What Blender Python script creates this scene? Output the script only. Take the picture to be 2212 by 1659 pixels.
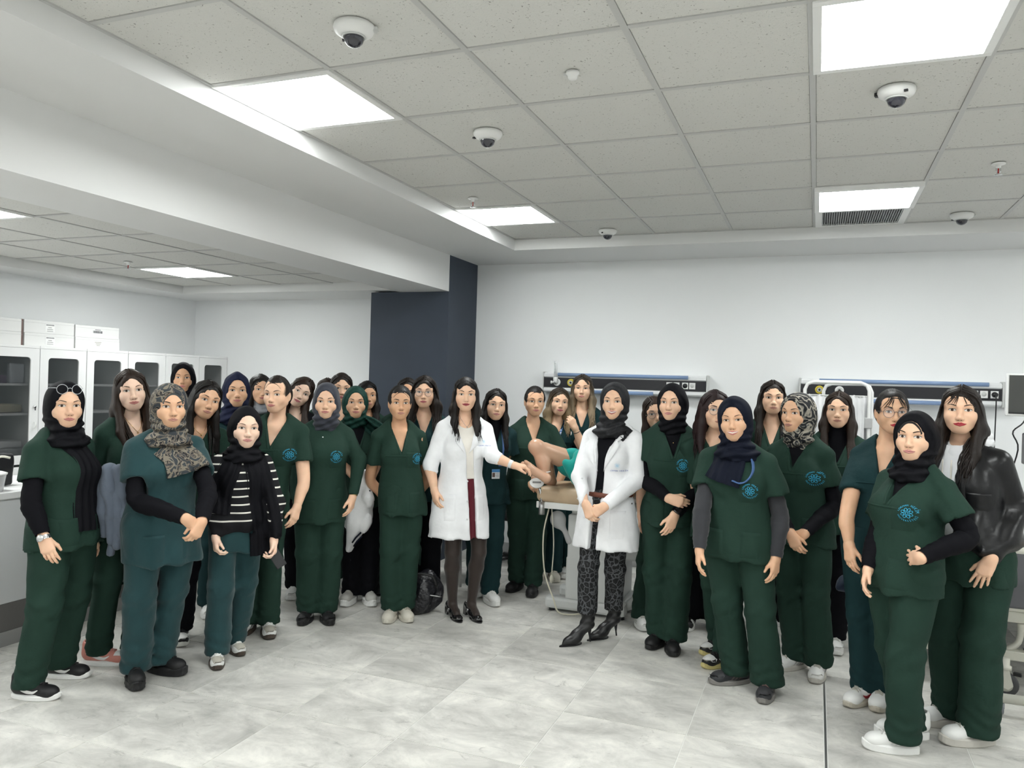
import bpy, bmesh, math, random
import numpy as np
from mathutils import Vector, Matrix
from mathutils.bvhtree import BVHTree

for _o in list(bpy.data.objects):
    bpy.data.objects.remove(_o)
S = bpy.context.scene
COL = S.collection

# ------------------------------------------------------------------ camera
FPX, YAW, PITCH, ROLL = 1680.719, -0.37354774, -0.00115448, 0.029696935
CAM = np.array([0.0, 0.0, 1.62])
PCX, PCY = 1106.0, 829.5
_c, _s = math.cos(YAW), math.sin(YAW)
FW = np.array([_s * math.cos(PITCH), _c * math.cos(PITCH), math.sin(PITCH)])
_r = np.array([_c, -_s, 0.0])
_u = np.cross(_r, FW)
RT = _r * math.cos(ROLL) + _u * math.sin(ROLL)
UP = -_r * math.sin(ROLL) + _u * math.cos(ROLL)
cam_data = bpy.data.cameras.new('camera')
cam_data.sensor_width = 36.0
cam_data.lens = FPX / 2212.0 * 36.0
cam_data.clip_start = 0.05
camera = bpy.data.objects.new('camera', cam_data)
COL.objects.link(camera)
camera.matrix_world = Matrix(((RT[0], UP[0], -FW[0], CAM[0]), (RT[1], UP[1], -FW[1], CAM[1]), (RT[2], UP[2], -FW[2], CAM[2]), (0, 0, 0, 1)))
S.camera = camera

# ------------------------------------------------------------------ light and exposure
PANEL_POWER = 15.5          # emission of the ceiling light diffusers
S.view_settings.view_transform = 'Standard'
S.view_settings.look = 'None'
S.view_settings.gamma = 1.0
S.view_settings.use_curve_mapping = False
S.view_settings.exposure = 0.95
world = bpy.data.worlds.new('world')
S.world = world
world.use_nodes = True
world.node_tree.nodes['Background'].inputs[0].default_value = (0.8, 0.85, 0.9, 1)
world.node_tree.nodes['Background'].inputs[1].default_value = 0.05
S.cycles.use_denoising = True
S.cycles.max_bounces = 7
S.cycles.diffuse_bounces = 6
S.cycles.adaptive_threshold = .02
S.cycles.glossy_bounces = 3
S.cycles.transmission_bounces = 4
S.cycles.sample_clamp_indirect = 6.0


def ray(x, y):
    return FW + RT * (x - PCX) / FPX - UP * (y - PCY) / FPX


def at_z(x, y, z):
    d = ray(x, y)
    return CAM + d * (z - CAM[2]) / d[2]


def at_x(x, y, X):
    d = ray(x, y)
    return CAM + d * X / d[0]


def at_y(x, y, Y):
    d = ray(x, y)
    return CAM + d * Y / d[1]


def at_d(x, y, d):
    return CAM + ray(x, y) * d


def depth(p):
    return float((np.array(p) - CAM) @ FW)


# ------------------------------------------------------------------ materials
MATS = {}


def mat(name, col=(.5, .5, .5), rough=.6, metal=0., spec=.4, bump=None, vary=0., vscale=8., stretch=None, emit=None, trans=0., alpha=1., sss=0., sheen=0., coat=0., bump2=None, ior=None):
    if name in MATS:
        return MATS[name]
    m = bpy.data.materials.new(name)
    m.use_nodes = True
    nt = m.node_tree
    N, L = nt.nodes, nt.links
    b = N['Principled BSDF']
    b.inputs['Base Color'].default_value = (*col, 1)
    b.inputs['Roughness'].default_value = rough
    b.inputs['Metallic'].default_value = metal
    b.inputs['Specular IOR Level'].default_value = spec
    b.inputs['Transmission Weight'].default_value = trans
    b.inputs['Alpha'].default_value = alpha
    b.inputs['Coat Weight'].default_value = coat
    if ior:
        b.inputs['IOR'].default_value = ior
    if sheen:
        b.inputs['Sheen Weight'].default_value = sheen
        b.inputs['Sheen Roughness'].default_value = .5
    if sss:
        b.inputs['Subsurface Weight'].default_value = sss
        b.inputs['Subsurface Radius'].default_value = (1, .35, .2)
        b.inputs['Subsurface Scale'].default_value = .012
    if emit:
        b.inputs['Emission Color'].default_value = (*emit[0], 1)
        b.inputs['Emission Strength'].default_value = emit[1]
    if vary or bump or bump2:
        tc = N.new('ShaderNodeTexCoord')
        src = tc.outputs['Object']
        if stretch:
            mp = N.new('ShaderNodeMapping')
            mp.inputs['Scale'].default_value = stretch
            L.new(src, mp.inputs['Vector'])
            src = mp.outputs['Vector']
        if vary:
            nz = N.new('ShaderNodeTexNoise')
            nz.inputs['Scale'].default_value = vscale
            nz.inputs['Detail'].default_value = 4
            L.new(src, nz.inputs['Vector'])
            cr = N.new('ShaderNodeValToRGB')
            cr.color_ramp.elements[0].position = .3
            cr.color_ramp.elements[1].position = .7
            cr.color_ramp.elements[0].color = (*[max(0, c * (1 - vary)) for c in col], 1)
            cr.color_ramp.elements[1].color = (*[min(1, c * (1 + vary)) for c in col], 1)
            L.new(nz.outputs['Fac'], cr.inputs['Fac'])
            L.new(cr.outputs['Color'], b.inputs['Base Color'])
        last = None
        for bp in (bump, bump2):
            if not bp:
                continue
            nb = N.new('ShaderNodeTexNoise')
            nb.inputs['Scale'].default_value = bp[0]
            nb.inputs['Detail'].default_value = 3
            L.new(src, nb.inputs['Vector'])
            bn = N.new('ShaderNodeBump')
            bn.inputs['Strength'].default_value = bp[1]
            bn.inputs['Distance'].default_value = bp[2]
            L.new(nb.outputs['Fac'], bn.inputs['Height'])
            if last:
                L.new(last, bn.inputs['Normal'])
            last = bn.outputs['Normal']
        L.new(last, b.inputs['Normal']) if last else None
    MATS[name] = m
    return m


def cloth(name, col, rough=.85, wr=.5, sheen=.15):
    return mat(name, col, rough, spec=.2 if max(col) > .03 else .1, vary=.10, vscale=5, sheen=sheen if max(col) > .04 else 0., bump=(14, wr, .012), bump2=(900, .25, .0008))


# ------------------------------------------------------------------ objects
def link(name, me, parent=None, m=None, loc=None):
    o = bpy.data.objects.new(name, me)
    COL.objects.link(o)
    if parent is not None:
        o.parent = parent
    if m is not None and me is not None:
        if len(me.materials):
            me.materials.clear()
        for x in (m if isinstance(m, (list, tuple)) else [m]):
            me.materials.append(x)
    if loc is not None:
        o.location = loc
    return o


def tag(o, label=None, cat=None, group=None, kind=None):
    if label:
        o['label'] = label
    if cat:
        o['category'] = cat
    if group:
        o['group'] = group
    if kind:
        o['kind'] = kind
    return o


def thing(name, label, cat, loc=(0, 0, 0), rz=0., group=None):
    o = bpy.data.objects.new(name, None)
    COL.objects.link(o)  # thin grey line round the lid edge
    o.empty_display_size = .05
    o.location = loc
    o.rotation_euler = (0, 0, rz)
    return tag(o, label, cat, group)


def dup(root, loc, rz=None, label=None):
    r = root.copy()
    COL.objects.link(r)
    r.location = loc
    if rz is not None:
        r.rotation_euler = (0, 0, rz)
    if label:
        r['label'] = label
    for ch in root.children:
        c = ch.copy()
        COL.objects.link(c)
        c.parent = r
        for g in ch.children:
            d = g.copy()
            COL.objects.link(d)
            d.parent = c
    return r


def np_mesh(name, V, Q, fm=None, smooth=True):
    """V (n,3), Q (m,4) quads or (m,3) triangles."""
    me = bpy.data.meshes.new(name)
    V = np.ascontiguousarray(V, dtype=np.float32)
    Q = np.ascontiguousarray(Q, dtype=np.int32)
    n, k = Q.shape
    me.vertices.add(len(V))
    me.vertices.foreach_set('co', V.ravel())
    me.loops.add(n * k)
    me.loops.foreach_set('vertex_index', Q.ravel())
    me.polygons.add(n)
    me.polygons.foreach_set('loop_start', np.arange(0, n * k, k, dtype=np.int32))
    if fm is not None:
        me.polygons.foreach_set('material_index', np.asarray(fm, dtype=np.int32))
    me.polygons.foreach_set('use_smooth', np.full(n, smooth, dtype=bool))
    me.update(calc_edges=True)
    return me


class MB:
    """collects faces of simple shapes into one mesh"""

    def __init__(s):
        s.v, s.f, s.sm, s.m = [], [], [], []
        s.cur = 0

    def add(s, vs, fs, smooth=False):
        b = len(s.v)
        s.v += [tuple(map(float, p)) for p in vs]
        s.f += [tuple(b + i for i in f) for f in fs]
        s.sm += [smooth] * len(fs)
        s.m += [s.cur] * len(fs)
        return s

    def box(s, x0, x1, y0, y1, z0, z1, c=0., M=None):
        if c <= 0:
            vs = [(x, y, z) for x in (x0, x1) for y in (y0, y1) for z in (z0, z1)]
            fs = [(0, 1, 3, 2), (4, 6, 7, 5), (0, 4, 5, 1), (2, 3, 7, 6), (0, 2, 6, 4), (1, 5, 7, 3)]
        else:
            bm = bmesh.new()
            bmesh.ops.create_cube(bm, size=1)
            for v in bm.verts:
                v.co = ((x0 + x1) / 2 + v.co.x * (x1 - x0), (y0 + y1) / 2 + v.co.y * (y1 - y0), (z0 + z1) / 2 + v.co.z * (z1 - z0))
            bmesh.ops.bevel(bm, geom=list(bm.edges), offset=c, segments=2, affect='EDGES', profile=.5)
            bm.verts.index_update()
            vs = [tuple(v.co) for v in bm.verts]
            fs = [tuple(v.index for v in f.verts) for f in bm.faces]
            bm.free()
        if M is not None:
            vs = [M @ Vector(p) for p in vs]
        return s.add(vs, fs, False)

    def tube(s, pts, r, n=10, cap=True, closed=False, flat=1., up=None):
        P = [Vector(p) for p in pts]
        R = r if isinstance(r, (list, tuple)) else [r] * len(P)
        vs, fs = [], []
        prev = None
        for i, p in enumerate(P):
            a = P[i - 1] if (i or closed) else P[0]
            b = P[(i + 1) % len(P)] if (i < len(P) - 1 or closed) else P[-1]
            t = (b - a).normalized() if (b - a).length > 1e-9 else Vector((0, 0, 1))
            ref = Vector(up) if up is not None else (prev if prev is not None else (Vector((0, 0, 1)) if abs(t.z) < .9 else Vector((1, 0, 0))))
            e = (ref - t * ref.dot(t))
            e = e.normalized() if e.length > 1e-6 else t.orthogonal().normalized()
            prev = e
            g = t.cross(e)
            for k in range(n):
                q = 2 * math.pi * k / n
                vs.append(p + (e * math.cos(q) * flat + g * math.sin(q)) * R[i])
        m = len(P)
        for i in range(m if closed else m - 1):
            j = (i + 1) % m
            for k in range(n):
                l = (k + 1) % n
                fs.append((i * n + k, i * n + l, j * n + l, j * n + k))
        if cap and not closed:
            fs.append(tuple(range(n - 1, -1, -1)))
            fs.append(tuple((m - 1) * n + k for k in range(n)))
        return s.add(vs, fs, True)

    def lathe(s, prof, n=24, c=(0, 0, 0), M=None, cap=False):
        vs, fs = [], []
        for r, z in prof:
            for k in range(n):
                q = 2 * math.pi * k / n
                p = Vector((c[0] + r * math.cos(q), c[1] + r * math.sin(q), c[2] + z))
                vs.append(M @ p if M is not None else p)
        for i in range(len(prof) - 1):
            for k in range(n):
                l = (k + 1) % n
                fs.append((i * n + k, i * n + l, (i + 1) * n + l, (i + 1) * n + k))
        if cap:
            fs.append(tuple(range(n - 1, -1, -1)))
            fs.append(tuple((len(prof) - 1) * n + k for k in range(n)))
        return s.add(vs, fs, True)

    def grid(s, P, flip=False, smooth=True):
        """P[i][j] points"""
        n, m = len(P), len(P[0])
        fs = []
        for i in range(n - 1):
            for j in range(m - 1):
                q = (i * m + j, i * m + j + 1, (i + 1) * m + j + 1, (i + 1) * m + j)
                fs.append(q[::-1] if flip else q)
        return s.add([p for row in P for p in row], fs, smooth)

    def prism(s, poly, z0, z1, M=None, smooth=False):
        n = len(poly)
        vs = [(x, y, z0) for x, y in poly] + [(x, y, z1) for x, y in poly]
        if M is not None:
            vs = [M @ Vector(p) for p in vs]
        fs = [tuple(range(n - 1, -1, -1)), tuple(range(n, 2 * n))]
        s.add(vs, fs, False)
        b = len(s.v) - 2 * n
        for k in range(n):
            l = (k + 1) % n
            s.f.append((b + k, b + l, b + n + l, b + n + k))
            s.sm.append(smooth)
            s.m.append(s.cur)
        return s

    def mesh(s, name):
        me = bpy.data.meshes.new(name)
        me.from_pydata(s.v, [], s.f)
        me.polygons.foreach_set('use_smooth', s.sm)
        me.polygons.foreach_set('material_index', s.m)
        me.update()
        return me

    def build(s, name, m, parent=None, loc=None):
        return link(name, s.mesh(name), parent, m, loc)


# ------------------------------------------------------------------ implicit surfaces (soft bodies, cloth)
def nets(F, o, h):
    ins = F < 0
    cn = np.zeros(tuple(n - 1 for n in F.shape), np.int8)
    for a in (0, 1):
        for b in (0, 1):
            for c in (0, 1):
                cn += ins[a:F.shape[0] - 1 + a, b:F.shape[1] - 1 + b, c:F.shape[2] - 1 + c]
    act = (cn > 0) & (cn < 8)
    I = np.argwhere(act)
    idx = np.full(act.shape, -1, np.int32)
    idx[act] = np.arange(len(I), dtype=np.int32)
    cs = [(a, b, c) for a in (0, 1) for b in (0, 1) for c in (0, 1)]
    V = np.stack([F[I[:, 0] + a, I[:, 1] + b, I[:, 2] + c] for a, b, c in cs], 1)
    acc = np.zeros((len(I), 3), np.float32)
    cnt = np.zeros(len(I), np.float32)
    for i in range(8):
        for j in range(i + 1, 8):
            df = np.array(cs[j]) - np.array(cs[i])
            if np.abs(df).sum() != 1:
                continue
            va, vb = V[:, i], V[:, j]
            m = (va < 0) != (vb < 0)
            t = va[m] / (va[m] - vb[m])
            acc[m] += np.array(cs[i], np.float32) + t[:, None] * df.astype(np.float32)
            cnt[m] += 1
    P = (I + acc / cnt[:, None]) * h + np.asarray(o)
    qs = []
    for ax in range(3):
        sl = [slice(1, -1)] * 3
        sa, sb = list(sl), list(sl)
        sa[ax], sb[ax] = slice(0, -1), slice(1, None)
        A, B = ins[tuple(sa)], ins[tuple(sb)]
        E = np.argwhere(A != B)
        if not len(E):
            continue
        flag = A[tuple(E.T)]
        base = E + 1
        base[:, ax] -= 1
        u, v = (ax + 1) % 3, (ax + 2) % 3
        def cell(du, dv):
            k = base.copy()
            k[:, u] += du
            k[:, v] += dv
            return idx[k[:, 0], k[:, 1], k[:, 2]]
        q = np.stack([cell(-1, -1), cell(0, -1), cell(0, 0), cell(-1, 0)], 1)
        q[~flag] = q[~flag][:, ::-1]
        qs.append(q)
    Q = np.concatenate(qs)
    Q = Q[(Q >= 0).all(1)]
    return P.astype(np.float32), Q


class Vol:
    def __init__(s, lo, hi, h):
        s.h = h
        s.o = np.array(lo, np.float32)
        n = [max(4, int(math.ceil((b - a) / h)) + 1) for a, b in zip(lo, hi)]
        s.ax = [s.o[i] + h * np.arange(n[i], dtype=np.float32) for i in range(3)]
        s.F = np.full(n, .3, np.float32)

    def _sl(s, lo, hi, mg):
        r = []
        for i in range(3):
            a = int(np.searchsorted(s.ax[i], lo[i] - mg))
            b = int(np.searchsorted(s.ax[i], hi[i] + mg))
            if b <= a:
                return None, None
            r.append(slice(a, b))
        X = s.ax[0][r[0]][:, None, None]
        Y = s.ax[1][r[1]][None, :, None]
        Z = s.ax[2][r[2]][None, None, :]
        return tuple(r), (X, Y, Z)

    def add(s, prim, k=.02):
        fn, lo, hi = prim
        sl, g = s._sl(lo, hi, k + 2 * s.h)
        if sl is None:
            return s
        d = fn(*g)
        A = s.F[sl]
        if k > 0:
            hh = np.maximum(k - np.abs(A - d), 0) / k
            s.F[sl] = np.minimum(A, d) - hh * hh * k * .25
        else:
            s.F[sl] = np.minimum(A, d)
        return s

    def sub(s, prim, k=.01):
        fn, lo, hi = prim
        sl, g = s._sl(lo, hi, k + 2 * s.h)
        if sl is None:
            return s
        d = -fn(*g)
        A = s.F[sl]
        hh = np.maximum(k - np.abs(A - d), 0) / k if k > 0 else 0
        s.F[sl] = np.maximum(A, d) + hh * hh * k * .25
        return s

    def disp(s, fn):
        X, Y, Z = s.ax[0][:, None, None], s.ax[1][None, :, None], s.ax[2][None, None, :]
        near = np.abs(s.F) < .06
        s.F = np.where(near, s.F + fn(X, Y, Z), s.F).astype(np.float32)
        return s

    def mesh(s):
        s.F[[0, -1]] = np.maximum(s.F[[0, -1]], .01)
        s.F[:, [0, -1]] = np.maximum(s.F[:, [0, -1]], .01)
        s.F[:, :, [0, -1]] = np.maximum(s.F[:, :, [0, -1]], .01)
        return nets(s.F, s.o, s.h)


def cone(a, b, ra, rb=None):
    rb = ra if rb is None else rb
    a, b = np.array(a, np.float32), np.array(b, np.float32)
    d = b - a
    L = float(d @ d) + 1e-9

    def fn(X, Y, Z):
        px, py, pz = X - a[0], Y - a[1], Z - a[2]
        t = np.clip((px * d[0] + py * d[1] + pz * d[2]) / L, 0, 1)
        return np.sqrt((px - t * d[0]) ** 2 + (py - t * d[1]) ** 2 + (pz - t * d[2]) ** 2) - (ra + t * (rb - ra))
    R = max(ra, rb)
    return fn, np.minimum(a, b) - R, np.maximum(a, b) + R


def ell(c, r, R=None):
    """R: 3x3 whose columns are the axes of the ellipsoid"""
    c, r = np.array(c, np.float32), np.array(r, np.float32)

    def fn(X, Y, Z):
        px, py, pz = X - c[0], Y - c[1], Z - c[2]
        if R is not None:
            px, py, pz = (px * R[0, i] + py * R[1, i] + pz * R[2, i] for i in range(3))
        k0 = np.sqrt((px / r[0]) ** 2 + (py / r[1]) ** 2 + (pz / r[2]) ** 2)
        k1 = np.sqrt((px / r[0] ** 2) ** 2 + (py / r[1] ** 2) ** 2 + (pz / r[2] ** 2) ** 2) + 1e-9
        return k0 * (k0 - 1) / k1
    m = r if R is None else np.abs(np.array(R)) @ r
    return fn, c - m, c + m


def loft(secs, n=2.3):
    """secs: rows (z, cx, cy, a, b) going up"""
    A = np.array(secs, np.float64)
    zz = np.linspace(A[0, 0], A[-1, 0], 160)
    T = np.stack([np.interp(zz, A[:, 0], A[:, i]) for i in range(1, 5)], 1)
    w = np.hanning(19)
    w /= w.sum()
    T = np.stack([np.convolve(np.pad(T[:, i], 9, mode='edge'), w, mode='valid') for i in range(4)], 1)

    def fn(X, Y, Z):
        z = Z.ravel()
        cx, cy, a, b = (np.interp(z, zz, T[:, i]).astype(np.float32)[None, None, :] for i in range(4))
        q = (np.abs((X - cx) / a) ** n + np.abs((Y - cy) / b) ** n + 1e-12) ** (1. / n)
        d = (q - 1) * np.minimum(a, b)
        return np.maximum(d, np.maximum(A[0, 0] - Z, Z - A[-1, 0]))
    lo = np.array([(A[:, 1] - A[:, 3]).min(), (A[:, 2] - A[:, 4]).min(), A[0, 0]])
    hi = np.array([(A[:, 1] + A[:, 3]).max(), (A[:, 2] + A[:, 4]).max(), A[-1, 0]])
    return fn, lo, hi


def half(fn, lo, hi):
    return fn, np.array(lo, float), np.array(hi, float)


def creases(seed, f=20., amp=.006, ax=(1, 1, .4)):
    """soft cloth creases: rounded ridges with sharper valleys"""
    rg = np.random.RandomState(seed + 500)
    ks = [(rg.uniform(-1, 1, 3) * np.array(ax) * f * rg.uniform(.6, 1.3), rg.uniform(0, 6.28), rg.uniform(-1, 1, 3) * f * .45, rg.uniform(0, 6.28), rg.uniform(-1, 1, 3) * f * .4, rg.uniform(0, 6.28)) for _ in range(3)]

    def fn(X, Y, Z):
        r = 0
        for k, p, k2, p2, k3, p3 in ks:
            w = .5 + .5 * np.sin(k3[0] * X + k3[1] * Y + k3[2] * Z + p3)
            r = r + w * (1 - 2 * np.abs(np.sin(k[0] * X + k[1] * Y + k[2] * Z + p + 1.3 * np.sin(k2[0] * X + k2[1] * Y + k2[2] * Z + p2))))
        return r * (amp / 2)
    return fn


def folds(seed, f=30., amp=.004, ax=(1, .6, .5)):
    rg = np.random.RandomState(seed)
    ks = [(rg.uniform(-1, 1, 3) * np.array(ax) * f * rg.uniform(.5, 1.3), rg.uniform(0, 6.28), rg.uniform(-1, 1, 3) * f * .5, rg.uniform(0, 6.28)) for _ in range(4)]

    def fn(X, Y, Z):
        r = 0
        for k, p, k2, p2 in ks:
            r = r + np.sin(k[0] * X + k[1] * Y + k[2] * Z + p + 1.2 * np.sin(k2[0] * X + k2[1] * Y + k2[2] * Z + p2))
        return r * (amp / 2)
    return fn
# ------------------------------------------------------------------ room materials
white_wall = mat('white_wall_paint', (.83, .84, .845), .75, spec=.25, bump=(180, .12, .001), vary=.012, vscale=1.2)
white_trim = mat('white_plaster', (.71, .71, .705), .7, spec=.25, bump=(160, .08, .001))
slate = mat('slate_blue_paint', (.046, .058, .080), .6, spec=.3, bump=(120, .2, .0015), vary=.06, vscale=3)
rail_m = mat('ceiling_rail_white', (.50, .50, .49), .45)
plastic_white = mat('white_plastic', (.78, .78, .77), .35)
plastic_grey = mat('light_grey_plastic', (.58, .59, .58), .4)
black_plastic = mat('black_plastic', (.014, .014, .016), .35)
chrome = mat('chrome', (.75, .75, .76), .18, metal=1.)
steel = mat('brushed_steel', (.52, .52, .52), .35, metal=1.)
dark_glass = mat('smoked_dome', (.02, .02, .03), .06, spec=.6, coat=.5)
diffuser_m = mat('light_diffuser', (.9, .9, .9), .5, emit=((.965, 1., .985), PANEL_POWER))


def floor_material():
    m = mat('stone_effect_tile', (.5, .5, .48), .42, spec=.35)
    nt = m.node_tree
    N, L = nt.nodes, nt.links
    b = N['Principled BSDF']
    tc = N.new('ShaderNodeTexCoord')
    oi = N.new('ShaderNodeObjectInfo')
    mu = N.new('ShaderNodeMath')
    mu.operation = 'MULTIPLY'
    mu.inputs[1].default_value = 57.
    L.new(oi.outputs['Random'], mu.inputs[0])
    va = N.new('ShaderNodeVectorMath')
    va.operation = 'ADD'
    L.new(tc.outputs['Object'], va.inputs[0])
    cb = N.new('ShaderNodeCombineXYZ')
    for i in range(3):
        L.new(mu.outputs[0], cb.inputs[i])
    L.new(cb.outputs[0], va.inputs[1])
    mp = N.new('ShaderNodeMapping')
    mp.inputs['Scale'].default_value = (1., 1.5, 1.)
    L.new(va.outputs[0], mp.inputs[0])
    n1 = N.new('ShaderNodeTexNoise')
    n1.inputs['Scale'].default_value = 3.0
    n1.inputs['Detail'].default_value = 10
    n1.inputs['Roughness'].default_value = .70
    n1.inputs['Distortion'].default_value = .5
    L.new(mp.outputs[0], n1.inputs['Vector'])
    cr = N.new('ShaderNodeValToRGB')
    e = cr.color_ramp.elements
    e[0].position, e[0].color = .30, (.37, .365, .345, 1)
    e[1].position, e[1].color = .66, (.74, .725, .68, 1)
    k = e.new(.5)
    k.color = (.565, .555, .525, 1)
    L.new(n1.outputs['Fac'], cr.inputs['Fac'])
    n2 = N.new('ShaderNodeTexNoise')
    n2.inputs['Scale'].default_value = 5.5
    n2.inputs['Detail'].default_value = 9
    n2.inputs['Roughness'].default_value = .75
    n2.inputs['Distortion'].default_value = 2.2
    L.new(mp.outputs[0], n2.inputs['Vector'])
    c2 = N.new('ShaderNodeValToRGB')
    c2.color_ramp.elements[0].position, c2.color_ramp.elements[0].color = .34, (.50, .50, .50, 1)
    c2.color_ramp.elements[1].position, c2.color_ramp.elements[1].color = .42, (1, 1, 1, 1)
    L.new(n2.outputs['Fac'], c2.inputs['Fac'])
    mx = N.new('ShaderNodeMix')
    mx.data_type = 'RGBA'
    mx.blend_type = 'MULTIPLY'
    mx.inputs[0].default_value = .55
    L.new(cr.outputs['Color'], mx.inputs[6])
    L.new(c2.outputs['Color'], mx.inputs[7])
    hs = N.new('ShaderNodeHueSaturation')
    mr = N.new('ShaderNodeMapRange')
    mr.inputs[3].default_value, mr.inputs[4].default_value = .88, 1.10
    L.new(oi.outputs['Random'], mr.inputs[0])
    L.new(mr.outputs[0], hs.inputs['Value'])
    L.new(mx.outputs[2], hs.inputs['Color'])
    L.new(hs.outputs[0], b.inputs['Base Color'])
    bn = N.new('ShaderNodeBump')
    bn.inputs['Strength'].default_value = .15
    bn.inputs['Distance'].default_value = .002
    L.new(n2.outputs['Fac'], bn.inputs['Height'])
    L.new(bn.outputs['Normal'], b.inputs['Normal'])
    return m


def ceiling_tile_material():
    m = mat('mineral_fibre_tile', (.63, .625, .60), .9, spec=.1)
    nt = m.node_tree
    N, L = nt.nodes, nt.links
    b = N['Principled BSDF']
    tc = N.new('ShaderNodeTexCoord')
    oi = N.new('ShaderNodeObjectInfo')
    va = N.new('ShaderNodeVectorMath')
    va.operation = 'ADD'
    L.new(tc.outputs['Object'], va.inputs[0])
    L.new(oi.outputs['Location'], va.inputs[1])
    n1 = N.new('ShaderNodeTexNoise')
    n1.inputs['Scale'].default_value = 105
    n1.inputs['Detail'].default_value = 1.5
    n1.inputs['Distortion'].default_value = .8
    L.new(va.outputs[0], n1.inputs['Vector'])
    cr = N.new('ShaderNodeValToRGB')
    e = cr.color_ramp.elements
    e[0].position, e[0].color = .275, (.27, .265, .25, 1)
    e[1].position, e[1].color = .325, (.63, .625, .60, 1)
    L.new(n1.outputs['Fac'], cr.inputs['Fac'])
    L.new(cr.outputs['Color'], b.inputs['Base Color'])
    bn = N.new('ShaderNodeBump')
    bn.inputs['Strength'].default_value = .6
    bn.inputs['Distance'].default_value = .003
    L.new(n1.outputs['Fac'], bn.inputs['Height'])
    L.new(bn.outputs['Normal'], b.inputs['Normal'])
    return m


tile_m = floor_material()
ctile_m = ceiling_tile_material()
grout = mat('pale_grout', (.72, .72, .69), .8)

XL, XR, YB, YR, ZT = -6.63, 4.0, 6.95, -4.0, 3.0
ZC, ZS, ZB, ZL, ZLS = 2.85, 2.76, 2.432, 2.52, 2.447


def structure(name, b, m, parent=None):
    o = b.build(name, m, parent)
    if parent is None:
        o['kind'] = 'structure'
    return o


# ------------------------------------------------------------------ floor
fl = structure('floor', MB().box(XL, XR, YR, YB, -.06, -.002), grout)
FX, FY = .076, 2.50
tb = MB()
hs_ = .2976
tb.add([(-hs_, -hs_, 0), (hs_, -hs_, 0), (hs_, hs_, 0), (-hs_, hs_, 0), (-hs_, -hs_, -.003), (hs_, -hs_, -.003), (hs_, hs_, -.003), (-hs_, hs_, -.003)],
       [(0, 1, 2, 3), (0, 4, 5, 1), (1, 5, 6, 2), (2, 6, 7, 3), (3, 7, 4, 0)])
tile_me = tb.mesh('tile')
tile_me.materials.append(tile_m)
n_tile = 0
far = MB()
for i in range(-12, 7):
    for j in range(-11, 8):
        cx = FX + .6 * i + .3 + (.014 if i >= 0 else 0)
        cy = FY + .6 * j + .3 - (.085 if i >= 0 else 0)
        if cx < XL or cx > XR or cy > YB or cy < YR:
            continue
        if -8 <= i <= 3 and -1 <= j <= 7:
            o = bpy.data.objects.new('tile', tile_me)
            COL.objects.link(o)
            o.parent = fl
            o.location = (cx, cy, .0)
            o.rotation_euler = (0, 0, math.pi * (n_tile * 7 % 2))
            n_tile += 1
        else:
            far.add([(cx + a * hs_, cy + b * hs_, 0) for a, b in ((-1, -1), (1, -1), (1, 1), (-1, 1))], [(0, 1, 2, 3)])
o = far.build('more_tiles', tile_m, fl)
o['kind'] = 'stuff'
structure('trim_1', MB().box(FX + .002, FX + .012, YR, YB, -.003, .0025, .001), steel, fl)

# ------------------------------------------------------------------ walls, column, beam, ceilings
structure('wall_back', MB().box(XL - .1, XR + .1, YB, YB + .12, -.06, ZT), white_wall)
structure('wall_left', MB().box(XL - .12, XL, YR, YB, -.06, ZT), white_wall)
structure('wall_right', MB().box(XR, XR + .12, YR, YB, -.06, ZT), white_wall)
structure('wall_rear', MB().box(XL, XR, YR - .12, YR, -.06, ZT), white_wall)
structure('column', MB().box(-3.93, -3.12, 6.33, YB, 0, ZB).box(-3.63, -3.12, 6.33, YB, ZB, ZS), slate)
structure('beam', MB().box(-3.63, -3.12, YR, 6.33, ZB, ZT), white_trim)
ce = structure('ceiling', MB().box(XL, XR, YR, YB, ZT, ZT + .1), white_trim)
sf = MB()
sf.box(-3.12, XR, 6.216, YB, ZS, ZT)
sf.box(-3.12, -2.45, YR, 6.216, ZS, ZT)
sf.box(3.55, XR, YR, 6.216, ZS, ZT)
structure('trim_2', sf, white_trim)
sf = MB()
sf.box(XL, -6.16, YR, YB, ZLS, ZT)
sf.box(-6.16, -3.63, 6.27, YB, ZLS, ZT)
structure('trim_3', sf, white_trim)
# edge profile at the rim of the tiled field
for nm, x0, x1, y0, y1 in (('edge_rail', -2.45, -2.436, YR, 6.216), ('edge_rail', -2.45, 3.55, 6.200, 6.216)):
    structure(nm, MB().box(x0, x1, y0, y1, ZC - .002, ZC + .01), rail_m, ce)
LIGHTS = [(0, 0), (4, 0), (0, 4), (4, 4), (8, 0), (8, 4), (0, -4), (4, -4), (8, -4), (0, -8), (4, -8), (8, -8)]     # (column, row)
VENT = (4, 5)
cb = MB()
hc_ = .2865
cb.box(-hc_, hc_, -hc_, hc_, .004, .016)
ct_me = cb.mesh('ceiling_tile')
ct_me.materials.append(ctile_m)
nmore = MB()
for i in range(0, 10):
    for j in range(-11, 6):
        if (i, j) in LIGHTS or (i, j) == VENT:
            continue
        cx, cy = -2.45 + .6 * i + .3, 2.616 + .6 * j + .3
        if i <= 6 and j >= -3:
            o = bpy.data.objects.new('ceiling_tile', ct_me)
            COL.objects.link(o)
            o.parent = ce
            o.location = (cx, cy, ZC + .001)
        else:
            nmore.box(cx - hc_, cx + hc_, cy - hc_, cy + hc_, ZC + .005, ZC + .017)
o = nmore.build('more_ceiling_tiles', ctile_m, ce)
o['kind'] = 'stuff'
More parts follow.
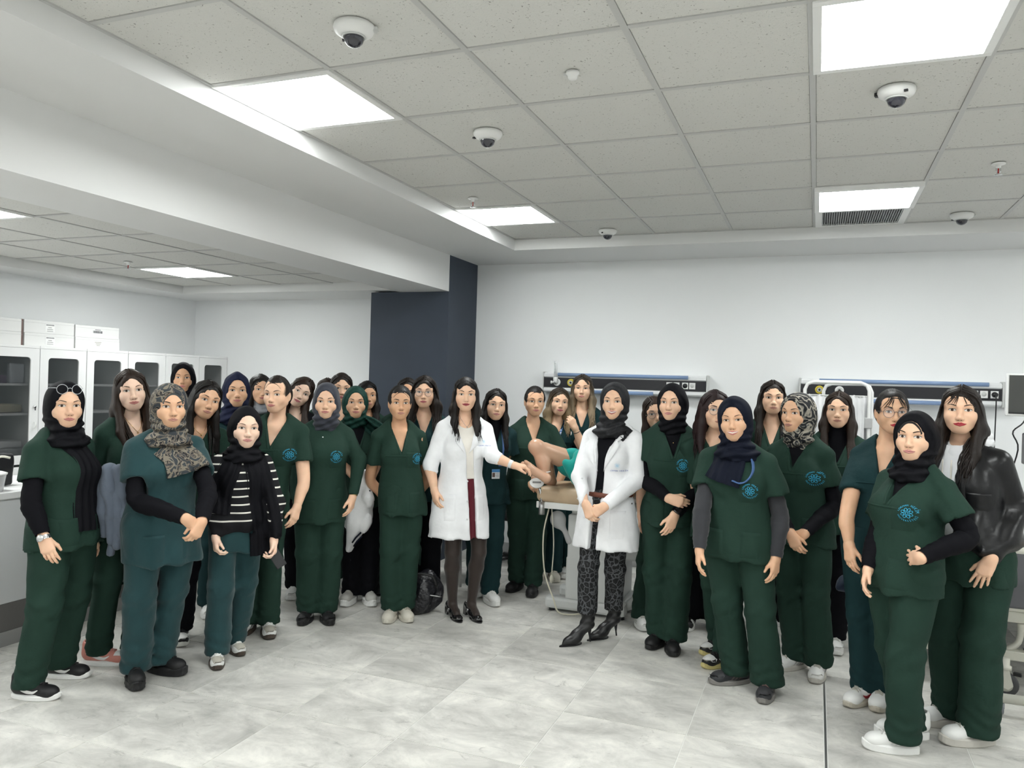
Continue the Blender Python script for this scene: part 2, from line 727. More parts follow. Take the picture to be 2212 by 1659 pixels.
for i in range(1, 10):
    structure('ceiling_rail', MB().box(-2.45 + .6 * i - .012, -2.45 + .6 * i + .012, YR, 6.216, ZC, ZC + .03), rail_m, ce)
for j in range(-10, 6):
    structure('ceiling_rail', MB().box(-2.45, 3.55, 2.616 + .6 * j - .012, 2.616 + .6 * j + .012, ZC + .0008, ZC + .03), rail_m, ce)
# lower tiled field of the storage side
LL = [(1, 3), (2, -1), (1, -5), (2, -9), (0, -2), (4, -5)]  # last two are unseen panels, added to brighten the storage side
lm = MB()
for i in range(0, 5):
    for j in range(-12, 5):
        if (i, j) in LL:
            continue
        cx, cy = -6.16 + .61 * i + .305, 3.25 + .61 * j + .305
        x1 = min(cx + .293, -3.64)
        x0 = cx - .293
        if x1 - x0 < .05:
            continue
        if j >= -3:
            o = bpy.data.objects.new('ceiling_tile', ct_me)
            COL.objects.link(o)
            o.parent = ce
            o.location = ((x0 + x1) / 2, min(cy, 6.255 - .288), ZL + .001)
            o.scale = ((x1 - x0) / .576, 1.0, 1)
        else:
            lm.box(x0, x1, cy - .29, cy + .29, ZL + .005, ZL + .017)
o = lm.build('more_ceiling_tiles', ctile_m, ce)
o['kind'] = 'stuff'
for i in range(1, 5):
    structure('ceiling_rail', MB().box(-6.16 + .61 * i - .012, -6.16 + .61 * i + .012, YR, 6.27, ZL, ZL + .03), rail_m, ce)
for j in range(-11, 5):
    structure('ceiling_rail', MB().box(-6.16, -3.63, 3.25 + .61 * j - .012, 3.25 + .61 * j + .012, ZL + .0008, ZL + .03), rail_m, ce)
sb = MB().box(-6.16, -3.63, YR, 6.27, ZL + .03, ZL + .05)
structure('trim_4', sb, white_trim)
sb = MB().box(-2.45, 3.55, YR, 6.216, ZC + .035, ZC + .05)
structure('trim_5', sb, white_trim)
structure('baseboard_back', MB().box(-3.12, XR, YB - .012, YB, 0, .09, .003), mat('grey_skirting', (.38, .38, .38), .5))
structure('baseboard_left', MB().box(XL, XL + .012, YR, 3.9, 0, .09, .003), MATS['grey_skirting'])


# ------------------------------------------------------------------ ceiling fittings
def ceiling_light(x, y, z, label, drop=0.):
    t = thing('ceiling_light', label, 'light', (x, y, z), 0, 'square ceiling light panels')
    f = MB()
    w, o2 = .298, .268
    for a, b2, c, d in ((-w, w, -w, -o2), (-w, w, o2, w), (-w, -o2, -o2, o2), (o2, w, -o2, o2)):
        f.box(a, b2, c, d, -.006 - drop, .02, .0015)
    f.build('frame', plastic_white, t)
    MB().box(-o2, o2, -o2, o2, -.004 - drop, .012).build('diffuser', diffuser_m, t)
    return t


LL_LAB = {(0, 0): 'bright square ceiling panel nearest above the white beam edge', (0, 4): 'small bright ceiling panel beside the beam, near the back wall', (4, 0): 'largest glowing ceiling panel at the top right of the photo',
          (4, 4): 'glowing square ceiling panel next to the grey vent grille'}
for k, (i, j) in enumerate(LIGHTS):
    ceiling_light(-2.45 + .6 * i + .3, 2.616 + .6 * j + .3, ZC, LL_LAB.get((i, j), 'square ceiling panel beyond the picture, %s column, %s row towards the rear wall' % (('first', '', '', '', 'second', '', '', '', 'third')[i], {4: 'last', 0: 'next', -4: 'middle', -8: 'rear'}[j])), .02 if (i, j) == (4, 4) else 0)
for k, (i, j) in enumerate(LL):
    lab = ['glowing panel in the low ceiling above the white cabinets', 'panel of the low ceiling cut by the left picture edge', 'low ceiling panel beyond the picture, fifth row back', 'low ceiling panel beyond the picture, ninth row back', 'unseen fill panel added in the low ceiling beside the cabinets', 'unseen fill panel added in the low ceiling next to the beam'][k]
    ceiling_light(-6.16 + .61 * i + .305, 3.25 + .61 * j + .305, ZL, lab)

vt = thing('vent_grille', 'grey slatted air vent grille in the tiled ceiling', 'vent', (-.05 + .3, 2.616 + 5.5 * .6, ZC))
vf = MB()
for a, b2, c, d in ((-.295, .295, -.295, -.25), (-.295, .295, .25, .295), (-.295, -.25, -.25, .25), (.25, .295, -.25, .25)):
    vf.box(a, b2, c, d, -.006, .01, .002)
vf.build('frame', plastic_white, vt)
sl_b = MB()
sl_b.box(-.003, .003, -.25, .25, 0, .016)
sl_me = sl_b.mesh('slat')
sl_me.materials.append(mat('grey_slat', (.36, .37, .38), .5))
for k in range(34):
    link('slat', sl_me, vt, None, (-.245 + k * .49 / 33, 0, -.002))
MB().box(-.25, .25, -.25, .25, .012, .018).build('back_plate', mat('vent_inside', (.16, .165, .17), .8), vt)


def dome_camera(p, label, sc=1., rz=0.):
    t = thing('dome_camera', label, 'camera', p, rz, 'dome cameras on the ceiling')
    b = MB()
    b.lathe([(0, 0), (.070, 0), (.072, -.012), (.066, -.026), (.050, -.036), (.038, -.040), (.036, -.036)], 32)
    b.build('housing', plastic_white, t)
    d = MB()
    d.lathe([(.036, -.036), (.0355, -.048), (.030, -.062), (.020, -.071), (.008, -.0755), (0, -.076)], 28)
    d.build('dome', dark_glass, t)
    r = MB()
    r.lathe([(.040, -.0365), (.042, -.041), (.036, -.044), (.035, -.036)], 28)
    r.build('ring', plastic_grey, t)
    sd = MB()
    sd.box(.066, .082, -.012, .012, -.020, -.004, .003)
    sd.build('cable_inlet', black_plastic if sc < 1 else plastic_grey, t)
    MB().box(-.05, -.035, .045, .057, -.034, -.026, .001).build('set_screw', black_plastic, t)
    return t


dome_camera((-1.537, 2.313, ZC), 'white dome camera closest above the photographer, largest in view', 1, .4)
dome_camera((-1.54, 3.504, ZC), 'white dome camera midway over the group, between the two left light panels', 1, 1.2)
dome_camera((.265, 3.47, ZC), 'white dome camera just beyond the largest ceiling light panel', .9, 2.9)
dome_camera((-1.572, 5.983, ZC), 'small dome camera at the far ceiling edge beside the left far panel', 1, 2.)
dome_camera((.876, 5.977, ZC), 'small dome camera at the far ceiling edge right of the vent grille', 1, .1)
t = thing('smoke_detector', 'small round white detector on a tile between the light panels', 'detector', (-.928, 2.922, ZC))
MB().lathe([(0, 0), (.026, 0), (.027, -.010), (.020, -.016), (.019, -.026), (.014, -.031), (0, -.032)], 24).build('body', plastic_white, t)
MB().box(-.036, -.025, -.006, .006, -.012, -.002, .002).build('indicator', plastic_grey, t)
red_glass = mat('red_glass_bulb', (.45, .02, .02), .1, spec=.6)
for p, lab in (((-2.178, 4.742, ZC), 'ceiling sprinkler head beside the far left light panel'), ((.855, 4.729, ZC), 'ceiling sprinkler head right of the panel by the vent grille'), ((-5.291, 4.788, ZL), 'sprinkler head on the low ceiling above the cabinets')):
    t = thing('sprinkler', lab, 'sprinkler', p, 0, 'sprinkler heads on the ceiling')
    MB().lathe([(0, 0), (.034, 0), (.033, -.006), (.014, -.010), (.011, -.024), (.012, -.026), (0, -.026)], 20).build('escutcheon', plastic_white, t)
    b = MB()
    b.tube([(-.009, 0, -.024), (-.011, 0, -.040), (-.003, 0, -.054)], .0028, 6).tube([(.009, 0, -.024), (.011, 0, -.040), (.003, 0, -.054)], .0028, 6)
    b.lathe([(0, -.053), (.006, -.053), (.020, -.060), (.020, -.062), (0, -.062)], 16)
    b.build('deflector_frame', chrome, t)
    MB().tube([(0, 0, -.026), (0, 0, -.053)], .0035, 8).build('bulb', red_glass, t)
# ------------------------------------------------------------------ the human head, built once and refitted for each person
def head_prims(ears):
    P = [(ell((0, -.012, .020), (.0715, .094, .087)), .0),
         (ell((0, .026, .034), (.058, .054, .050)), .03),
         (ell((0, .018, -.032), (.0600, .064, .082)), .03),
         (ell((0, .060, -.095), (.019, .018, .016)), .03)]
    for s in (-1, 1):
        P += [(cone((s * .050, -.006, -.052), (s * .018, .052, -.092), .016, .014), .03),
              (ell((s * .036, .048, -.036), (.027, .027, .026)), .025),
              (cone((s * .014, .079, .014), (s * .046, .060, .014), .010, .009), .02)]
        if ears:
            P += [(ell((s * .0725, -.012, -.014), (.0085, .017, .030), np.array(Matrix.Rotation(s * .25, 3, 'Z'))), .006)]
    P += [(ell((0, .072, -.068), (.030, .020, .022)), .02)]
    N = [(ell((s * .0315, .098, -.004), (.020, .021, .014)), .016) for s in (-1, 1)]
    Q = [(cone((0, .079, .008), (0, .097, -.036), .0065, .0075), .016),
         (ell((0, .0995, -.0395), (.0088, .0085, .0085)), .012)]
    for s in (-1, 1):
        Q += [(ell((s * .0110, .0905, -.0435), (.0062, .0095, .0068)), .009)]
        N2 = None
    return P, N, Q


def head_eval(X, Y, Z, ears=False):
    P, N, Q = head_prims(ears)
    F = np.full(np.broadcast(X, Y, Z).shape, .3, np.float32)

    def mn(F, d, k):
        if k <= 0:
            return np.minimum(F, d)
        h = np.maximum(k - np.abs(F - d), 0) / k
        return np.minimum(F, d) - h * h * k * .25
    for p, k in P:
        F = mn(F, p[0](X, Y, Z), k)
    for p, k in N:
        F = -mn(-F, p[0](X, Y, Z), k)
    for p, k in Q:
        F = mn(F, p[0](X, Y, Z), k)
    return F


def head_mesh(ears):
    h = .0037
    v = Vol((-.092, -.112, -.122), (.092, .124, .114), h)
    v.F = head_eval(v.ax[0][:, None, None], v.ax[1][None, :, None], v.ax[2][None, None, :], ears)
    V, Q = v.mesh()
    keep = V[:, 1] > -.045
    q = keep[Q].all(1)
    Q = Q[q]
    used = np.unique(Q)
    mp = np.full(len(V), -1)
    mp[used] = np.arange(len(used))
    return V[used], mp[Q]


HEADS = {e: head_mesh(e) for e in (False, True)}


def face_y(x, z):
    x, z = np.asarray(x, np.float32), np.asarray(z, np.float32)
    y = np.full(x.shape, .128, np.float32)
    for _ in range(45):
        y = y - np.clip(head_eval(x, y, z), -.004, .02) * .8
    return y


# material slots of a body: 0 skin 1 lip 2 brow 3 white of eye 4 iris 5 dark 6 teeth 7 lid
def patch(U, W, outline, off, bulge, slot):
    """rows of a patch on the face: outline(u)->(x,z_low,z_high)"""
    us = np.linspace(0, 1, U)
    ws = np.linspace(0, 1, W)
    x, z, b = np.zeros((U, W)), np.zeros((U, W)), np.zeros((U, W))
    for i, u in enumerate(us):
        xx, a, c = outline(u)
        x[i], z[i] = xx, a + (c - a) * ws
        b[i] = bulge * math.sin(math.pi * min(max(u, .0), 1)) ** .6 * np.sin(np.pi * ws) ** .6
    y = face_y(x, z) + off + b
    V = np.stack([x, y, z], -1).reshape(-1, 3)
    Q = []
    for i in range(U - 1):
        for j in range(W - 1):
            Q.append((i * W + j, (i + 1) * W + j, (i + 1) * W + j + 1, i * W + j + 1))
    return V, np.array(Q), np.full(len(Q), slot)


def face_features(smile, teeth, brow, eyes):
    out = []
    EX, EZ = .0318, -.004
    for s in (-1, 1):
        def eye(u, s=s):
            t = 2 * u - 1            # -1 inner corner .. 1 outer corner
            w = .0162
            lo = -.0052 * (1 - t * t) ** .8 * eyes
            hi = .0072 * (1 - abs(t + .1) ** 2.2 / 1.25) * eyes if abs(t) < .999 else 0
            hi = max(hi, lo) if abs(t) < .97 else lo
            tilt = .0012 * t
            return s * (EX + w * t), EZ + lo + tilt, EZ + hi + tilt
        V, Q, m = patch(27, 11, eye, .0006, .0030, 3)
        if s < 0:
            Q = Q[:, ::-1]
        c = V[Q].mean(1)
        r = np.hypot(c[:, 0] - s * EX, c[:, 2] - EZ - .0012)
        m = np.where(r < .0024, 5, np.where(r < .0060, 4, 3))
        out.append((V, Q, m))

        def lash(u, s=s):
            x, a, b = eye(u)
            return x, b - .0006, b + .0012 + .0007 * u
        V, Q, m = patch(21, 3, lash, .0026, .0012, 5)
        out.append((V, Q if s > 0 else Q[:, ::-1], m))

        def lid(u, s=s):
            x, a, b = eye(u)
            return x, b + .0008, b + .0052
        V, Q, m = patch(15, 5, lid, .0003, .0026, 7)
        out.append((V, Q if s > 0 else Q[:, ::-1], m))

        def low(u, s=s):
            x, a, b = eye(u)
            return x, a - .0016, a + .0003
        V, Q, m = patch(15, 3, low, .0010, .0010, 7)
        out.append((V, Q if s > 0 else Q[:, ::-1], m))

        def br(u, s=s):
            x = .0145 + .039 * u
            mid = .0162 + .0068 * math.sin(min(u / .68, 1) * 1.57) - max(0, u - .68) * .020
            th = brow * (.0023 * min(1, u * 6 + .45)) * (1 - max(0, u - .45) / .62)
            return s * x, mid - th, mid + th
        V, Q, m = patch(19, 4, br, .0006, .0010, 2)
        out.append((V, Q if s > 0 else Q[:, ::-1], m))

        def nos(u, s=s):
            x = s * (.0040 + .0050 * u)
            return x, -.0508 - .0015 * math.sin(3.14 * u), -.0500 + .0014 * math.sin(3.14 * u)
        V, Q, m = patch(5, 3, nos, .0004, 0, 5)  # nostrils: dark patches painted in for the shade under the nose
        out.append((V, Q if s > 0 else Q[:, ::-1], m))
    W = .0250 + .0055 * smile
    mz = -.0690

    def ml(x):
        return mz + .0065 * smile * (abs(x) / W) ** 1.6 - .0008 * math.cos(x / W * 9) * (1 - abs(x) / W)
    gap = .0056 * teeth

    def upl(u):
        x = -W + 2 * W * u
        t = abs(x) / W
        top = .0070 * (1 - t ** 1.5) + .0016 * math.exp(-((t - .18) / .13) ** 2)
        return x, ml(x) + gap * .35 * (1 - t * t), ml(x) + gap * .35 * (1 - t * t) + top

    def lol(u):
        x = -W + 2 * W * u
        t = abs(x) / W
        return x, ml(x) - gap * .65 * (1 - t * t) - .0096 * (1 - t * t) ** .8, ml(x) - gap * .65 * (1 - t * t)

    def seam(u):
        x = -W + 2 * W * u
        t = abs(x) / W
        a = .0005 * (1 - t) + .0002
        return x, ml(x) - gap * .65 * (1 - t * t) - a, ml(x) + gap * .35 * (1 - t * t) + a
    out.append(patch(25, 6, upl, .0005, .0030, 1))
    out.append(patch(25, 6, lol, .0005, .0038, 1))
    out.append(patch(25, 4, seam, .0016, .0006, 6 if teeth > .3 else 5))
    return out


FEATS = {}


def features(smile=0., teeth=0., brow=1., eyes=1.):
    k = (smile, teeth, brow, eyes)
    if k not in FEATS:
        FEATS[k] = face_features(*k)
    return FEATS[k]


# ------------------------------------------------------------------ hands (right hand: fingers down -z, palm towards -x, thumb towards +y)
def make_hand(curl, spread, thumb):
    v = Vol((-.085, -.06, -.20), (.04, .095, .035), .0043)
    ys = (.0245, .0083, -.0080, -.0236)
    ln = (.071, .080, .074, .058)
    kz = (-.079, -.084, -.081, -.073)
    for i in range(4):
        v.add(cone((0, ys[i] * .55, -.004), (.002, ys[i], kz[i]), .0165, .0118), .014)
    v.add(cone((0, 0, .010), (0, 0, -.01), .0225, .0215), .02)
    v.add(cone((-.004, .006, -.012), (-.012, .026, -.046), .0150, .0125), .014)
    v.add(ell((-.006, -.012, -.040), (.012, .020, .032)), .01)
    for i in range(4):
        p = np.array((.002, ys[i], kz[i]))
        a = 0.
        sp = spread * (ys[i] / .03)
        for j, fr in enumerate((.44, .32, .24)):
            a += math.radians(curl[j] * (1 + .12 * (i - 1)))
            q = p + ln[i] * fr * np.array((-math.sin(a), math.cos(a) * sp, -math.cos(a)))
            r0, r1 = (.0090, .0082, .0074, .0062)[j:j + 2] if j < 3 else (.0074, .0062)
            f = .92 if i in (0, 2) else (1. if i == 1 else .84)
            v.add(cone(p, q, r0 * f, r1 * f), .003)
            p = q
    t0 = np.array((-.010, .022, -.034))
    t1 = t0 + np.array((-.010, .020, -.030)) * thumb[0]
    t2 = t1 + np.array((-.006 - .012 * thumb[1], .010 - .014 * thumb[1], -.028))
    v.add(cone(t0, t1, .0125, .0100), .008)
    v.add(cone(t1, t2, .0098, .0074), .004)
    return v.mesh()


HANDS = {'relax': make_hand((16, 26, 18), .10, (1., .3)), 'flat': make_hand((8, 10, 8), .22, (1.15, 0.)),
         'curl': make_hand((38, 46, 30), .04, (.9, .8)), 'fist': make_hand((62, 70, 40), .0, (.8, 1.2)),
         'grip': make_hand((30, 30, 20), .06, (1., .6))}


def unit(v):
    v = np.asarray(v, float)
    return v / (np.linalg.norm(v) + 1e-9)


def place_hand(pose, side, wrist, fdir, palm, sc=1.):
    """side +1 right, -1 left; fdir: where the fingers point; palm: where the palm faces"""
    V, Q = HANDS[pose]
    V = V.copy() * sc
    if side < 0:
        V[:, 0] *= -1
        Q = Q[:, ::-1]
    z = -unit(fdir)
    n = np.asarray(palm, float)
    n = unit(n - z * (n @ z))
    x = -n if side > 0 else n
    y = np.cross(z, x)
    return V @ np.stack([x, y, z]) + np.asarray(wrist), Q


def tube_rings(pts, radii, n=14, cap=True):
    b = MB()
    b.tube(pts, list(radii), n, cap)
    V = np.array(b.v)
    Q = [f for f in b.f if len(f) == 4]
    return V, np.array(Q)


def bez(pts, n):
    """smooth curve through points (Catmull-Rom)"""
    P = [np.array(p, float) for p in pts]
    P = [2 * P[0] - P[1]] + P + [2 * P[-1] - P[-2]]
    out = []
    m = len(P) - 3
    for i in range(n):
        t = i / (n - 1) * m
        k = min(int(t), m - 1)
        t -= k
        a, b, c, d = P[k:k + 4]
        out.append(.5 * (2 * b + (c - a) * t + (2 * a - 5 * b + 4 * c - d) * t * t + (3 * b - a - 3 * c + d) * t ** 3))
    return np.array(out)
# ------------------------------------------------------------------ materials of people and clothes
def skin_slots(tone, lip, brow, iris=(.05, .025, .012)):
    t = tuple(tone)
    n = '%.2f_%.2f_%.2f' % t
    return [mat('skin_' + n, t, .47, spec=.4, sss=.12, vary=.06, vscale=18, bump=(60, .08, .002)), mat('lip_%.2f_%.2f' % lip[:2], lip, .38),
            mat('brow_%.3f' % brow[0], brow, .8), mat('eye_white', (.66, .62, .59), .25), mat('iris_%.3f' % iris[0], iris, .15), mat('lash', (.012, .009, .008), .6),
            mat('teeth', (.78, .75, .68), .25), mat('lid_' + n, tuple(c * .90 for c in t), .5)]


FAIR, LIGHT, MID, TAN, DEEP = (.80, .55, .42), (.77, .485, .330), (.69, .41, .26), (.61, .345, .205), (.50, .28, .17)
GREEN, TEAL, DTEAL, BLACK, NAVY = (.0140, .0370, .0265), (.0150, .0480, .0530), (.0075, .0290, .0320), (.0050, .0050, .0070), (.012, .017, .034)
ROSE, PINK, REDLIP, NUDE = (.50, .19, .17), (.54, .23, .21), (.42, .03, .045), (.47, .22, .17)


def hair_mat(name, c0, c1=None, z0=0., z1=1.):
    """colour runs from c1 (tips, at height z0) to c0 (roots, at z1)"""
    if name in MATS:
        return MATS[name]
    c0 = tuple(c * .62 for c in c0)
    c1 = tuple(c * .62 for c in c1) if c1 else None
    m = mat(name, c0, .50, spec=.28)
    nt = m.node_tree
    N, L = nt.nodes, nt.links
    tc = N.new('ShaderNodeTexCoord')
    sp = N.new('ShaderNodeSeparateXYZ')
    L.new(tc.outputs['Object'], sp.inputs[0])
    mr = N.new('ShaderNodeMapRange')
    mr.inputs[1].default_value, mr.inputs[2].default_value = z0, z1
    L.new(sp.outputs['Z'], mr.inputs[0])
    mp = N.new('ShaderNodeMapping')
    mp.inputs['Scale'].default_value = (120, 120, 6)
    L.new(tc.outputs['Object'], mp.inputs[0])
    nz = N.new('ShaderNodeTexNoise')
    nz.inputs['Scale'].default_value = 1.6
    L.new(mp.outputs[0], nz.inputs['Vector'])
    ad = N.new('ShaderNodeMath')
    ad.operation = 'MULTIPLY_ADD'
    ad.inputs[1].default_value = .5
    L.new(nz.outputs['Fac'], ad.inputs[0])
    s2 = N.new('ShaderNodeMath')
    s2.operation = 'SUBTRACT'
    s2.inputs[1].default_value = .25
    L.new(mr.outputs[0], ad.inputs[2])
    L.new(ad.outputs[0], s2.inputs[0])
    cr = N.new('ShaderNodeValToRGB')
    c1 = c1 or tuple(min(1, c * 1.7 + .006) for c in c0)
    cr.color_ramp.elements[0].color = (*c1, 1)
    cr.color_ramp.elements[1].color = (*c0, 1)
    L.new(s2.outputs[0], cr.inputs['Fac'])
    b = N['Principled BSDF']
    L.new(cr.outputs['Color'], b.inputs['Base Color'])
    bn = N.new('ShaderNodeBump')
    bn.inputs['Strength'].default_value = .5
    bn.inputs['Distance'].default_value = .003
    L.new(nz.outputs['Fac'], bn.inputs['Height'])
    L.new(bn.outputs['Normal'], b.inputs['Normal'])
    return m


def pattern_mat(name, base, spots, scale, thr=.5, kind='noise', rough=.7):
    """printed cloth: spots of other colours on a base colour"""
    if name in MATS:
        return MATS[name]
    m = mat(name, base, rough, spec=.25, bump=(16, .4, .01))
    nt = m.node_tree
    N, L = nt.nodes, nt.links
    tc = N.new('ShaderNodeTexCoord')
    src = tc.outputs['Object']
    cr = N.new('ShaderNodeValToRGB')
    cr.color_ramp.interpolation = 'CONSTANT'
    if kind == 'leopard':
        vo = N.new('ShaderNodeTexVoronoi')
        vo.feature = 'DISTANCE_TO_EDGE'
        vo.inputs['Scale'].default_value = scale
        nz = N.new('ShaderNodeTexNoise')
        nz.inputs['Scale'].default_value = scale * 1.3
        mx = N.new('ShaderNodeVectorMath')
        mx.operation = 'MULTIPLY_ADD'
        mx.inputs[1].default_value = (.02, .02, .02)
        L.new(src, nz.inputs['Vector'])
        L.new(nz.outputs['Color'], mx.inputs[0])
        L.new(src, mx.inputs[2])
        L.new(mx.outputs[0], vo.inputs['Vector'])
        fac = vo.outputs['Distance']
    else:
        nz = N.new('ShaderNodeTexNoise')
        nz.inputs['Scale'].default_value = scale
        nz.inputs['Detail'].default_value = 2.5
        nz.inputs['Distortion'].default_value = 1.6 if kind == 'swirl' else .4
        L.new(src, nz.inputs['Vector'])
        fac = nz.outputs['Fac']
    L.new(fac, cr.inputs['Fac'])
    e = cr.color_ramp.elements
    e[0].color = (*base, 1)
    e[0].position = 0
    e[1].color = (*spots[0][1], 1)
    e[1].position = spots[0][0]
    for p, c in spots[1:]:
        n = e.new(p)
        n.color = (*c, 1)
    L.new(cr.outputs['Color'], N['Principled BSDF'].inputs['Base Color'])
    return m


def stripe_mat():
    m = mat('striped_knit', (.01, .01, .012), .9, spec=.2, bump=(60, .3, .002))
    nt = m.node_tree
    N, L = nt.nodes, nt.links
    tc = N.new('ShaderNodeTexCoord')
    sp = N.new('ShaderNodeSeparateXYZ')
    L.new(tc.outputs['Object'], sp.inputs[0])
    md = N.new('ShaderNodeMath')
    md.operation = 'MODULO'
    md.inputs[1].default_value = .0445
    L.new(sp.outputs['Z'], md.inputs[0])
    cr = N.new('ShaderNodeValToRGB')
    cr.color_ramp.interpolation = 'CONSTANT'
    e = cr.color_ramp.elements
    e[0].color, e[1].color = (.75, .73, .68, 1), (.010, .010, .012, 1)
    e[1].position = .0085
    mm = N.new('ShaderNodeMath')
    mm.operation = 'LESS_THAN'
    mm.inputs[1].default_value = .0085
    L.new(md.outputs[0], mm.inputs[0])
    gt = N.new('ShaderNodeMath')
    gt.operation = 'GREATER_THAN'
    gt.inputs[1].default_value = .80
    L.new(sp.outputs['Z'], gt.inputs[0])
    ml = N.new('ShaderNodeMath')
    ml.operation = 'MULTIPLY'
    L.new(mm.outputs[0], ml.inputs[0])
    L.new(gt.outputs[0], ml.inputs[1])
    mx = N.new('ShaderNodeMix')
    mx.data_type = 'RGBA'
    mx.inputs[6].default_value = (.010, .010, .012, 1)
    mx.inputs[7].default_value = (.72, .70, .64, 1)
    L.new(ml.outputs[0], mx.inputs[0])
    L.new(mx.outputs[2], N['Principled BSDF'].inputs['Base Color'])
    return m


# ------------------------------------------------------------------ the embroidered emblem (ring of lettering round an eight-petalled rosette)
def glyphs(chars):
    out = {}
    for ch in set(chars):
        cu = bpy.data.curves.new('g', 'FONT')
        cu.body = ch
        cu.size = 1.0
        cu.align_x = 'CENTER'
        cu.resolution_u = 2
        o = bpy.data.objects.new('g', cu)
        COL.objects.link(o)
        dg = bpy.context.evaluated_depsgraph_get()
        me = bpy.data.meshes.new_from_object(o.evaluated_get(dg))
        me.calc_loop_triangles()
        V = np.array([v.co[:2] for v in me.vertices]) if len(me.vertices) else np.zeros((0, 2))
        T = np.array([t.vertices[:] for t in me.loop_triangles]) if len(me.loop_triangles) else np.zeros((0, 3), int)
        out[ch] = (V, T)
        bpy.data.objects.remove(o)
        bpy.data.curves.remove(cu)
        bpy.data.meshes.remove(me)
    return out


GL = glyphs('LOKMANHEKİMÜNİVERSİTESİ')


def text_line(txt, h, adv=.68):
    """flat lettering centred at the origin: (n,2) vertices, triangles"""
    VV, TT, n = [], [], 0
    w = adv * h * (len(txt) - 1)
    for i, ch in enumerate(txt):
        if ch not in GL or not len(GL[ch][0]):
            continue
        V, T = GL[ch]
        VV.append(V * h + np.array((i * adv * h - w / 2, -.35 * h)))
        TT.append(T + n)
        n += len(V)
    return np.concatenate(VV), np.concatenate(TT)


def emblem_flat():
    VV, TT, n = [], [], 0

    def put(V, T):
        nonlocal n
        VV.append(V)
        TT.append(T + n)
        n += len(V)

    def arc_text(txt, r, a0, a1, size, top):
        for i, ch in enumerate(txt):
            if ch == ' ':
                continue
            V, T = GL[ch]
            a = a0 + (a1 - a0) * i / (len(txt) - 1)
            th = a - math.pi / 2 if top else a + math.pi / 2
            P = V * size - np.array((0, .35 * size))
            c, s = math.cos(th), math.sin(th)
            put(P @ np.array(((c, s), (-s, c))) + r * np.array((math.cos(a), math.sin(a))), T)
    R = math.radians
    arc_text('LOKMAN HEKİM', .86, R(166), R(14), .28, True)
    arc_text('ÜNİVERSİTESİ', .86, R(202), R(338), .25, False)

    def ring(pts, w):
        P = np.array(pts)
        c = P.mean(0)
        d = P - c
        d /= np.linalg.norm(d, axis=1)[:, None]
        m = len(P)
        T = []
        for k in range(m):
            l = (k + 1) % m
            T += [(k, l, m + l), (k, m + l, m + k)]
        put(np.concatenate([P, P - d * w]), np.array(T))
    for k in range(8):
        a = k * math.pi / 4 + math.pi / 8
        c, s = math.cos(a), math.sin(a)
        pts = []
        for j in range(12):
            q = 2 * math.pi * j / 12
            u, v = .40 + .19 * math.cos(q), .145 * math.sin(q)
            pts.append((u * c - v * s, u * s + v * c))
        ring(pts, .045)
    ring([(.15 * math.cos(q), .15 * math.sin(q)) for q in np.linspace(0, 2 * math.pi, 17)[:-1]], .05)
    return np.concatenate(VV), np.concatenate(TT)


EMB = emblem_flat()


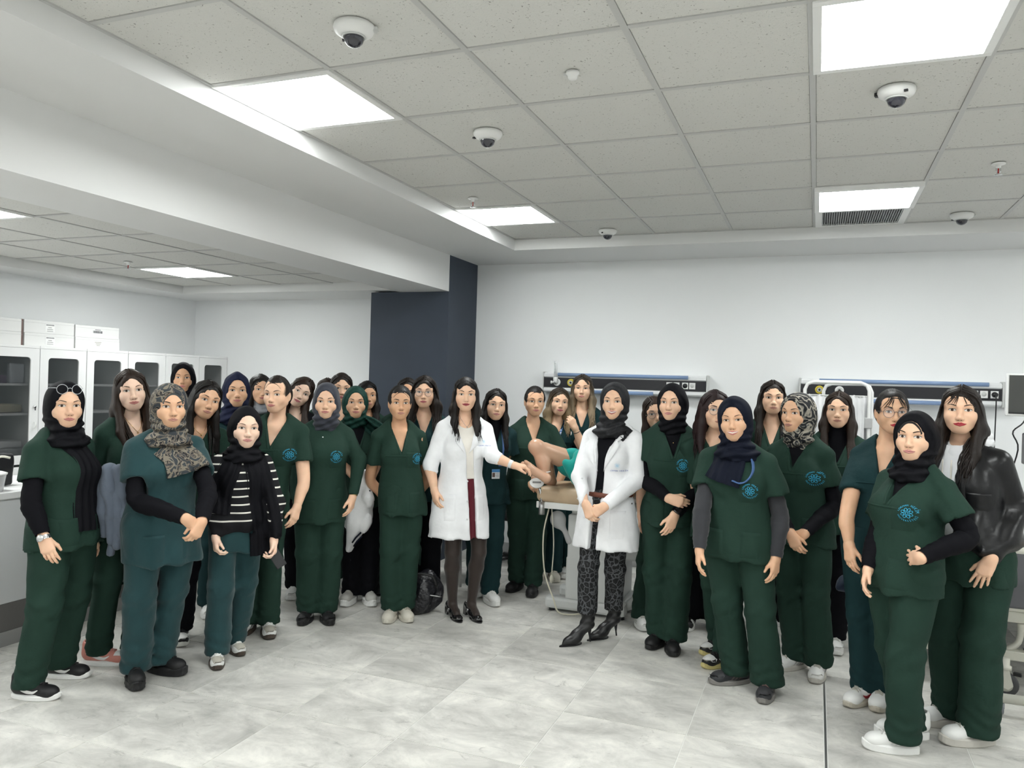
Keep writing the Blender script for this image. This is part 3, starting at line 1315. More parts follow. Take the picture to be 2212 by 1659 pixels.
# ------------------------------------------------------------------ shoes: toe along +y, sole on z=0
def shoe_parts(kind):
    def outline(e, n=28):
        pts = []
        for k in range(n):
            q = 2 * math.pi * k / n
            y = .055 + (.128 + e) * math.sin(q)
            t = (y + .075) / .26
            w = (.033 + .012 * math.sin(min(max(t, 0), 1) * math.pi * .9 + .1) ** 2 + .004 * t) + e
            pts.append((w * (abs(math.cos(q)) ** .62) * (1 if math.cos(q) > 0 else -1) + .004 * t, y))
        return pts
    th = {'plat': .040, 'chunky': .048}.get(kind, .028)
    v = Vol((-.07, -.11, .0), (.07, .21, .16), .0058)
    v.add(cone((0, -.035, .055), (0, .025, .052), .036, .037), 0)
    v.add(cone((0, .025, .052), (.003, .125, .030), .040, .034), .03)
    v.add(ell((.004, .12, .030), (.042, .055, .034)), .02)
    v.add(cone((0, -.035, .06), (0, -.040, .105), .036, .036), .03)
    v.sub(cone((0, -.03, .118), (0, -.036, .16), .026, .03), .005)
    v.disp(folds(7, 60, .0015))
    V, Q = v.mesh()
    V[:, 2] += th - .022
    sole = MB()
    o0, o1 = outline(-.002), outline(.003)
    n = len(o0)
    rings = [(o0, 0.0), (o1, .006), (o1, th - .006), (o0, th)]
    if kind == 'chunky':
        o2 = [(x * (1.06 if k % 2 else 1), y * (1.02 if k % 2 else 1)) for k, (x, y) in enumerate(o1)]
        rings = [(o0, 0.), (o2, .006), (o1, th * .5), (o2, th - .008), (o0, th)]
    def lift(y):
        return .010 * max(0, (y - .13) / .05) ** 2
    vs = [(x, y, z + lift(y)) for ol, z in rings for x, y in ol]
    fs = []
    for i in range(len(rings) - 1):
        for k in range(n):
            l = (k + 1) % n
            fs.append((i * n + k, i * n + l, (i + 1) * n + l, (i + 1) * n + k))
    fs += [tuple(range(n - 1, -1, -1)), tuple((len(rings) - 1) * n + k for k in range(n))]
    sole.add(vs, fs, False)
    lace = MB()
    bv = BVHTree.FromPolygons(V.tolist(), Q.tolist())

    def top(x, y):
        h = bv.ray_cast(Vector((x, y, .3)), Vector((0, 0, -1)))
        return h[0].z if h[0] else th + .03
    for k in range(5):
        y = .032 + k * .017
        w = .024 - .0015 * k
        pts = [(x, y + abs(x) * .25 - .003, top(x, y) + .003) for x in np.linspace(-w, w, 6)]
        lace.tube(pts, .0034, 5)
        if k < 4:
            lace.tube([(w * .8, y, top(w * .8, y) + .003), (0, y + .009, top(0, y + .009) + .0045), (-w * .8, y + .017, top(-w * .8, y + .017) + .003)], .003, 5)
    for sx in (-1, 1):
        q = [(0, .030, top(0, .03) + .004), (sx * .018, .036, top(sx * .018, .036) + .010), (sx * .026, .050, top(sx * .026, .05) + .006), (sx * .012, .046, top(sx * .012, .046) + .006), (0, .032, top(0, .03) + .006)]
        lace.tube([tuple(p) for p in bez(q, 12)], .0028, 5)
    marks = MB()

    def side(sx, y, z):
        h = bv.ray_cast(Vector((sx * .2, y, z)), Vector((-sx, 0, 0)))
        return (h[0].x + sx * .0022) if h[0] else sx * .036
    if kind in ('stripes', 'plat', 'samba'):
        for sx in (-1, 1):
            for k in range(3):
                y0 = .022 + k * .020
                rows = []
                for t in np.linspace(0, 1, 6):
                    z = th + .004 + t * .038
                    y = y0 - t * .022
                    rows.append([(side(sx, y + e, z), y + e, z) for e in (-.0045, .0045)])
                marks.grid(rows)
    if kind in ('swoosh', 'dunk'):
        for sx in (-1, 1):
            rows = []
            for t in np.linspace(0, 1, 14):
                y = .085 - .125 * t
                zc = th + .014 + .030 * max(0, (t - .2) / .8) ** 1.3 + .018 * max(0, .2 - t) * 4
                w = .0105 * math.sin(min(1, t * 1.9 + .12) * 1.57) * (1 - max(0, t - .45) / .58)
                rows.append([(side(sx, y, zc + e * w), y, zc + e * w) for e in (-1, 0, 1)])
            marks.grid(rows)
    toe = MB()
    if kind in ('dunk', 'samba', 'stripes'):
        rows = []
        for y in np.linspace(.105, .172, 7):
            w = .040 * math.sqrt(max(.02, 1 - ((y - .105) / .074) ** 2))
            rows.append([(x, y + .01 * (1 - abs(x) / .05), top(x, y + .01 * (1 - abs(x) / .05)) + .0022) for x in np.linspace(-w, w, 9)])
        toe.grid(rows, True)
    return (V, Q), sole, lace, marks, toe


SHOES = {}


def wear_shoe(root, kind, pos, rz, cols, sc=1.):
    """cols: upper, sole, laces, marks, toe"""
    key = (kind, cols)
    if kind not in SHOES:
        SHOES[kind] = shoe_parts(kind)
    if key not in SHOES:
        (V, Q), sole, lace, marks, toe = SHOES[kind]
        ms = [mat('shoe_%.3f_%.3f_%.3f' % c, c, .5, spec=.35, bump=(220, .15, .0008)) for c in cols]
        u = np_mesh('shoe', V, Q)
        u.materials.append(ms[0])
        L = []
        for nm, b, m in (('sole', sole, ms[1]), ('laces', lace, ms[2]), ('side_marks', marks, ms[3]), ('toe_cap', toe, ms[4])):
            if b.f:
                me = b.mesh(nm)
                me.materials.append(m)
                L.append((nm, me))
        SHOES[key] = (u, L)
    u, L = SHOES[key]
    o = link('shoe', u, root, None, pos)
    o.rotation_euler = (0, 0, rz)
    o.scale = (sc, sc, sc)
    for nm, me in L:
        link(nm, me, o)
    return o


# ------------------------------------------------------------------ a standing person
def rotz(a):
    c, s = math.cos(a), math.sin(a)
    return np.array(((c, -s, 0), (s, c, 0), (0, 0, 1.)))


def joined(parts):
    VV, QQ, MM, n = [], [], [], 0
    for V, Q, m in parts:
        if not len(Q):
            continue
        VV.append(V)
        QQ.append(np.asarray(Q) + n)
        MM.append(np.full(len(Q), m) if np.isscalar(m) else m)
        n += len(V)
    return np.concatenate(VV), np.concatenate(QQ), np.concatenate(MM)


class Person:
    def __init__(p, label, head, d=None, feet=None, rx=None, turn=0., ht=None, hp=0., hr=0., ho=0., b=1., seed=0, hs=1.0, lod=.0122, group=None, sx=None, pel=0.):
        p.seed, p.b, p.lod, p.hs = seed, b, lod, hs
        if feet:
            W = [at_z(f[0], f[1], 0.) for f in feet]
            root = sum(W) / len(W)
            d = depth(root)
        else:
            root = at_d(rx if rx is not None else head[0], 835, d)
        root[2] = 0
        p.d = d
        c = unit(np.array((CAM[0] - root[0], CAM[1] - root[1], 0)))
        fwd = -c
        right = np.array((fwd[1], -fwd[0], 0))
        p.c, p.right = c, right

        def face(t):
            t = math.radians(t)
            return math.cos(t) * c + math.sin(t) * right
        f = face(turn)
        p.phi = math.atan2(-f[0], f[1])
        p.root_pos = root
        p.Rl = rotz(-p.phi)
        p.face_dir = face
        p.o = thing('person', label, 'person', root, p.phi, group)
        hw = at_d(head[0], head[1], d - ho)
        p.hc = p.loc(hw)
        p.s = s = hw[2] / 1.535
        # head frame (columns: right, forward, up) in local coordinates
        hf = p.Rl @ face(turn * .35 if ht is None else ht)
        a = math.atan2(-hf[0], hf[1])
        Rh = np.array(Matrix.Rotation(a, 3, 'Z') @ Matrix.Rotation(math.radians(hp), 3, 'X'))
        if hr:
            ax = p.Rl @ c
            Rh = np.array(Matrix.Rotation(math.radians(-hr), 3, Vector(ax))) @ Rh
        p.Rh = Rh
        nbw = p.hc + Rh @ np.array((0, -.03, -.10)) * hs
        p.nb = np.array((nbw[0] * .9, nbw[1] * .9 - .012, 1.368 * s))
        p.lean = p.nb[:2] + np.array((0, .012))
        p.pel = (p.Rl @ (right * pel * d / FPX))[:2] if pel else np.zeros(2)
        p.sw = (.5 + .5 * b) * (sx or 1.)
        p.sh = {e: np.array((p.lean[0] + e * .147 * p.sw * s, p.lean[1] * .97 - .012, 1.288 * s)) for e in (1, -1)}
        p.arm = {}
        p.feet = []
        if feet:
            for ft in feet:
                w = at_z(ft[0], ft[1], 0.)
                tf = p.Rl @ face(ft[2])
                p.feet.append((p.loc(w), math.atan2(-tf[0], tf[1])))
        else:
            p.feet = [(np.array((.085 * s, 0, 0)), -.12), (np.array((-.085 * s, 0, 0)), .12)]
        p.body_parts = []

    def loc(p, w):
        return p.Rl @ (np.asarray(w) - p.root_pos)

    def px(p, x, y, o=0.):
        return p.loc(at_d(x, y, p.d - o))

    def cxy(p, z):
        f = min(max((z / p.s - .88) / .46, 0), 1)
        return p.pel * (1 - f) + p.lean * f

    def set_arm(p, side, e=None, w=None):
        s, S0 = p.s, p.sh[side]
        if e is None:
            E = S0 + np.array((side * .045, -.02, -.265 * s))
        else:
            E = p.px(*e)
        if w is None:
            Wp = E + np.array((side * .005, .05, -.225 * s))
        else:
            Wp = p.px(*w)
        p.arm[side] = (S0, E, Wp)

    def mark(p, top, x, y, w=.004, h=.016, o=.13):
        """small white label sewn at a pixel of the photo"""
        q = p.px(x, y, o)
        yy = p.front(q[0], q[2]) + .005
        b = MB()
        b.box(q[0] - w, q[0] + w, yy - .003, yy + .0015, q[2] - h, q[2] + h, .0006)
        b.build('pocket_label', mat('label_thread_white', (.75, .75, .74), .7), top)

    # ---- garments
    def secs(p, rows, off=0., wid=1.):
        out = []
        for z, a, b, cy in rows:
            c = p.cxy(z * p.s)
            k = p.b if z < 1.2 else (p.b + (p.sw - p.b) * min(1, (z - 1.2) / .12))
            out.append((z * p.s, c[0], c[1] + cy, a * k * p.s * wid + off, b * k * p.s + off))
        return out

    def torso(p, kind='scrub', hem=.74, short=True, sleeves=True, vneck=None, wr=.0045, h=None, off=0., roll=None, open_front=None, wid=1., frac=.62, round_neck=False, vcx=0.):
        s = p.s
        h = h or p.lod
        rows = [(hem, .178, .132, 0), (.86, .172, .130, 0), (.98, .150, .116, .002), (1.08, .144, .114, .006), (1.18, .146, .120, .012), (1.255, .146, .108, .004), (1.305, .132, .086, -.008), (1.345, .100, .066, -.014), (1.385, .060, .056, -.018)]
        if hem > .86:
            rows = [(hem, .166, .126, 0)] + rows[2:]
        if kind == 'coat':
            rows[0] = (hem, .212, .150, 0)
            rows[1] = (.86, .182, .136, 0)
        if kind == 'jacket':
            rows = [(hem, .185, .140, 0), (hem + .05, .205, .158, 0)] + [(z, a + .024, b2 + .022, c) for z, a, b2, c in rows[2:] if z > hem + .06]
        S = p.secs(rows, off, wid)
        arms = p.arm if sleeves else {}
        pts = [np.array((x, y, z)) for z, cx, cy, a, b2 in S for x in (cx - a, cx + a) for y in (cy - b2, cy + b2)]
        for sd, (A, E, Wp) in arms.items():
            pts += [A, E] + ([] if short else [Wp])
        pts = np.array(pts)
        mg = .09
        v = Vol(pts.min(0) - mg, pts.max(0) + mg, h)
        v.add(loft(S), 0)
        if off > -.01:
            for e in (-1, 1):
                c = p.cxy(1.175 * s)
                v.add(ell((c[0] + e * .068 * p.b * s, c[1] + .078 * p.b * s, 1.170 * s), np.array((.066, .052, .062)) * s + off), .05)
        ends = []
        for sd, (A, E, Wp) in arms.items():
            n0 = p.nb + np.array((sd * .045, -.004, -.004))
            v.add(cone(n0 + np.array((sd * .006, -.010, .006)), A, .045 * s + off, .052 * p.sw * s + off), .025)
            big = {'coat': 1.06, 'jacket': 1.18}.get(kind, 1.)
            if short:
                u = unit(E - A)
                L = np.linalg.norm(E - A) * frac
                end = A + u * L
                base, lo, hi = cone(A, A + u * (L + .04), .053 * p.b * s + off, .069 * p.b * s + off)

                def cut(X, Y, Z, base=base, end=end, u=u):
                    return np.maximum(base(X, Y, Z), (X - end[0]) * u[0] + (Y - end[1]) * u[1] + (Z - end[2]) * u[2])
                v.add(half(cut, lo, hi), .016)
                ends.append((end, u))
            else:
                v.add(cone(A, E, .056 * p.b * s * big + off, .047 * p.b * s * big + off), .020)
                uu = unit(Wp - E)
                We = Wp - uu * .005 if roll is None else E + uu * roll
                base, lo, hi = cone(E, We + uu * .04, .047 * p.b * s * big + off, .035 * s * (1.1 * big if kind == 'jacket' else 1.12) + off)

                def cut(X, Y, Z, base=base, end=We, u=uu):
                    return np.maximum(base(X, Y, Z), (X - end[0]) * u[0] + (Y - end[1]) * u[1] + (Z - end[2]) * u[2])
                v.add(half(cut, lo, hi), .02)
                ends.append((We, uu))
        f1 = folds(p.seed + 1, 24, wr, (1, .7, .35))
        f2 = creases(p.seed + 2, 26, wr * 1.5, (1, 1, .55))
        zlow = (hem + .12) * s
        v.disp(lambda X, Y, Z: f1(X, Y, Z) + f2(X, Y, Z) + np.clip((zlow + .2 - Z) / .3, 0, 1) * wr * 1.3 * np.sin(46 * X + 2 * np.sin(9 * Z + p.seed)))
        c = p.nb
        if not (kind == 'jacket' and open_front is None):
            v.sub(cone(c + (0, .004, -.030), c + (0, .012, .09), .0530 * s, .064 * s), .006)
        for end, u in ends:
            if short:
                v.sub(cone(end - u * .002, end + u * .08, .043 * p.b * s, .043 * p.b * s), .006)
        if vneck:
            zv, wtop = vneck
            zv *= s
            zt = c[2] - .01
            t = wtop / (zt - zv)
            q = 1 / math.sqrt(1 + t * t)
            cy = p.cxy(zv)[1]

            def wedge(X, Y, Z):
                xc = c[0] + vcx + (p.cxy(zv)[0] - c[0]) * np.clip((zt - Z) / (zt - zv), 0, 1)
                return np.maximum((np.abs(X - xc) - (Z - zv) * t) * q, cy + .0 - Y)
            v.sub(half(wedge, (c[0] - .2, cy - .02, zv), (c[0] + .2, cy + .4, zt + .1)), .003)
        if open_front:
            x0, x1, zb = open_front     # local x of the opening at the hem, half-width at the hem, lowest z

            def slit(X, Y, Z):
                f = np.clip((Z - zb) / (c[2] - zb), 0, 1)
                xc = x0 + (c[0] - x0) * f
                hw = x1 * (.25 + .75 * (1 - f)) if False else x1
                return np.maximum(np.abs(X - xc) - hw, .02 - Y + p.cxy(1.0)[1])
            v.sub(half(slit, (-.3, -.02, zb - .1), (.3, .5, c[2])), .003)
        return v.mesh()

    def bvh(p, VQ):
        p.bv = BVHTree.FromPolygons(VQ[0].tolist(), VQ[1].tolist())

    def front(p, x, z, dflt=.12):
        h = p.bv.ray_cast(Vector((x, 1., z)), Vector((0, -1, 0)))
        return h[0].y if h[0] else dflt

    def part(p, name, VQ, m, parent=None):
        return link(name, np_mesh(name, VQ[0], VQ[1]), parent or p.o, m)

    def pocket(p, top, x0, x1, z0, z1, m, name='pocket', slope=0.):
        """a patch pocket sewn on the front; x to the wearer's right"""
        cx = p.cxy((z0 + z1) / 2)[0]
        b = MB()
        xs, zs = np.linspace(x0, x1, 9), np.linspace(z0, z1, 9)
        rows = []
        for i, z in enumerate(zs):
            r = []
            for j, x in enumerate(xs):
                zz = z + (slope * (x - x0) if i == len(zs) - 1 else 0)
                e = ((.0035 if name == 'chest_pocket' else .0062) if i not in (0,) and j not in (0, len(xs) - 1) else -.003)
                r.append((x + cx, p.front(x + cx, zz) + e, zz))
            rows.append(r)
        rows.append([(x, y - .008, z) for x, y, z in rows[-1]])
        b.grid(rows, True)
        return b.build(name, m, top)

    def strip(p, top, pts, w, m, name, off=.004, side=0.):
        """a flat band following points (x, z) over the front of the garment"""
        b = MB()
        rows = []
        P = np.array(pts, float)
        for i in range(len(P)):
            t = unit(np.append(P[min(i + 1, len(P) - 1)] - P[max(i - 1, 0)], 0))[:2]
            n = np.array((-t[1], t[0]))
            r = []
            ys = p.front(P[i][0] + side, P[i][1]) if side else None
            for e, o in ((-1, -.002), (-.7, off), (.7, off), (1, -.002)):
                q = P[i] + n * w * e * .5
                r.append((q[0], (p.front(q[0], q[1]) if ys is None else ys) + o, q[1]))
            rows.append(r)
        b.grid(rows)
        return b.build(name, m, top)

    def emblem(p, top, x, z, R=.046):
        V, T = EMB
        P = [(x - u * R, p.front(x - u * R, z + w * R) + .0075, z + w * R) for u, w in V]
        me = np_mesh('emblem', np.array(P), T, smooth=False)
        return link('emblem', me, top, mat('emblem_blue', (.04, .42, .68), .7))

    def chest(p, off=0., low=1.12, h=.0095, up=None, neck=True):
        s = p.s
        A = p.hc + p.Rh @ np.array((0, -.028, -.055)) * p.hs
        N = p.nb + np.array((0, .004, .0))
        lo = np.minimum(A, N) - .16
        hi = np.maximum(A, N) + .16
        lo[2], hi[2] = low * s, (A[2] + .02 if up is None else up)
        v = Vol(lo, hi, h)
        if neck:
            v.add(cone(A, N, .0470 * s + off, .0500 * s + off), 0)
        if off == 0:
            for e in (-1, 1):
                v.add(cone(A + p.Rh @ np.array((e * .035, -.01, -.01)), N + np.array((e * .014, .036, -.022)), .010, .012), .012)
                v.add(cone(N + np.array((e * .014, .044, -.040)), N + np.array((e * .052, .034, -.034)), .009, .007), .012)
        v.add(cone(N + (0, -.012, -.012), N + np.array((0, .012, -.06)), .042 * s + off, .054 * s + off), .03)
        for e in (-1, 1):
            v.add(cone(N + np.array((e * .02, -.012, -.005)), p.sh[e] + np.array((-e * .03, 0, -.004)), .028 + off, .036 + off), .03)
        c = p.cxy(1.2 * s)
        v.add(ell((c[0], c[1] + .006, 1.235 * s), np.array((.112 * p.sw, .064 * p.b, .10)) * s + off), .03)
        v.add(ell((c[0], c[1] + .030, 1.165 * s), np.array((.085, .074 * p.b, .10)) * s + off), .03)
        return v.mesh()

    def build_body(p, tone=LIGHT, lip=ROSE, brow=(.03, .02, .014), smile=.3, teeth=0., bt=1., ears=False, wx=1., wz=1., eyes=1., iris=(.05, .025, .012), neck=True, skirt_legs=False, bare=(), hands=None, pre=None):
        hs = p.hs
        sl = skin_slots(tone, lip, brow, iris)
        V, Q = HEADS[ears]
        M = p.Rh.T * 1.
        sc = np.array((wx, 1, wz)) * hs
        parts = [((V * sc) @ M + p.hc, Q, 0)]
        for fv, fq, fm in features(smile, teeth, bt, eyes):
            parts.append(((fv * sc) @ M + p.hc, fq, fm))
        armi = {}
        V, Q = p.chest(h=.0092 if neck else .016)
        parts.append((V, Q, 0))
        links = [(0, len(parts) - 1)]
        ic = len(parts) - 1
        for sd in set(bare) | set(hands or {}):
            A, E, Wp = p.arm[sd]
            slim = 1. if sd in bare else .74
            pts = bez([A, A + (E - A) * .5, E, E + (Wp - E) * .5, Wp + unit(Wp - E) * .006], 20)
            t = np.linspace(0, 1, 20)
            k = (.5 + .5 * p.b) * p.s
            V, Q = tube_rings(pts, np.interp(t, (0, .3, .5, .62, .8, 1), np.array((.050, .044, .039, .040, .033, .0235)) * k * slim), 16 if slim == 1. else 10)
            parts.append((V, Q, 0))
            links.append((ic, len(parts) - 1))
            armi[sd] = len(parts) - 1
        for sd, hd in (hands or {}).items():
            A, E, Wp = p.arm[sd]
            pose = hd[0]
            palm = hd[1] if len(hd) > 1 and hd[1] is not None else (-sd, 0, 0)
            fd = unit(Wp - E)
            if len(hd) > 2 and hd[2] is not None:
                fd = unit(hd[2])
            V, Q = place_hand(pose, sd, Wp, fd, palm, .95 * p.s ** .5)
            parts.append((V, Q, 0))
            links.append((armi[sd], len(parts) - 1))
        off_ = np.cumsum([0] + [len(a[0]) for a in parts])
        V, Q, m = joined(parts)
        extra = []
        for i, j in links:          # sew head, neck, arms and hands into one surface
            (va, qa), (vb, qb) = parts[i][:2], parts[j][:2]
            ua, ub = np.unique(qa), np.unique(qb)
            ua, ub = ua[::max(1, len(ua) // 700)], ub[::max(1, len(ub) // 700)]
            D2 = ((va[ua][:, None] - vb[ub][None]) ** 2).sum(-1)
            a, b_ = np.unravel_index(D2.argmin(), D2.shape)
            a, b_ = ua[a], ub[b_]
            fa, fb = qa[(qa == a).any(1)][0], qb[(qb == b_).any(1)][0]
            a2 = fa[(list(fa).index(a) + 1) % 4]
            b2 = fb[(list(fb).index(b_) + 1) % 4]
            extra.append((off_[i] + a, off_[i] + a2, off_[j] + b2, off_[j] + b_))
        Q = np.concatenate([Q, np.array(extra)])
        m = np.concatenate([m, np.zeros(len(extra), int)])
        return link('body', np_mesh('body', V, Q, m), p.o, sl)

    def undersleeve(p, sd, m, end=0., name='undersleeve', k=1.):
        A, E, Wp = p.arm[sd]
        rg = np.random.RandomState(p.seed + 5 + sd)
        Wq = Wp - unit(Wp - E) * end
        pts = bez([A, A + (E - A) * .5, E, E + (Wq - E) * .5, Wq], 34)
        t = np.linspace(0, 1, 34)
        r = np.interp(t, (0, .3, .5, .62, .85, .97, 1), np.array((.042, .043, .045, .047, .038, .033, .031)) * (.5 + .5 * p.b) * p.s * k)
        r = r + .0018 * np.sin(t * 70 + rg.uniform(0, 6)) * np.exp(-((t - .5) / .15) ** 2) + .0014 * np.sin(t * 95) * (t > .75) * (t < .97)
        V, Q = tube_rings(pts, r, 16)
        V = V + .0016 * np.sin(V[:, [2, 0, 1]] * 90 + rg.uniform(0, 6, 3))
        return p.part(name, (V, Q), m)

    def trousers(p, m, wide=1., hem=.050, h=None, back=-.042, top=.99):
        s, b = p.s, p.b
        h = (h or p.lod) * 1.22
        ank = []
        for (f, a), e in zip(p.feet, (1, -1)):
            bk_ = rotz(a) @ np.array((0, back, 0))
            ank.append(f + bk_ + np.array((0, 0, .06)))
        if len(ank) == 1:
            ank.append(ank[0] + np.array((-.18 * s, 0, 0)))
        P0 = np.append(p.pel, 0)
        hip = [P0 + np.array((e * .083 * b * s, .0, .86 * s)) for e in (1, -1)]
        pts = np.array(ank + hip)
        v = Vol(pts.min(0) - .17, pts.max(0) + .17, h)
        v.o[2]
        v.add(ell(P0 + (0, 0, .90 * s), np.array((.160 * b, .118 * b, .13)) * s), 0)
        v.add(ell(P0 + (0, -.035 * b, .85 * s), np.array((.145 * b, .10 * b, .10)) * s), .04)
        kz = []
        for e, A, K in zip((1, -1), hip, ank):
            kn = A + (K - A) * .48 + np.array((e * .004, .028, 0))
            kz.append(kn)
            v.add(cone(A, kn, .094 * b * s, .070 * (.6 + .4 * b) * s * wide), .03)
            v.add(cone(kn, K + np.array((0, -.004, -.03)), .072 * (.6 + .4 * b) * s * wide, .073 * (.6 + .4 * b) * s * wide), .03)
        f1 = folds(p.seed + 3, 22, .0042, (1, 1, .35))
        f2 = creases(p.seed + 4, 22, .0068, (1, 1, .6))
        ph = p.seed * 1.7

        def dsp(X, Y, Z):
            lowz = np.exp(-((Z - .12) / .10) ** 2)
            kn = np.exp(-((Z - .47 * s) / .09) ** 2)
            return f1(X, Y, Z) + f2(X, Y, Z) + .0042 * lowz * np.sin(Z * 100 + 3 * np.sin(X * 22 + ph) + 2 * np.sin(Y * 25)) + .0036 * kn * np.sin(Z * 75 + 4 * X * 14 + ph + 20 * Y)
        v.disp(dsp)
        v.F = np.maximum(v.F, hem - v.ax[2][None, None, :]).astype(np.float32)
        return p.part('trousers', v.mesh(), m)

    def shoes(p, kind, cols, idx=(0, 1), sc=1.):
        for i in idx:
            if i < len(p.feet):
                f, a = p.feet[i]
                q = f + rotz(a) @ np.array((0, -.05, 0))
                wear_shoe(p.o, kind, q, a, cols, sc * p.s)

    # ---- head coverings
    def hijab(p, m, seed=0, cowl=1., tail=None, h=.0066, band=None, open_w=1., wrap=1., peak=0., low=0.):
        s, hs, Rh, hc = p.s, p.hs, p.Rh, p.hc
        A = hc + Rh @ np.array((0, .004, -.092)) * hs
        N = p.nb + np.array((0, .012, .004))
        lo = np.minimum(hc, N) - .19
        hi = np.maximum(hc, N) + .16
        lo[2] = p.nb[2] - .15
        hi[2] = hc[2] + .135
        v = Vol(lo, hi, h)

        def hd(X, Y, Z):
            a, b, c = X - hc[0], Y - hc[1], Z - hc[2]
            return tuple((a * Rh[0, i] + b * Rh[1, i] + c * Rh[2, i]) / hs for i in range(3))
        v.add(ell(hc + Rh @ np.array((0, -.012, .012)) * hs, np.array((.0900, .1085, .1085)) * hs, Rh), 0)
        if peak:
            v.add(ell(hc + Rh @ np.array((0, .02, .09)) * hs, np.array((.02, .06, .022 + peak)) * hs, Rh), .03)
        v.add(ell(hc + Rh @ np.array((0, -.040, -.050)) * hs, np.array((.088, .080, .100)) * hs, Rh), .04)
        v.add(cone(A, N, .068 * hs * wrap, .074 * s * wrap), .035)
        for k in range(3):
            t = (.2, .55, .9)[k]
            q = A + (N - A) * t
            tl = (.010, -.012, .008)[k] * (1 if seed % 2 else -1)
            v.add(cone(q + (-.045, .030, tl), q + (.045, .030, -tl), .030 + .004 * k, .030 + .004 * k), .02)
        if cowl > 0:
            c = p.cxy(1.3 * s)
            v.add(ell((c[0], c[1] + .022, p.nb[2] - .030 - low), np.array((.125, .110, .052 + low)) * s * cowl), .035)
        rg = np.random.RandomState(seed)
        p1, p2 = rg.uniform(0, 6, 2)

        def oval(x, y, z):
            return (np.sqrt((x / (.0565 * open_w)) ** 2 + ((z + .0225) / .0900) ** 2) - 1) * .06

        def dsp(X, Y, Z):
            x, y, z = hd(X, Y, Z)
            d = oval(x, y, z)
            up = np.clip((z + .09) / .05, 0, 1)
            lowm = 1 - up
            r = up * np.clip((d - .006) / .02, 0, 1) * .0038 * np.sin(d * 170 + 1.5 * np.sin(z * 30 + p1) + .8 * np.sin(y * 40 + p2))
            return r + lowm * (.0050 * np.sin(Z * 150 + X * 38 + 1.5 * np.sin(X * 26 + p1)) + .0030 * np.sin(Z * 95 - X * 60 + p2))
        v.disp(dsp)

        def opening(X, Y, Z):
            x, y, z = hd(X, Y, Z)
            return np.maximum(oval(x, y, z) * hs, (.004 - y) * hs)
        v.sub(half(opening, hc - .16, hc + .16), .004)
        o = p.part('hijab', v.mesh(), m)
        if band:
            b = MB()
            rows = []
            for q in np.linspace(-1.15, 1.15, 25):
                x, z = .0570 * math.sin(q), -.0225 + .0895 * math.cos(q)
                y = float(face_y(np.array([x * .96]), np.array([min(z, .066)]))[0])
                rows.append([tuple(hc + Rh @ (np.array((x * f, y + o2, z * 1. if f == 1 else -.0225 + (z + .0225) * f)) * hs)) for f, o2 in ((.83, .0005), (.87, .004), (.95, .006), (1.02, .010))])
            b.grid(rows)
            b.build('underscarf', band, o)
        p.hij = o
        return o

    def tails(p, m, runs, name='scarf_tail', parent=None, off=.012):
        """runs: list of (list of (x,z) points, width)"""
        for n, (pts, w) in enumerate(runs):
            P = bez([(x, z, 0) for x, z in pts], 30)
            b = MB()
            rows = []
            for i, q in enumerate(P):
                t = unit(P[min(i + 1, 29)] - P[max(i - 1, 0)])
                nn = np.array((-t[1], t[0], 0))
                r = []
                for j in range(17):
                    e = j / 16 * 2 - 1
                    x, z = (q + nn * e * w * .5 * (1 + .15 * i / 29))[:2]
                    pl = .0065 * math.sin(j * 1.55 + .6 * math.sin(i * .3 + n)) * min(1, i / 6)
                    r.append((x, p.front(x, z, .125) + off + pl - .010 * abs(e) ** 3, z))
                rows.append(r)
            rows2 = [[(x, y - .012, z) for x, y, z in r] for r in rows]
            b.grid(rows)
            b.grid(rows2, True)
            b.grid([rows[-1], rows2[-1]])
            b.build(name, m, parent or p.o)

    def hair(p, m, kind='long', L=.25, seed=0, vol=1., part=0., n=70, bangs=0, side=(1, -1), wave=0., h=.0088, frontL=True):
        s, hs, Rh, hc = p.s, p.hs, p.Rh, p.hc
        rg = np.random.RandomState(seed + 11)
        lo, hi = hc - .20, hc + .16
        lo[2] = hc[2] - (.16 + L if kind in ('long', 'wavy') else .17)
        v = Vol(lo, hi, h)

        def hd(X, Y, Z):
            a, b, c = X - hc[0], Y - hc[1], Z - hc[2]
            return tuple((a * Rh[0, i] + b * Rh[1, i] + c * Rh[2, i]) / hs for i in range(3))

        def T(x, y, z):
            return hc + Rh @ (np.array((x, y, z)) * hs)
        loose = kind in ('long', 'wavy')
        er = np.array((.0815, .1085, .1020)) if loose else np.array((.0780, .1060, .0985))
        er = er * (1 + .05 * (vol - 1))
        v.add(ell(T(0, -.013, .016), er * hs, Rh), 0)
        if loose:
            v.add(ell(T(0, -.050, -.045), np.array((.080 * vol, .062, .11)) * hs, Rh), .04)
            for e in side:
                b0, b1 = T(e * .066, -.020, .0), T(e * .080 * vol, -.022, -.11)
                v.add(cone(b0, b1, .024, .030 * vol), .03)
                zz = min(L * .6, .16)
                v.add(cone(b1, T(e * .086 * vol, -.035, -.11) + np.array((0, -.01, -zz)), .034 * vol, .026), .03)
                if frontL:
                    a0, a1 = T(e * .0655, .012, .01), T(e * .074 * vol, .016, -.09)
                    a2 = T(e * .080 * vol, .02, -.09) - np.array((0, 0, L * .45))
                    a3 = T(e * .076 * vol, .02, -.09) - np.array((0, 0, L * .80))
                    for q in (a2, a3):
                        fy = p.front(q[0], q[2], -1)
                        q[1] = max(q[1], fy + .006) if fy > -.5 else q[1]
                    v.add(cone(a0, a1, .014, .021 * vol), .02).add(cone(a1, a2, .022 * vol, .024), .02).add(cone(a2, a3, .024, .012), .02)
        else:
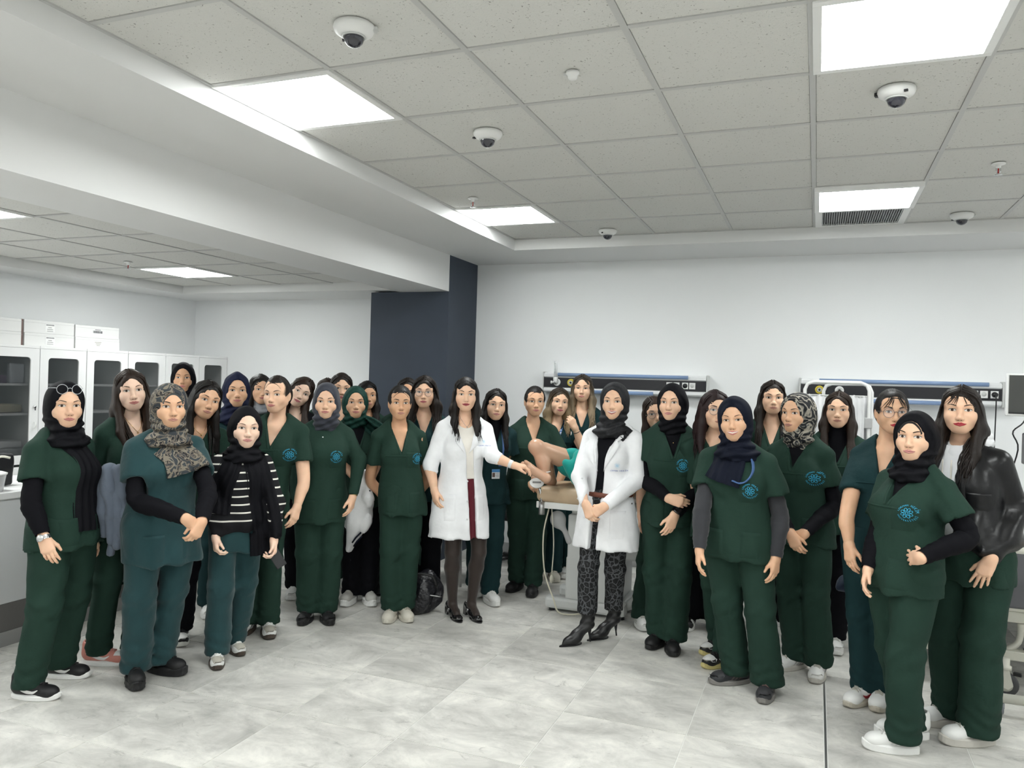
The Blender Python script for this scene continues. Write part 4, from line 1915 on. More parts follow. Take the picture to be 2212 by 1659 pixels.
            v.add(ell(T(0, -.045, -.010), np.array((.070, .064, .075)) * hs, Rh), .03)
            if kind == 'bun':
                v.add(ell(T(0, -.118, .035), np.array((.040, .032, .040)) * hs, Rh), .012)
            else:
                v.add(cone(T(0, -.105, .0), T(0.01, -.12, -.17), .026, .018), .02)
        f = folds(seed + 20, 70, .0016 if not wave else .003, (1, 1, .4))
        v.disp(lambda X, Y, Z: f(X, Y, Z))

        def opening(X, Y, Z):
            x, y, z = hd(X, Y, Z)
            if loose:
                o = (np.sqrt((x / .0590) ** 2 + ((z + .050) / .108) ** 2) - 1) * .06
                return np.maximum(o, .012 - y)
            o = ((np.abs(x / .0640) ** 2.4 + np.abs((z + .050) / .113) ** 2.4) ** (1 / 2.4) - 1) * .06
            o1 = np.maximum(o, .020 - y)
            o2 = np.maximum(np.maximum(.05 - np.abs(x), z - .012), -.035 - y)
            return np.minimum(o1, o2)
        v.sub(half(opening, hc - .2, hc + .17), .006)
        VQ = v.mesh()
        b = MB()

        def onell(q, k=1.01):
            c = np.array((0, -.013, .016))
            dd = (q - c) / er
            return c + (q - c) / np.linalg.norm(dd) * k
        if loose:
            for i in range(n):
                e = side[i % len(side)]
                q = rg.uniform(0, 1) ** .85
                y0 = .082 - .150 * q
                a0 = onell(np.array((part + e * .004, y0, .10)), 1.0 + rg.uniform(0, .03))
                a1 = onell(np.array((e * .055, .060 - .125 * q, .062)), 1.01 + rg.uniform(0, .035))
                a2 = np.array((e * (.0765 + .004 * rg.rand()) * vol, .030 - .100 * q, .000))
                a3 = np.array((e * (.080 + .010 * rg.rand()) * vol, .020 - .105 * q, -.075))
                P = [T(*a0), T(*a1), T(*a2), T(*a3)]
                ll = L * rg.uniform(.8, 1.06)
                k = 3
                x3 = e * (.083 + rg.uniform(-.030, .012)) * vol
                for j in range(1, k + 1):
                    zz = -.075 - ll * j / k
                    w = T(x3 + e * .004 * j, .012 - .11 * q, zz)
                    if q < .55 and frontL:
                        fy = p.front(w[0], w[2], -1)
                        if fy > -.5:
                            w[1] = max(w[1], fy + .012 + .020 * rg.rand())
                    elif j > 0:
                        bk = p.bv.ray_cast(Vector((w[0], -1., w[2])), Vector((0, 1, 0)))
                        if bk[0]:
                            w[1] = min(w[1], bk[0].y - .010)
                    P.append(w)
                C = bez(P, 17)
                if q < .55 and frontL:
                    for c_ in C:
                        if c_[2] < p.nb[2]:
                            fy = p.front(c_[0], c_[2], -1)
                            if fy > -.5:
                                c_[1] = max(c_[1], fy + .009)
                if wave:
                    t = np.linspace(0, 1, 17)
                    ph = rg.uniform(0, 6.3)
                    amp = wave * np.clip((t - .3) / .4, 0, 1)
                    C[:, 0] += amp * np.sin(t * 22 + ph)
                    C[:, 1] += amp * np.cos(t * 22 + ph)
                r0 = rg.uniform(.0046, .0080) * (1.15 if wave else 1)
                rad = r0 * np.interp(np.linspace(0, 1, 17), (0, .08, .75, 1), (.3, 1, .9, .15))
                b.tube([tuple(c) for c in C], list(rad), 4, False, flat=.6)
        else:
            for i in range(n):
                a = -2.2 + 4.4 * i / (n - 1)
                q0 = np.array((.0605 * math.sin(a * .62), .0, -.050 + .112 * math.cos(a * .62)))
                s0 = onell(np.array((q0[0], .070 * math.cos(a * .45), q0[2])), 1.0)
                s1 = onell(np.array((q0[0] * .9, -.01, q0[2] * .7 + .035)), 1.012 + .015 * rg.rand())
                s2 = onell(np.array((q0[0] * .45, -.085, q0[2] * .25 + .012)), 1.0)
                b.tube([tuple(c) for c in bez([T(*s0), T(*s1), T(*s2)], 10)], [.002, .0035, .0042, .0045, .0045, .0045, .0045, .0045, .004, .003], 5, False, flat=.5)
        for i in range(bangs):
            x = rg.choice((-1, 1)) * rg.uniform(.008, .055)
            ln = rg.uniform(.03, .05) + abs(x) * .5
            z0 = .070
            e = 1 if x > 0 else -1
            P = [T(*onell(np.array((x * .5, .06, .075)), 1.0))]
            for j in range(1, 5):
                xx = x * (.5 + .16 * j) + e * .006 * j * (abs(x) / .05)
                zz = z0 - ln * j / 4
                yy = float(face_y(np.array([np.clip(xx, -.056, .056)]), np.array([zz]))[0]) + .006
                P.append(T(xx, yy, zz))
            b.tube([tuple(c) for c in bez(P, 10)], [.0014, .0016, .0016, .0016, .0015, .0014, .0012, .001, .0008, .0004], 4, False, flat=.6)
        quads = [f for f in b.f if len(f) == 4]
        V, Q, _ = joined([(VQ[0], VQ[1], 0), (np.array(b.v), np.array(quads), 0)])
        return p.part('hair', (V, Q), m)

    # ---- small worn things
    def glasses(p, m, up=0., y=.0, R=.0235, sq=1., lens=True):
        def T(x, yy, z):
            return tuple(p.hc + p.Rh @ (np.array((x, yy, z)) * p.hs))
        g = MB()
        z0 = -.008 + up
        yf = .098 + y
        for e in (-1, 1):
            g.tube([T(e * .0335 + R * math.cos(q), yf - .010 * abs(e * .0335 + R * math.cos(q)) / .055, z0 + R * sq * math.sin(q)) for q in np.linspace(0, 2 * math.pi, 25)[:-1]], .0013, 6, False, True)
            g.tube([T(e * .056, yf - .010, z0 + .006), T(e * .066, yf - .03, z0 + .006), T(e * .078, .0 + y * .5, z0 + .004)], .0012, 5)
        g.tube([T(-.011, yf - .002, z0 + .004), T(0, yf + .001, z0 + .007), T(.011, yf - .002, z0 + .004)], .0013, 6)
        o = g.build('glasses', m, p.o)
        if lens:
            for e in (-1, 1):
                l = MB()
                ring = [T(e * .0335 + R * .97 * math.cos(q), yf - .010 * abs(e * .0335 + R * math.cos(q)) / .055, z0 + R * .97 * sq * math.sin(q)) for q in np.linspace(0, 2 * math.pi, 17)[:-1]]
                l.add(ring, [tuple(range(16))])
                l.build('lens', mat('spectacle_lens', (.9, .9, .95), .05, alpha=.10), o)
        return o

    def necklace(p, m, drop=.10, w=.052):
        b = MB()
        pts = []
        bv = BVHTree.FromPolygons(*[a.tolist() for a in p.chest()])
        for q in np.linspace(-1, 1, 21):
            x = p.nb[0] + w * q
            z = p.nb[2] + .02 - drop * (1 - abs(q) ** 1.5)
            h = bv.ray_cast(Vector((x, 1, z)), Vector((0, -1, 0)))
            pts.append((x, (h[0].y if h[0] else .06) + .0025, z))
        b.tube(pts, .0011, 5)
        c = pts[10]
        b.lathe([(0, -.006), (.0045, -.002), (.0045, .002), (0, .006)], 8, (c[0], c[1] + .003, c[2] - .006))
        return b.build('necklace', m, p.o)

    def band(p, sd, m, back, r, w, name, face=None):
        A, E, Wp = p.arm[sd]
        u = unit(Wp - E)
        c = Wp - u * back
        b = MB()
        b.tube([tuple(c - u * w), tuple(c - u * w * .5), tuple(c + u * w * .5), tuple(c + u * w)], [r * .97, r, r, r * .97], 18, False)
        o = b.build(name, m, p.o)
        if face is not None:
            fd, fr, fm, sqr = face
            n = unit(np.asarray(fd, float) - u * (np.asarray(fd, float) @ u))
            side = np.cross(u, n)
            M = Matrix(((side[0], u[0], n[0], 0), (side[1], u[1], n[1], 0), (side[2], u[2], n[2], 0), (0, 0, 0, 1)))
            M.translation = Vector(c + n * (r - .003))
            f = MB()
            if sqr:
                f.box(-fr, fr, -fr * 1.15, fr * 1.15, 0, .010, .003, M)
            else:
                f.lathe([(0, 0), (fr, 0), (fr, .006), (fr * .85, .009), (0, .009)], 20, M=M)
            f.build('dial', fm, o)
        return o

    def lanyard(p, m, z_end, x_end=0., top=None, card=None, off=.010, w=.016):
        for e in (1, -1):
            pts = [(p.nb[0] + e * .060 * (1 - t) + (x_end + e * .006) * t, p.nb[2] + .005 + (z_end - p.nb[2]) * t) for t in np.linspace(0, 1, 14)]
            p.strip(p.o, pts, w, m, 'lanyard', off)
        if card:
            x, z = x_end, z_end - .045
            y = p.front(x, z) + .014
            b = MB()
            b.box(x - .030, x + .030, y - .002, y + .002, z - .040, z + .030, .001)
            c = b.build('id_card', mat('card_white', (.72, .74, .76), .3), p.o)
            q = MB()
            q.box(x - .030, x + .030, y + .002, y + .003, z + .008, z + .030)
            q.build('blue_header', mat('card_blue', (.05, .22, .50), .4), c)
            q = MB()
            q.box(x + .006, x + .026, y + .002, y + .003, z - .028, z + .004)
            q.build('photo', mat('card_photo', (.10, .06, .05), .4), c)
            q = MB()
            for k in range(4):
                q.box(x - .024, x + .001 - .004 * (k % 2), y + .002, y + .0028, z - .002 - k * .008, z - k * .008)
            q.build('print_lines', mat('print_grey', (.12, .12, .14), .6), c)


def zpx(p, x, y, o=.12):
    """height (m) of a pixel row at the front of a person"""
    return float(p.px(x, y, o)[2])
# ------------------------------------------------------------------ glass-front cabinets along the left wall
cab_white = mat('white_lacquer', (.84, .84, .84), .3, spec=.4)
cab_in = mat('cabinet_inside_grey', (.050, .057, .057), .6)
cab_glass = mat('cabinet_glass', (.06, .068, .072), .03, alpha=.35, spec=.5)
shelf_m = mat('shelf_white', (.62, .62, .62), .5)
CXF, CXB = -6.15, XL + .004
CY = [4.235, 4.690, 5.145, 5.600, 6.060, 6.520, 6.945]
CLAB = ['glass-door cabinet cut by the left picture edge, shelves with folded cloths', 'glass-door cabinet second along the row, behind the woman with glasses on her headscarf', 'glass-door cabinet third along the row, under the end of the stacked boxes',
        'glass-door cabinet fourth along the row, clear of the boxes', 'glass-door cabinet fifth along the row, behind the rear woman in black headscarf', 'last glass-door cabinet in the row, small white boxes inside']
for k in range(6):
    y0, y1 = CY[k] + .002, CY[k + 1] - .002
    yc = (y0 + y1) / 2
    t = thing('cabinet', CLAB[k], 'cabinet', (CXF, yc, 0), 0, 'glass-door cabinets along the left wall')
    w = (y1 - y0) / 2
    D = CXB - CXF
    b = MB()
    b.box(D, -.022, -w, -w + .018, .0, 1.795).box(D, -.022, w - .018, w, .0, 1.795).box(D, -.0, -w, w, 1.795, 1.815).box(D, -.022, -w + .018, w - .018, 0, .08)
    b.build('carcass', cab_white, t)
    b = MB()
    b.box(D, D + .012, -w + .018, w - .018, .08, 1.795).box(D, -.03, -w + .018, w - .018, .80, .818)
    b.build('back_panel', cab_in, t)
    for z in (1.239, 1.487):
        MB().box(D + .012, -.05, -w + .019, w - .019, z - .010, z + .008).build('shelf', shelf_m, t)
    # lower cupboard door
    d = MB().box(-.021, 0, -w + .002, w - .002, .085, .80, .003).build('lower_door', cab_white, t)
    MB().tube([(.004, w - .07, .62), (.022, w - .07, .62), (.022, w - .07, .74), (.004, w - .07, .74)], .004, 6).build('handle', steel, d)
    # glazed door: frame with a round-cornered opening
    W, z0, z1, m, R = w - .002, .822, 1.793, .075, .03

    def rr(hw, a, c, r, n=5):
        pts = []
        for cx, cz, q0 in ((hw - r, c - r, 0), (-hw + r, c - r, 90), (-hw + r, a + r, 180), (hw - r, a + r, 270)):
            for i in range(n + 1):
                q = math.radians(q0 + 90 * i / n)
                pts.append((cx + r * math.cos(q), cz + r * math.sin(q)))
        return pts
    po, pi_ = rr(W, z0, z1, .004), rr(W - m, z0 + m, z1 - m, R)
    n = len(po)
    fb = MB()
    vs = [(0., y, z) for y, z in po] + [(0., y, z) for y, z in pi_] + [(-.020, y, z) for y, z in pi_] + [(-.020, y, z) for y, z in po]
    fs = []
    for i in range(n):
        j = (i + 1) % n
        fs += [(i, j, n + j, n + i), (n + i, n + j, 2 * n + j, 2 * n + i), (3 * n + i, 3 * n + j, j, i)]
    fb.add(vs, fs)
    d = fb.build('glass_door', cab_white, t)
    MB().box(-.014, -.009, -W + m - .006, W - m + .006, z0 + m - .006, z1 - m + .006).build('pane', cab_glass, d)
    hb = MB()
    hb.tube([(.002, W - .035, 1.12), (.018, W - .035, 1.125), (.022, W - .035, 1.145), (.018, W - .035, 1.165), (.002, W - .035, 1.17)], .005, 8)
    hb.build('handle', plastic_white, d)
    lk = MB()
    lk.lathe([(0, .010), (.011, .010), (.012, 0), (0, 0)], 12, M=Matrix.Translation((.002, W - .035, 1.30)) @ Matrix.Rotation(math.pi / 2, 4, 'Y'))
    lk.box(.010, .012, W - .040, W - .030, 1.27, 1.30)
    lk.build('lock', chrome, d)


def soft_box(name, label, cat, c, dim, m, r=.012, group=None, seed=0):
    """a folded cloth or bag: rounded lump"""
    h = max(.006, max(dim) / 34)
    v = Vol([-a / 2 - .03 for a in dim], [a / 2 + .03 for a in dim], h)

    def fn(X, Y, Z):
        q = [np.maximum(np.abs(u) - (a / 2 - r), 0) for u, a in zip((X, Y, Z), dim)]
        return np.sqrt(q[0] ** 2 + q[1] ** 2 + q[2] ** 2) + np.minimum(np.maximum(np.maximum(np.abs(X) - dim[0] / 2, np.abs(Y) - dim[1] / 2), np.abs(Z) - dim[2] / 2) + r, 0) - r
    v.add(half(fn, [-a / 2 for a in dim], [a / 2 for a in dim]), 0)
    v.disp(folds(seed, 40, min(dim) * .03, (.6, 1, 1)))
    V, Q = v.mesh()
    V[:, 2] -= V[:, 2].min()
    o = link(name, np_mesh(name, V, Q), None, m, c)
    return tag(o, label, cat, group)


cx_ = (CXF + CXB) / 2
soft_box('folded_cloth', 'folded dark blue cloth at the bottom of the first cabinet', 'cloth', (cx_, 4.46, .819), (.28, .34, .05), cloth('blue_cloth', (.02, .035, .10)), seed=1)
soft_box('folded_cloth', 'upper white folded cloth on the pile in the first cabinet', 'cloth', (cx_, 4.46, .949), (.28, .34, .06), cloth('white_cloth', (.6, .6, .6)), seed=2)
soft_box('folded_cloth', 'grey folded cloth between blue and white ones in the first cabinet', 'cloth', (cx_, 4.46, .872), (.29, .34, .075), cloth('grey_cloth', (.35, .35, .36)), seed=3)
soft_box('folded_cloth', 'beige folded cloth on the middle shelf of the first cabinet', 'cloth', (cx_, 4.47, 1.248), (.28, .30, .07), cloth('beige_cloth', (.40, .36, .26)), seed=4)
o = MB().box(-.05, .05, -.055, .055, 0, .065, .004).build('small_box', mat('purple_card', (.05, .015, .06), .5), None, (cx_ + .12, 4.40, 1.4955))
tag(o, 'dark purple box on the top shelf of the first cabinet', 'box')
soft_box('plastic_bag', 'white bag with a blue print on the top shelf of the first cabinet', 'bag', (cx_ + .1, 4.575, 1.4955), (.05, .13, .17), mat('bag_white', (.6, .62, .66), .4), seed=5)
for k, (yy, zz, lab) in enumerate(((6.70, 1.2475, 'small white box by the door side, bottom layer in last cabinet'), (6.78, 1.2475, 'small white box at the wall side, bottom layer in last cabinet'), (6.72, 1.3105, 'small white box lying on top of two others in last cabinet'))):
    o = MB().box(-.05, .05, -.036, .036, 0, .062, .003).build('small_box', mat('carton_white', (.66, .66, .66), .6), None, (cx_ + .1, yy, zz))
    tag(o, lab, 'box', 'small cartons in the last cabinet')

# flat white cartons on top of the cabinets
carton = mat('white_carton', (.76, .76, .75), .6, vary=.02, vscale=3)
ink = mat('label_ink', (.10, .10, .11), .7)
tape = mat('brown_tape', (.16, .10, .09), .5)


def flat_box(y0, y1, z, h, label, kind):
    t = thing('carton', label, 'box', (-6.245, (y0 + y1) / 2, z), 0, 'flat white cartons on the cabinets')
    w = (y1 - y0) / 2 - .003
    b = MB()
    b.box(-.30, 0, -w, w, 0, h, .003)
    b.build('box', carton, t)
    l = MB()
    l.box(-.302, .0015, -w - .0012, w + .0012, h * .80, h * .81)
    l.build('lid_seam', mat('carton_seam_grey', (.45, .45, .44), .7), t)
    if kind == 'text':
        MB().box(0, .0012, -.045, .045, .018, h - .02).build('label_sheet', mat('label_white', (.85, .85, .84), .5), t)
        q = MB()
        rg = random.Random(7)
        for r, (wd, hh, zz) in enumerate(((.072, .012, h * .70), (.034, .006, h * .50), (.054, .006, h * .36), (.056, .006, h * .22))):
            y = -wd / 2
            while y < wd / 2:
                ww = rg.uniform(.003, .006)
                q.box(.0012, .0020, y, y + ww, zz - hh / 2, zz + hh / 2)
                y += ww + rg.uniform(.0012, .0025)
        q.build('faint_print', mat('label_print_grey', (.30, .30, .31), .7), t)
    elif kind == 'bar':
        q = MB()
        rg = random.Random(4)
        y = -.05
        while y < .05:
            ww = rg.choice((.0015, .003, .0045))
            q.box(0, .0012, y, y + ww, h * .42, h * .62)
            y += ww + rg.choice((.0015, .003))
        q.box(0, .0012, -.03, .03, h * .68, h * .73)
        q.build('barcode', ink, t)
    elif kind == 'lines':
        q = MB()
        for r in range(3):
            q.box(0, .0012, -.035 + .01 * r, .035 - .008 * r, h * (.62 - .13 * r), h * (.67 - .13 * r))
        q.build('print_lines', mat('faded_print', (.34, .33, .28), .7), t)
    if kind == 'tape':
        MB().box(-.2, .001, w - .012, w + .0015, 0, h + .0015).build('tape', tape, t)
    return t


flat_box(4.10, 4.600, 1.8155, .112, 'flat white carton at the picture edge, lower of its stack on the cabinets', 'tape')
flat_box(4.10, 4.600, 1.928, .108, 'flat white carton at the picture edge, upper of its stack on the cabinets', 'tape')
flat_box(4.612, 5.090, 1.8155, .112, 'flat white carton with a printed label, lower of the middle stack', 'text')
flat_box(4.606, 5.088, 1.928, .110, 'flat white carton with a printed label, upper of the middle stack', 'text')
flat_box(5.098, 5.580, 1.8155, .106, 'flat white carton with faint print, lower of the end stack by the corner', 'lines')
flat_box(5.095, 5.572, 1.922, .110, 'flat white carton with a barcode, upper of the end stack by the corner', 'bar')

# ------------------------------------------------------------------ long white counter
t = thing('counter', 'long white counter with a grey recessed base on the storage side', 'counter', (-4.36, 2.8, 0))
g1 = mat('counter_grey', (.13, .125, .12), .4)
g2 = mat('plinth_grey', (.30, .30, .295), .5)
MB().box(-.62, 0, -2.6, 1.75, .25, .86, .003).build('front_panel', mat('counter_white', (.62, .63, .64), .35), t)
MB().box(-.66, .015, -2.6, 1.78, .86, .90, .004).build('worktop', mat('counter_top', (.78, .78, .78), .3), t)
MB().box(-.60, -.004, -2.6, 1.74, .085, .25).build('recess_panel', g1, t)
MB().box(-.60, .004, -2.6, 1.745, 0, .085).build('plinth', g2, t)
# clear tub with a lid and hose
jp = at_z(12, 1062, .90)
t = thing('plastic_tub', 'clear plastic tub with a white lid and hose on the counter', 'tub', (-4.46, float(jp[1]) * .99 - .02, .9005))
MB().lathe([(0, 0), (.075, 0), (.085, .07), (.09, .10)], 24).build('tub', mat('clear_plastic', (.78, .79, .80), .15, alpha=.55), t)
MB().lathe([(.094, .098), (.096, .106), (.07, .115), (.03, .118), (.025, .14), (0, .142)], 24).build('lid', plastic_white, t)
MB().tube([tuple(p) for p in bez([(.0, 0, .14), (.005, .02, .18), (.02, .06, .20), (.04, .10, .19)], 10)], .007, 8).build('hose', mat('hose_cream', (.72, .69, .60), .4), t)
soft_box('wrapped_swab', 'crumpled clear wrapper inside the plastic tub on the counter', 'wrapper', (-4.46, float(jp[1]) * .99 - .02, .905), (.10, .10, .05), mat('wrapper', (.7, .62, .64), .3), .02, seed=8)
soft_box('black_bag', 'small black bag standing behind the plastic tub on the counter', 'bag', (-4.62, float(jp[1]) + .12, .9005), (.10, .14, .20), mat('black_nylon', (.010, .010, .012), .45), .02, seed=9)


# ------------------------------------------------------------------ bed-head supply panels on the back wall
hw_white = mat('headwall_white', (.76, .77, .78), .3)
hw_black = mat('headwall_black', (.020, .020, .024), .28)
blue_tube = mat('blue_translucent_cover', (.22, .32, .52), .18, spec=.5)


def headwall(x0, x1, label, tubes, sockets, gases):
    t = thing('bed_head_panel', label, 'wall panel', ((x0 + x1) / 2, 6.83, 1.55), 0, 'bed-head supply panels on the back wall')
    w = (x1 - x0) / 2
    b = MB()
    b.box(-w, w, .004, .117, .0, .18, .012)
    b.box(-w, w, -.004, .02, .138, .172, .006).box(-w, w, -.004, .02, .008, .040, .006)
    b.build('housing', hw_white, t)
    MB().box(-w + .004, w - .004, -.002, .01, .044, .134).build('front_strip', hw_black, t)
    for e in (-1, 1):
        MB().box(min(e * w, e * (w + .012)), max(e * w, e * (w + .012)), -.006, .117, -.006, .186, .004).build('end_cap', plastic_grey, t)
    for a, c, z in tubes:
        MB().tube([(a - t.location.x, -.008, z - 1.55), (c - t.location.x, -.008, z - 1.55)], .0160, 14).build('light_cover', blue_tube, t)
    for x, kind in sockets:
        xx = x - t.location.x
        if kind == 'plate':
            o = MB().box(xx - .026, xx + .026, -.009, .0, .062, .118, .002).build('socket', plastic_white, t)
            MB().lathe([(0, 0), (.017, 0), (.017, .002), (0, .002)], 16, M=Matrix.Translation((xx, -.009, .092)) @ Matrix.Rotation(math.pi / 2, 4, 'X')).build('face', plastic_grey, o)
        else:
            o = MB().box(xx - .026, xx + .026, -.009, .0, .062, .118, .002).build('socket', plastic_white, t)
            MB().lathe([(0, 0), (.021, 0), (.021, .004), (0, .004)], 18, M=Matrix.Translation((xx, -.009, .090)) @ Matrix.Rotation(math.pi / 2, 4, 'X')).build('face', black_plastic, o)
    for x, col in gases:
        xx = x - t.location.x
        M = Matrix.Translation((xx, -.002, .090)) @ Matrix.Rotation(math.pi / 2, 4, 'X')
        o = MB().lathe([(0, 0), (.034, 0), (.034, .010), (.030, .014), (.022, .015), (.020, .012), (0, .012)], 26, M=M).build('gas_outlet', col, t)
        MB().lathe([(.0, .012), (.018, .012), (.018, .020), (.012, .024), (.010, .018), (0, .018)], 22, M=M).build('valve', plastic_grey, o)
        MB().lathe([(0, .018), (.009, .018), (.009, .0195), (0, .0195)], 14, M=M).build('port', black_plastic, o)
    return t


gas_y = mat('outlet_yellow', (.62, .50, .06), .35)
headwall(-2.362, -.885, 'bed-head panel behind the examination chair, blue light covers and oxygen flowmeter', [(-2.22, -1.04, 1.712), (-1.9, -1.34, 1.562)], [(-1.20, 'plate'), (-1.14, 'plate'), (-1.064, 'black'), (-1.003, 'plate')], [(-2.23, plastic_white), (-2.096, gas_y)])
headwall(-.126, 1.306, 'bed-head panel behind the folding screen, yellow and white gas outlets', [(.016, 1.215, 1.716), (.10, .95, 1.562)], [(1.12, 'plate'), (1.184, 'plate'), (1.254, 'black')], [(.019, gas_y), (.169, plastic_white)])
t = thing('flowmeter', 'clear oxygen flowmeter tube plugged into the left bed-head panel', 'flowmeter', (-2.237, 6.80, 1.64))
clear = mat('clear_tube', (.85, .88, .9), .05, alpha=.35)
MB().lathe([(0, .045), (.018, .045), (.018, .19), (.014, .195), (0, .195)], 18).build('tube', clear, t)
MB().tube([(0, 0, .05), (0, 0, .18)], .006, 8).build('inner_tube', plastic_white, t)
q = MB()
for k in range(7):
    q.box(-.008, .004, -.0195, -.0185, .085 + .014 * k, .088 + .014 * k)
q.build('scale', black_plastic, t)
MB().lathe([(0, -.01), (.014, -.01), (.021, .012), (.023, .040), (.018, .047), (0, .047)], 18).build('body', plastic_white, t)
MB().tube([(0, .03, 0), (0, -.02, 0)], .009, 10).tube([(-.030, -.01, 0), (0, -.01, 0)], .008, 10).build('connector', chrome, t)
MB().lathe([(0, 0), (.014, 0), (.014, .014), (0, .014)], 14, M=Matrix.Translation((-.028, -.01, 0)) @ Matrix.Rotation(-math.pi / 2, 4, 'Y')).build('knob', plastic_white, t)
t = thing('power_plug', 'black power plug and hanging cable at the right bed-head panel', 'plug', (1.254, 6.80, 1.64))
MB().lathe([(0, .0), (.017, .0), (.019, -.03), (.008, -.035), (0, -.035)], 14, M=Matrix.Translation((0, .02, 0)) @ Matrix.Rotation(-math.pi / 2, 4, 'X')).build('plug', black_plastic, t)
MB().tube([tuple(p) for p in bez([(0, -.02, -.0), (.003, -.025, -.06), (.006, .0, -.22), (.012, .05, -.5), (.02, .09, -.85)], 16)], .0045, 8).build('cable', black_plastic, t)

# ------------------------------------------------------------------ folding screen
t = thing('folding_screen', 'white tubular folding screen with a pleated white curtain', 'screen', (.15, 6.40, 0))
tube_white = mat('white_enamel_tube', (.78, .78, .77), .3)


def screen_leaf(x0, x1, y0, y1, top):
    r = .06
    P = [(x0, y0, .16), (x0, y0, top - r), (x0 + r * .3 * np.sign(x1 - x0), y0, top - r * .3), (x0 + r * np.sign(x1 - x0), y0, top), (x1 - r * np.sign(x1 - x0), y1, top), (x1 - r * .3 * np.sign(x1 - x0), y1, top - r * .3), (x1, y1, top - r), (x1, y1, .16)]
    fr = MB().tube(P, .0135, 12)
    o = fr.build('frame', tube_white, t)
    for x, y in ((x0, y0), (x1, y1)):
        f = MB().tube([tuple(p) for p in bez([(x, y - .20, .05), (x, y - .17, .10), (x, y - .08, .155), (x, y, .165), (x, y + .08, .155), (x, y + .17, .10), (x, y + .20, .05)], 17)], .0115, 10)
        f.build('foot', tube_white, o)
        for e in (-1, 1):
            MB().lathe([(0, 0), (.018, .004), (.022, .022), (.018, .042), (0, .05)], 12, (x, y + e * .20, .002)).build('castor', black_plastic, o)
    cu = MB()
    rows = []
    for z in np.linspace(.28, top - .105, 14):
        r2 = []
        for k in range(61):
            u = k / 60
            x = x0 + .03 * np.sign(x1 - x0) + (x1 - x0 - .06 * np.sign(x1 - x0)) * u
            y = y0 + (y1 - y0) * u + .012 * math.sin(u * 62 + .6 * math.sin(z * 3)) * (1 if z < top - .12 else .5)
            zz = z + (.012 * math.cos(u * 31) if z > top - .11 else 0)
            r2.append((x, y, zz))
        rows.append(r2)
    cu.grid(rows)
    cu.build('curtain', cloth('screen_curtain', (.74, .74, .75), .9, .3), t)
    rod = MB().tube([(x0, y0, top - .10), (x1, y1, top - .10)], .004, 8)
    rod.build('rod', tube_white, t)


screen_leaf(-.235, .215, -.04, -.02, 1.700)
screen_leaf(.235, -.10, .02, .30, 1.690)
MB().box(.185, .240, -.042, .018, 1.36, 1.44, .006).build('hinge_clip', mat('clip_grey', (.42, .42, .42), .4), t)

# ------------------------------------------------------------------ monitor on a stand, right edge
t = thing('monitor', 'flat monitor with a white rim on a wall arm at the right picture edge', 'monitor', (1.36, 5.78, 0))
MB().box(-.235, .235, -.012, .030, 1.505, 1.775, .006).build('case', plastic_white, t)
MB().box(-.222, .222, -.0145, -.011, 1.528, 1.765).build('display', mat('monitor_screen', (.060, .062, .058), .12, spec=.5), t)
MB().box(-.222, .222, -.0150, -.011, 1.520, 1.530).build('lower_bezel', black_plastic, t)
b = MB().tube([(.02, .05, 1.20), (.02, .05, 1.66)], .020, 14).tube([(.02, .05, 1.64), (.10, .60, 1.64), (.02, 1.165, 1.64)], .018, 12)
b.build('wall_arm', steel, t)
MB().box(-.05, .09, 1.150, 1.168, 1.54, 1.74, .004).build('wall_plate', steel, t)
MB().box(-.02, .06, .028, .075, 1.56, 1.70, .004).build('bracket', black_plastic, t)
MB().box(-.13, .14, -.10, .06, 1.20, 1.40, .01).build('power_box', black_plastic, t)
MB().tube([tuple(p) for p in bez([(-.10, .03, 1.53), (-.14, .0, 1.46), (-.19, .01, 1.40), (-.16, .0, 1.30), (-.2, .03, 1.1)], 18)], .0045, 8).tube([tuple(p) for p in bez([(-.05, -.02, 1.50), (-.10, -.06, 1.44), (-.06, -.07, 1.38), (-.09, -.08, 1.2)], 14)], .008, 8).build('cable', black_plastic, t)
# ------------------------------------------------------------------ hospital bed, partly out of the picture
bed_beige = mat('bed_ivory', (.64, .63, .56), .35)
bed_grey = mat('bed_panel_grey', (.13, .13, .145), .45)
t = thing('hospital_bed', 'ivory hospital bed with a dark grey end panel and castors', 'bed', (1.02, 5.04, 0))
b = MB()
b.box(-.42, .62, .0, .055, .375, .445, .006)
b.box(-.42, -.36, .0, 1.75, .375, .445, .006).box(.56, .62, .0, 1.75, .375, .445, .006)
b.box(-.42, .62, 1.7, 1.75, .375, .445, .006)
b.build('upper_frame', bed_beige, t)
b = MB()
b.box(-.50, .10, -.04, .03, .175, .228, .006).box(.10, .62, -.04, .03, .175, .228, .006).box(-.44, -.38, .0, 1.7, .175, .225, .006).box(.5, .56, .0, 1.7, .175, .225, .006)
b.box(-.46, -.40, -.04, .02, .228, .26, .004)
b.build('lower_frame', bed_beige, t)
for x in (-.30, .03, .45):
    MB().tube([tuple(p) for p in bez([(x + .04, .03, .37), (x + .04, .03, .30), (x + .02, .02, .25), (x - .04, .0, .215)], 10)], .017, 10).build('leg', bed_beige, t)
pb = MB()
pb.box(-.32, .64, -.035, .0, .44, .80, .02)
pb.build('end_panel', bed_beige, t)
MB().box(-.29, .61, -.042, -.034, .465, .765, .008).build('panel_inlay', bed_grey, t)
MB().box(-.40, .60, .08, 1.9, .46, .58, .04).build('mattress', cloth('mattress_grey', (.30, .31, .34)), t)


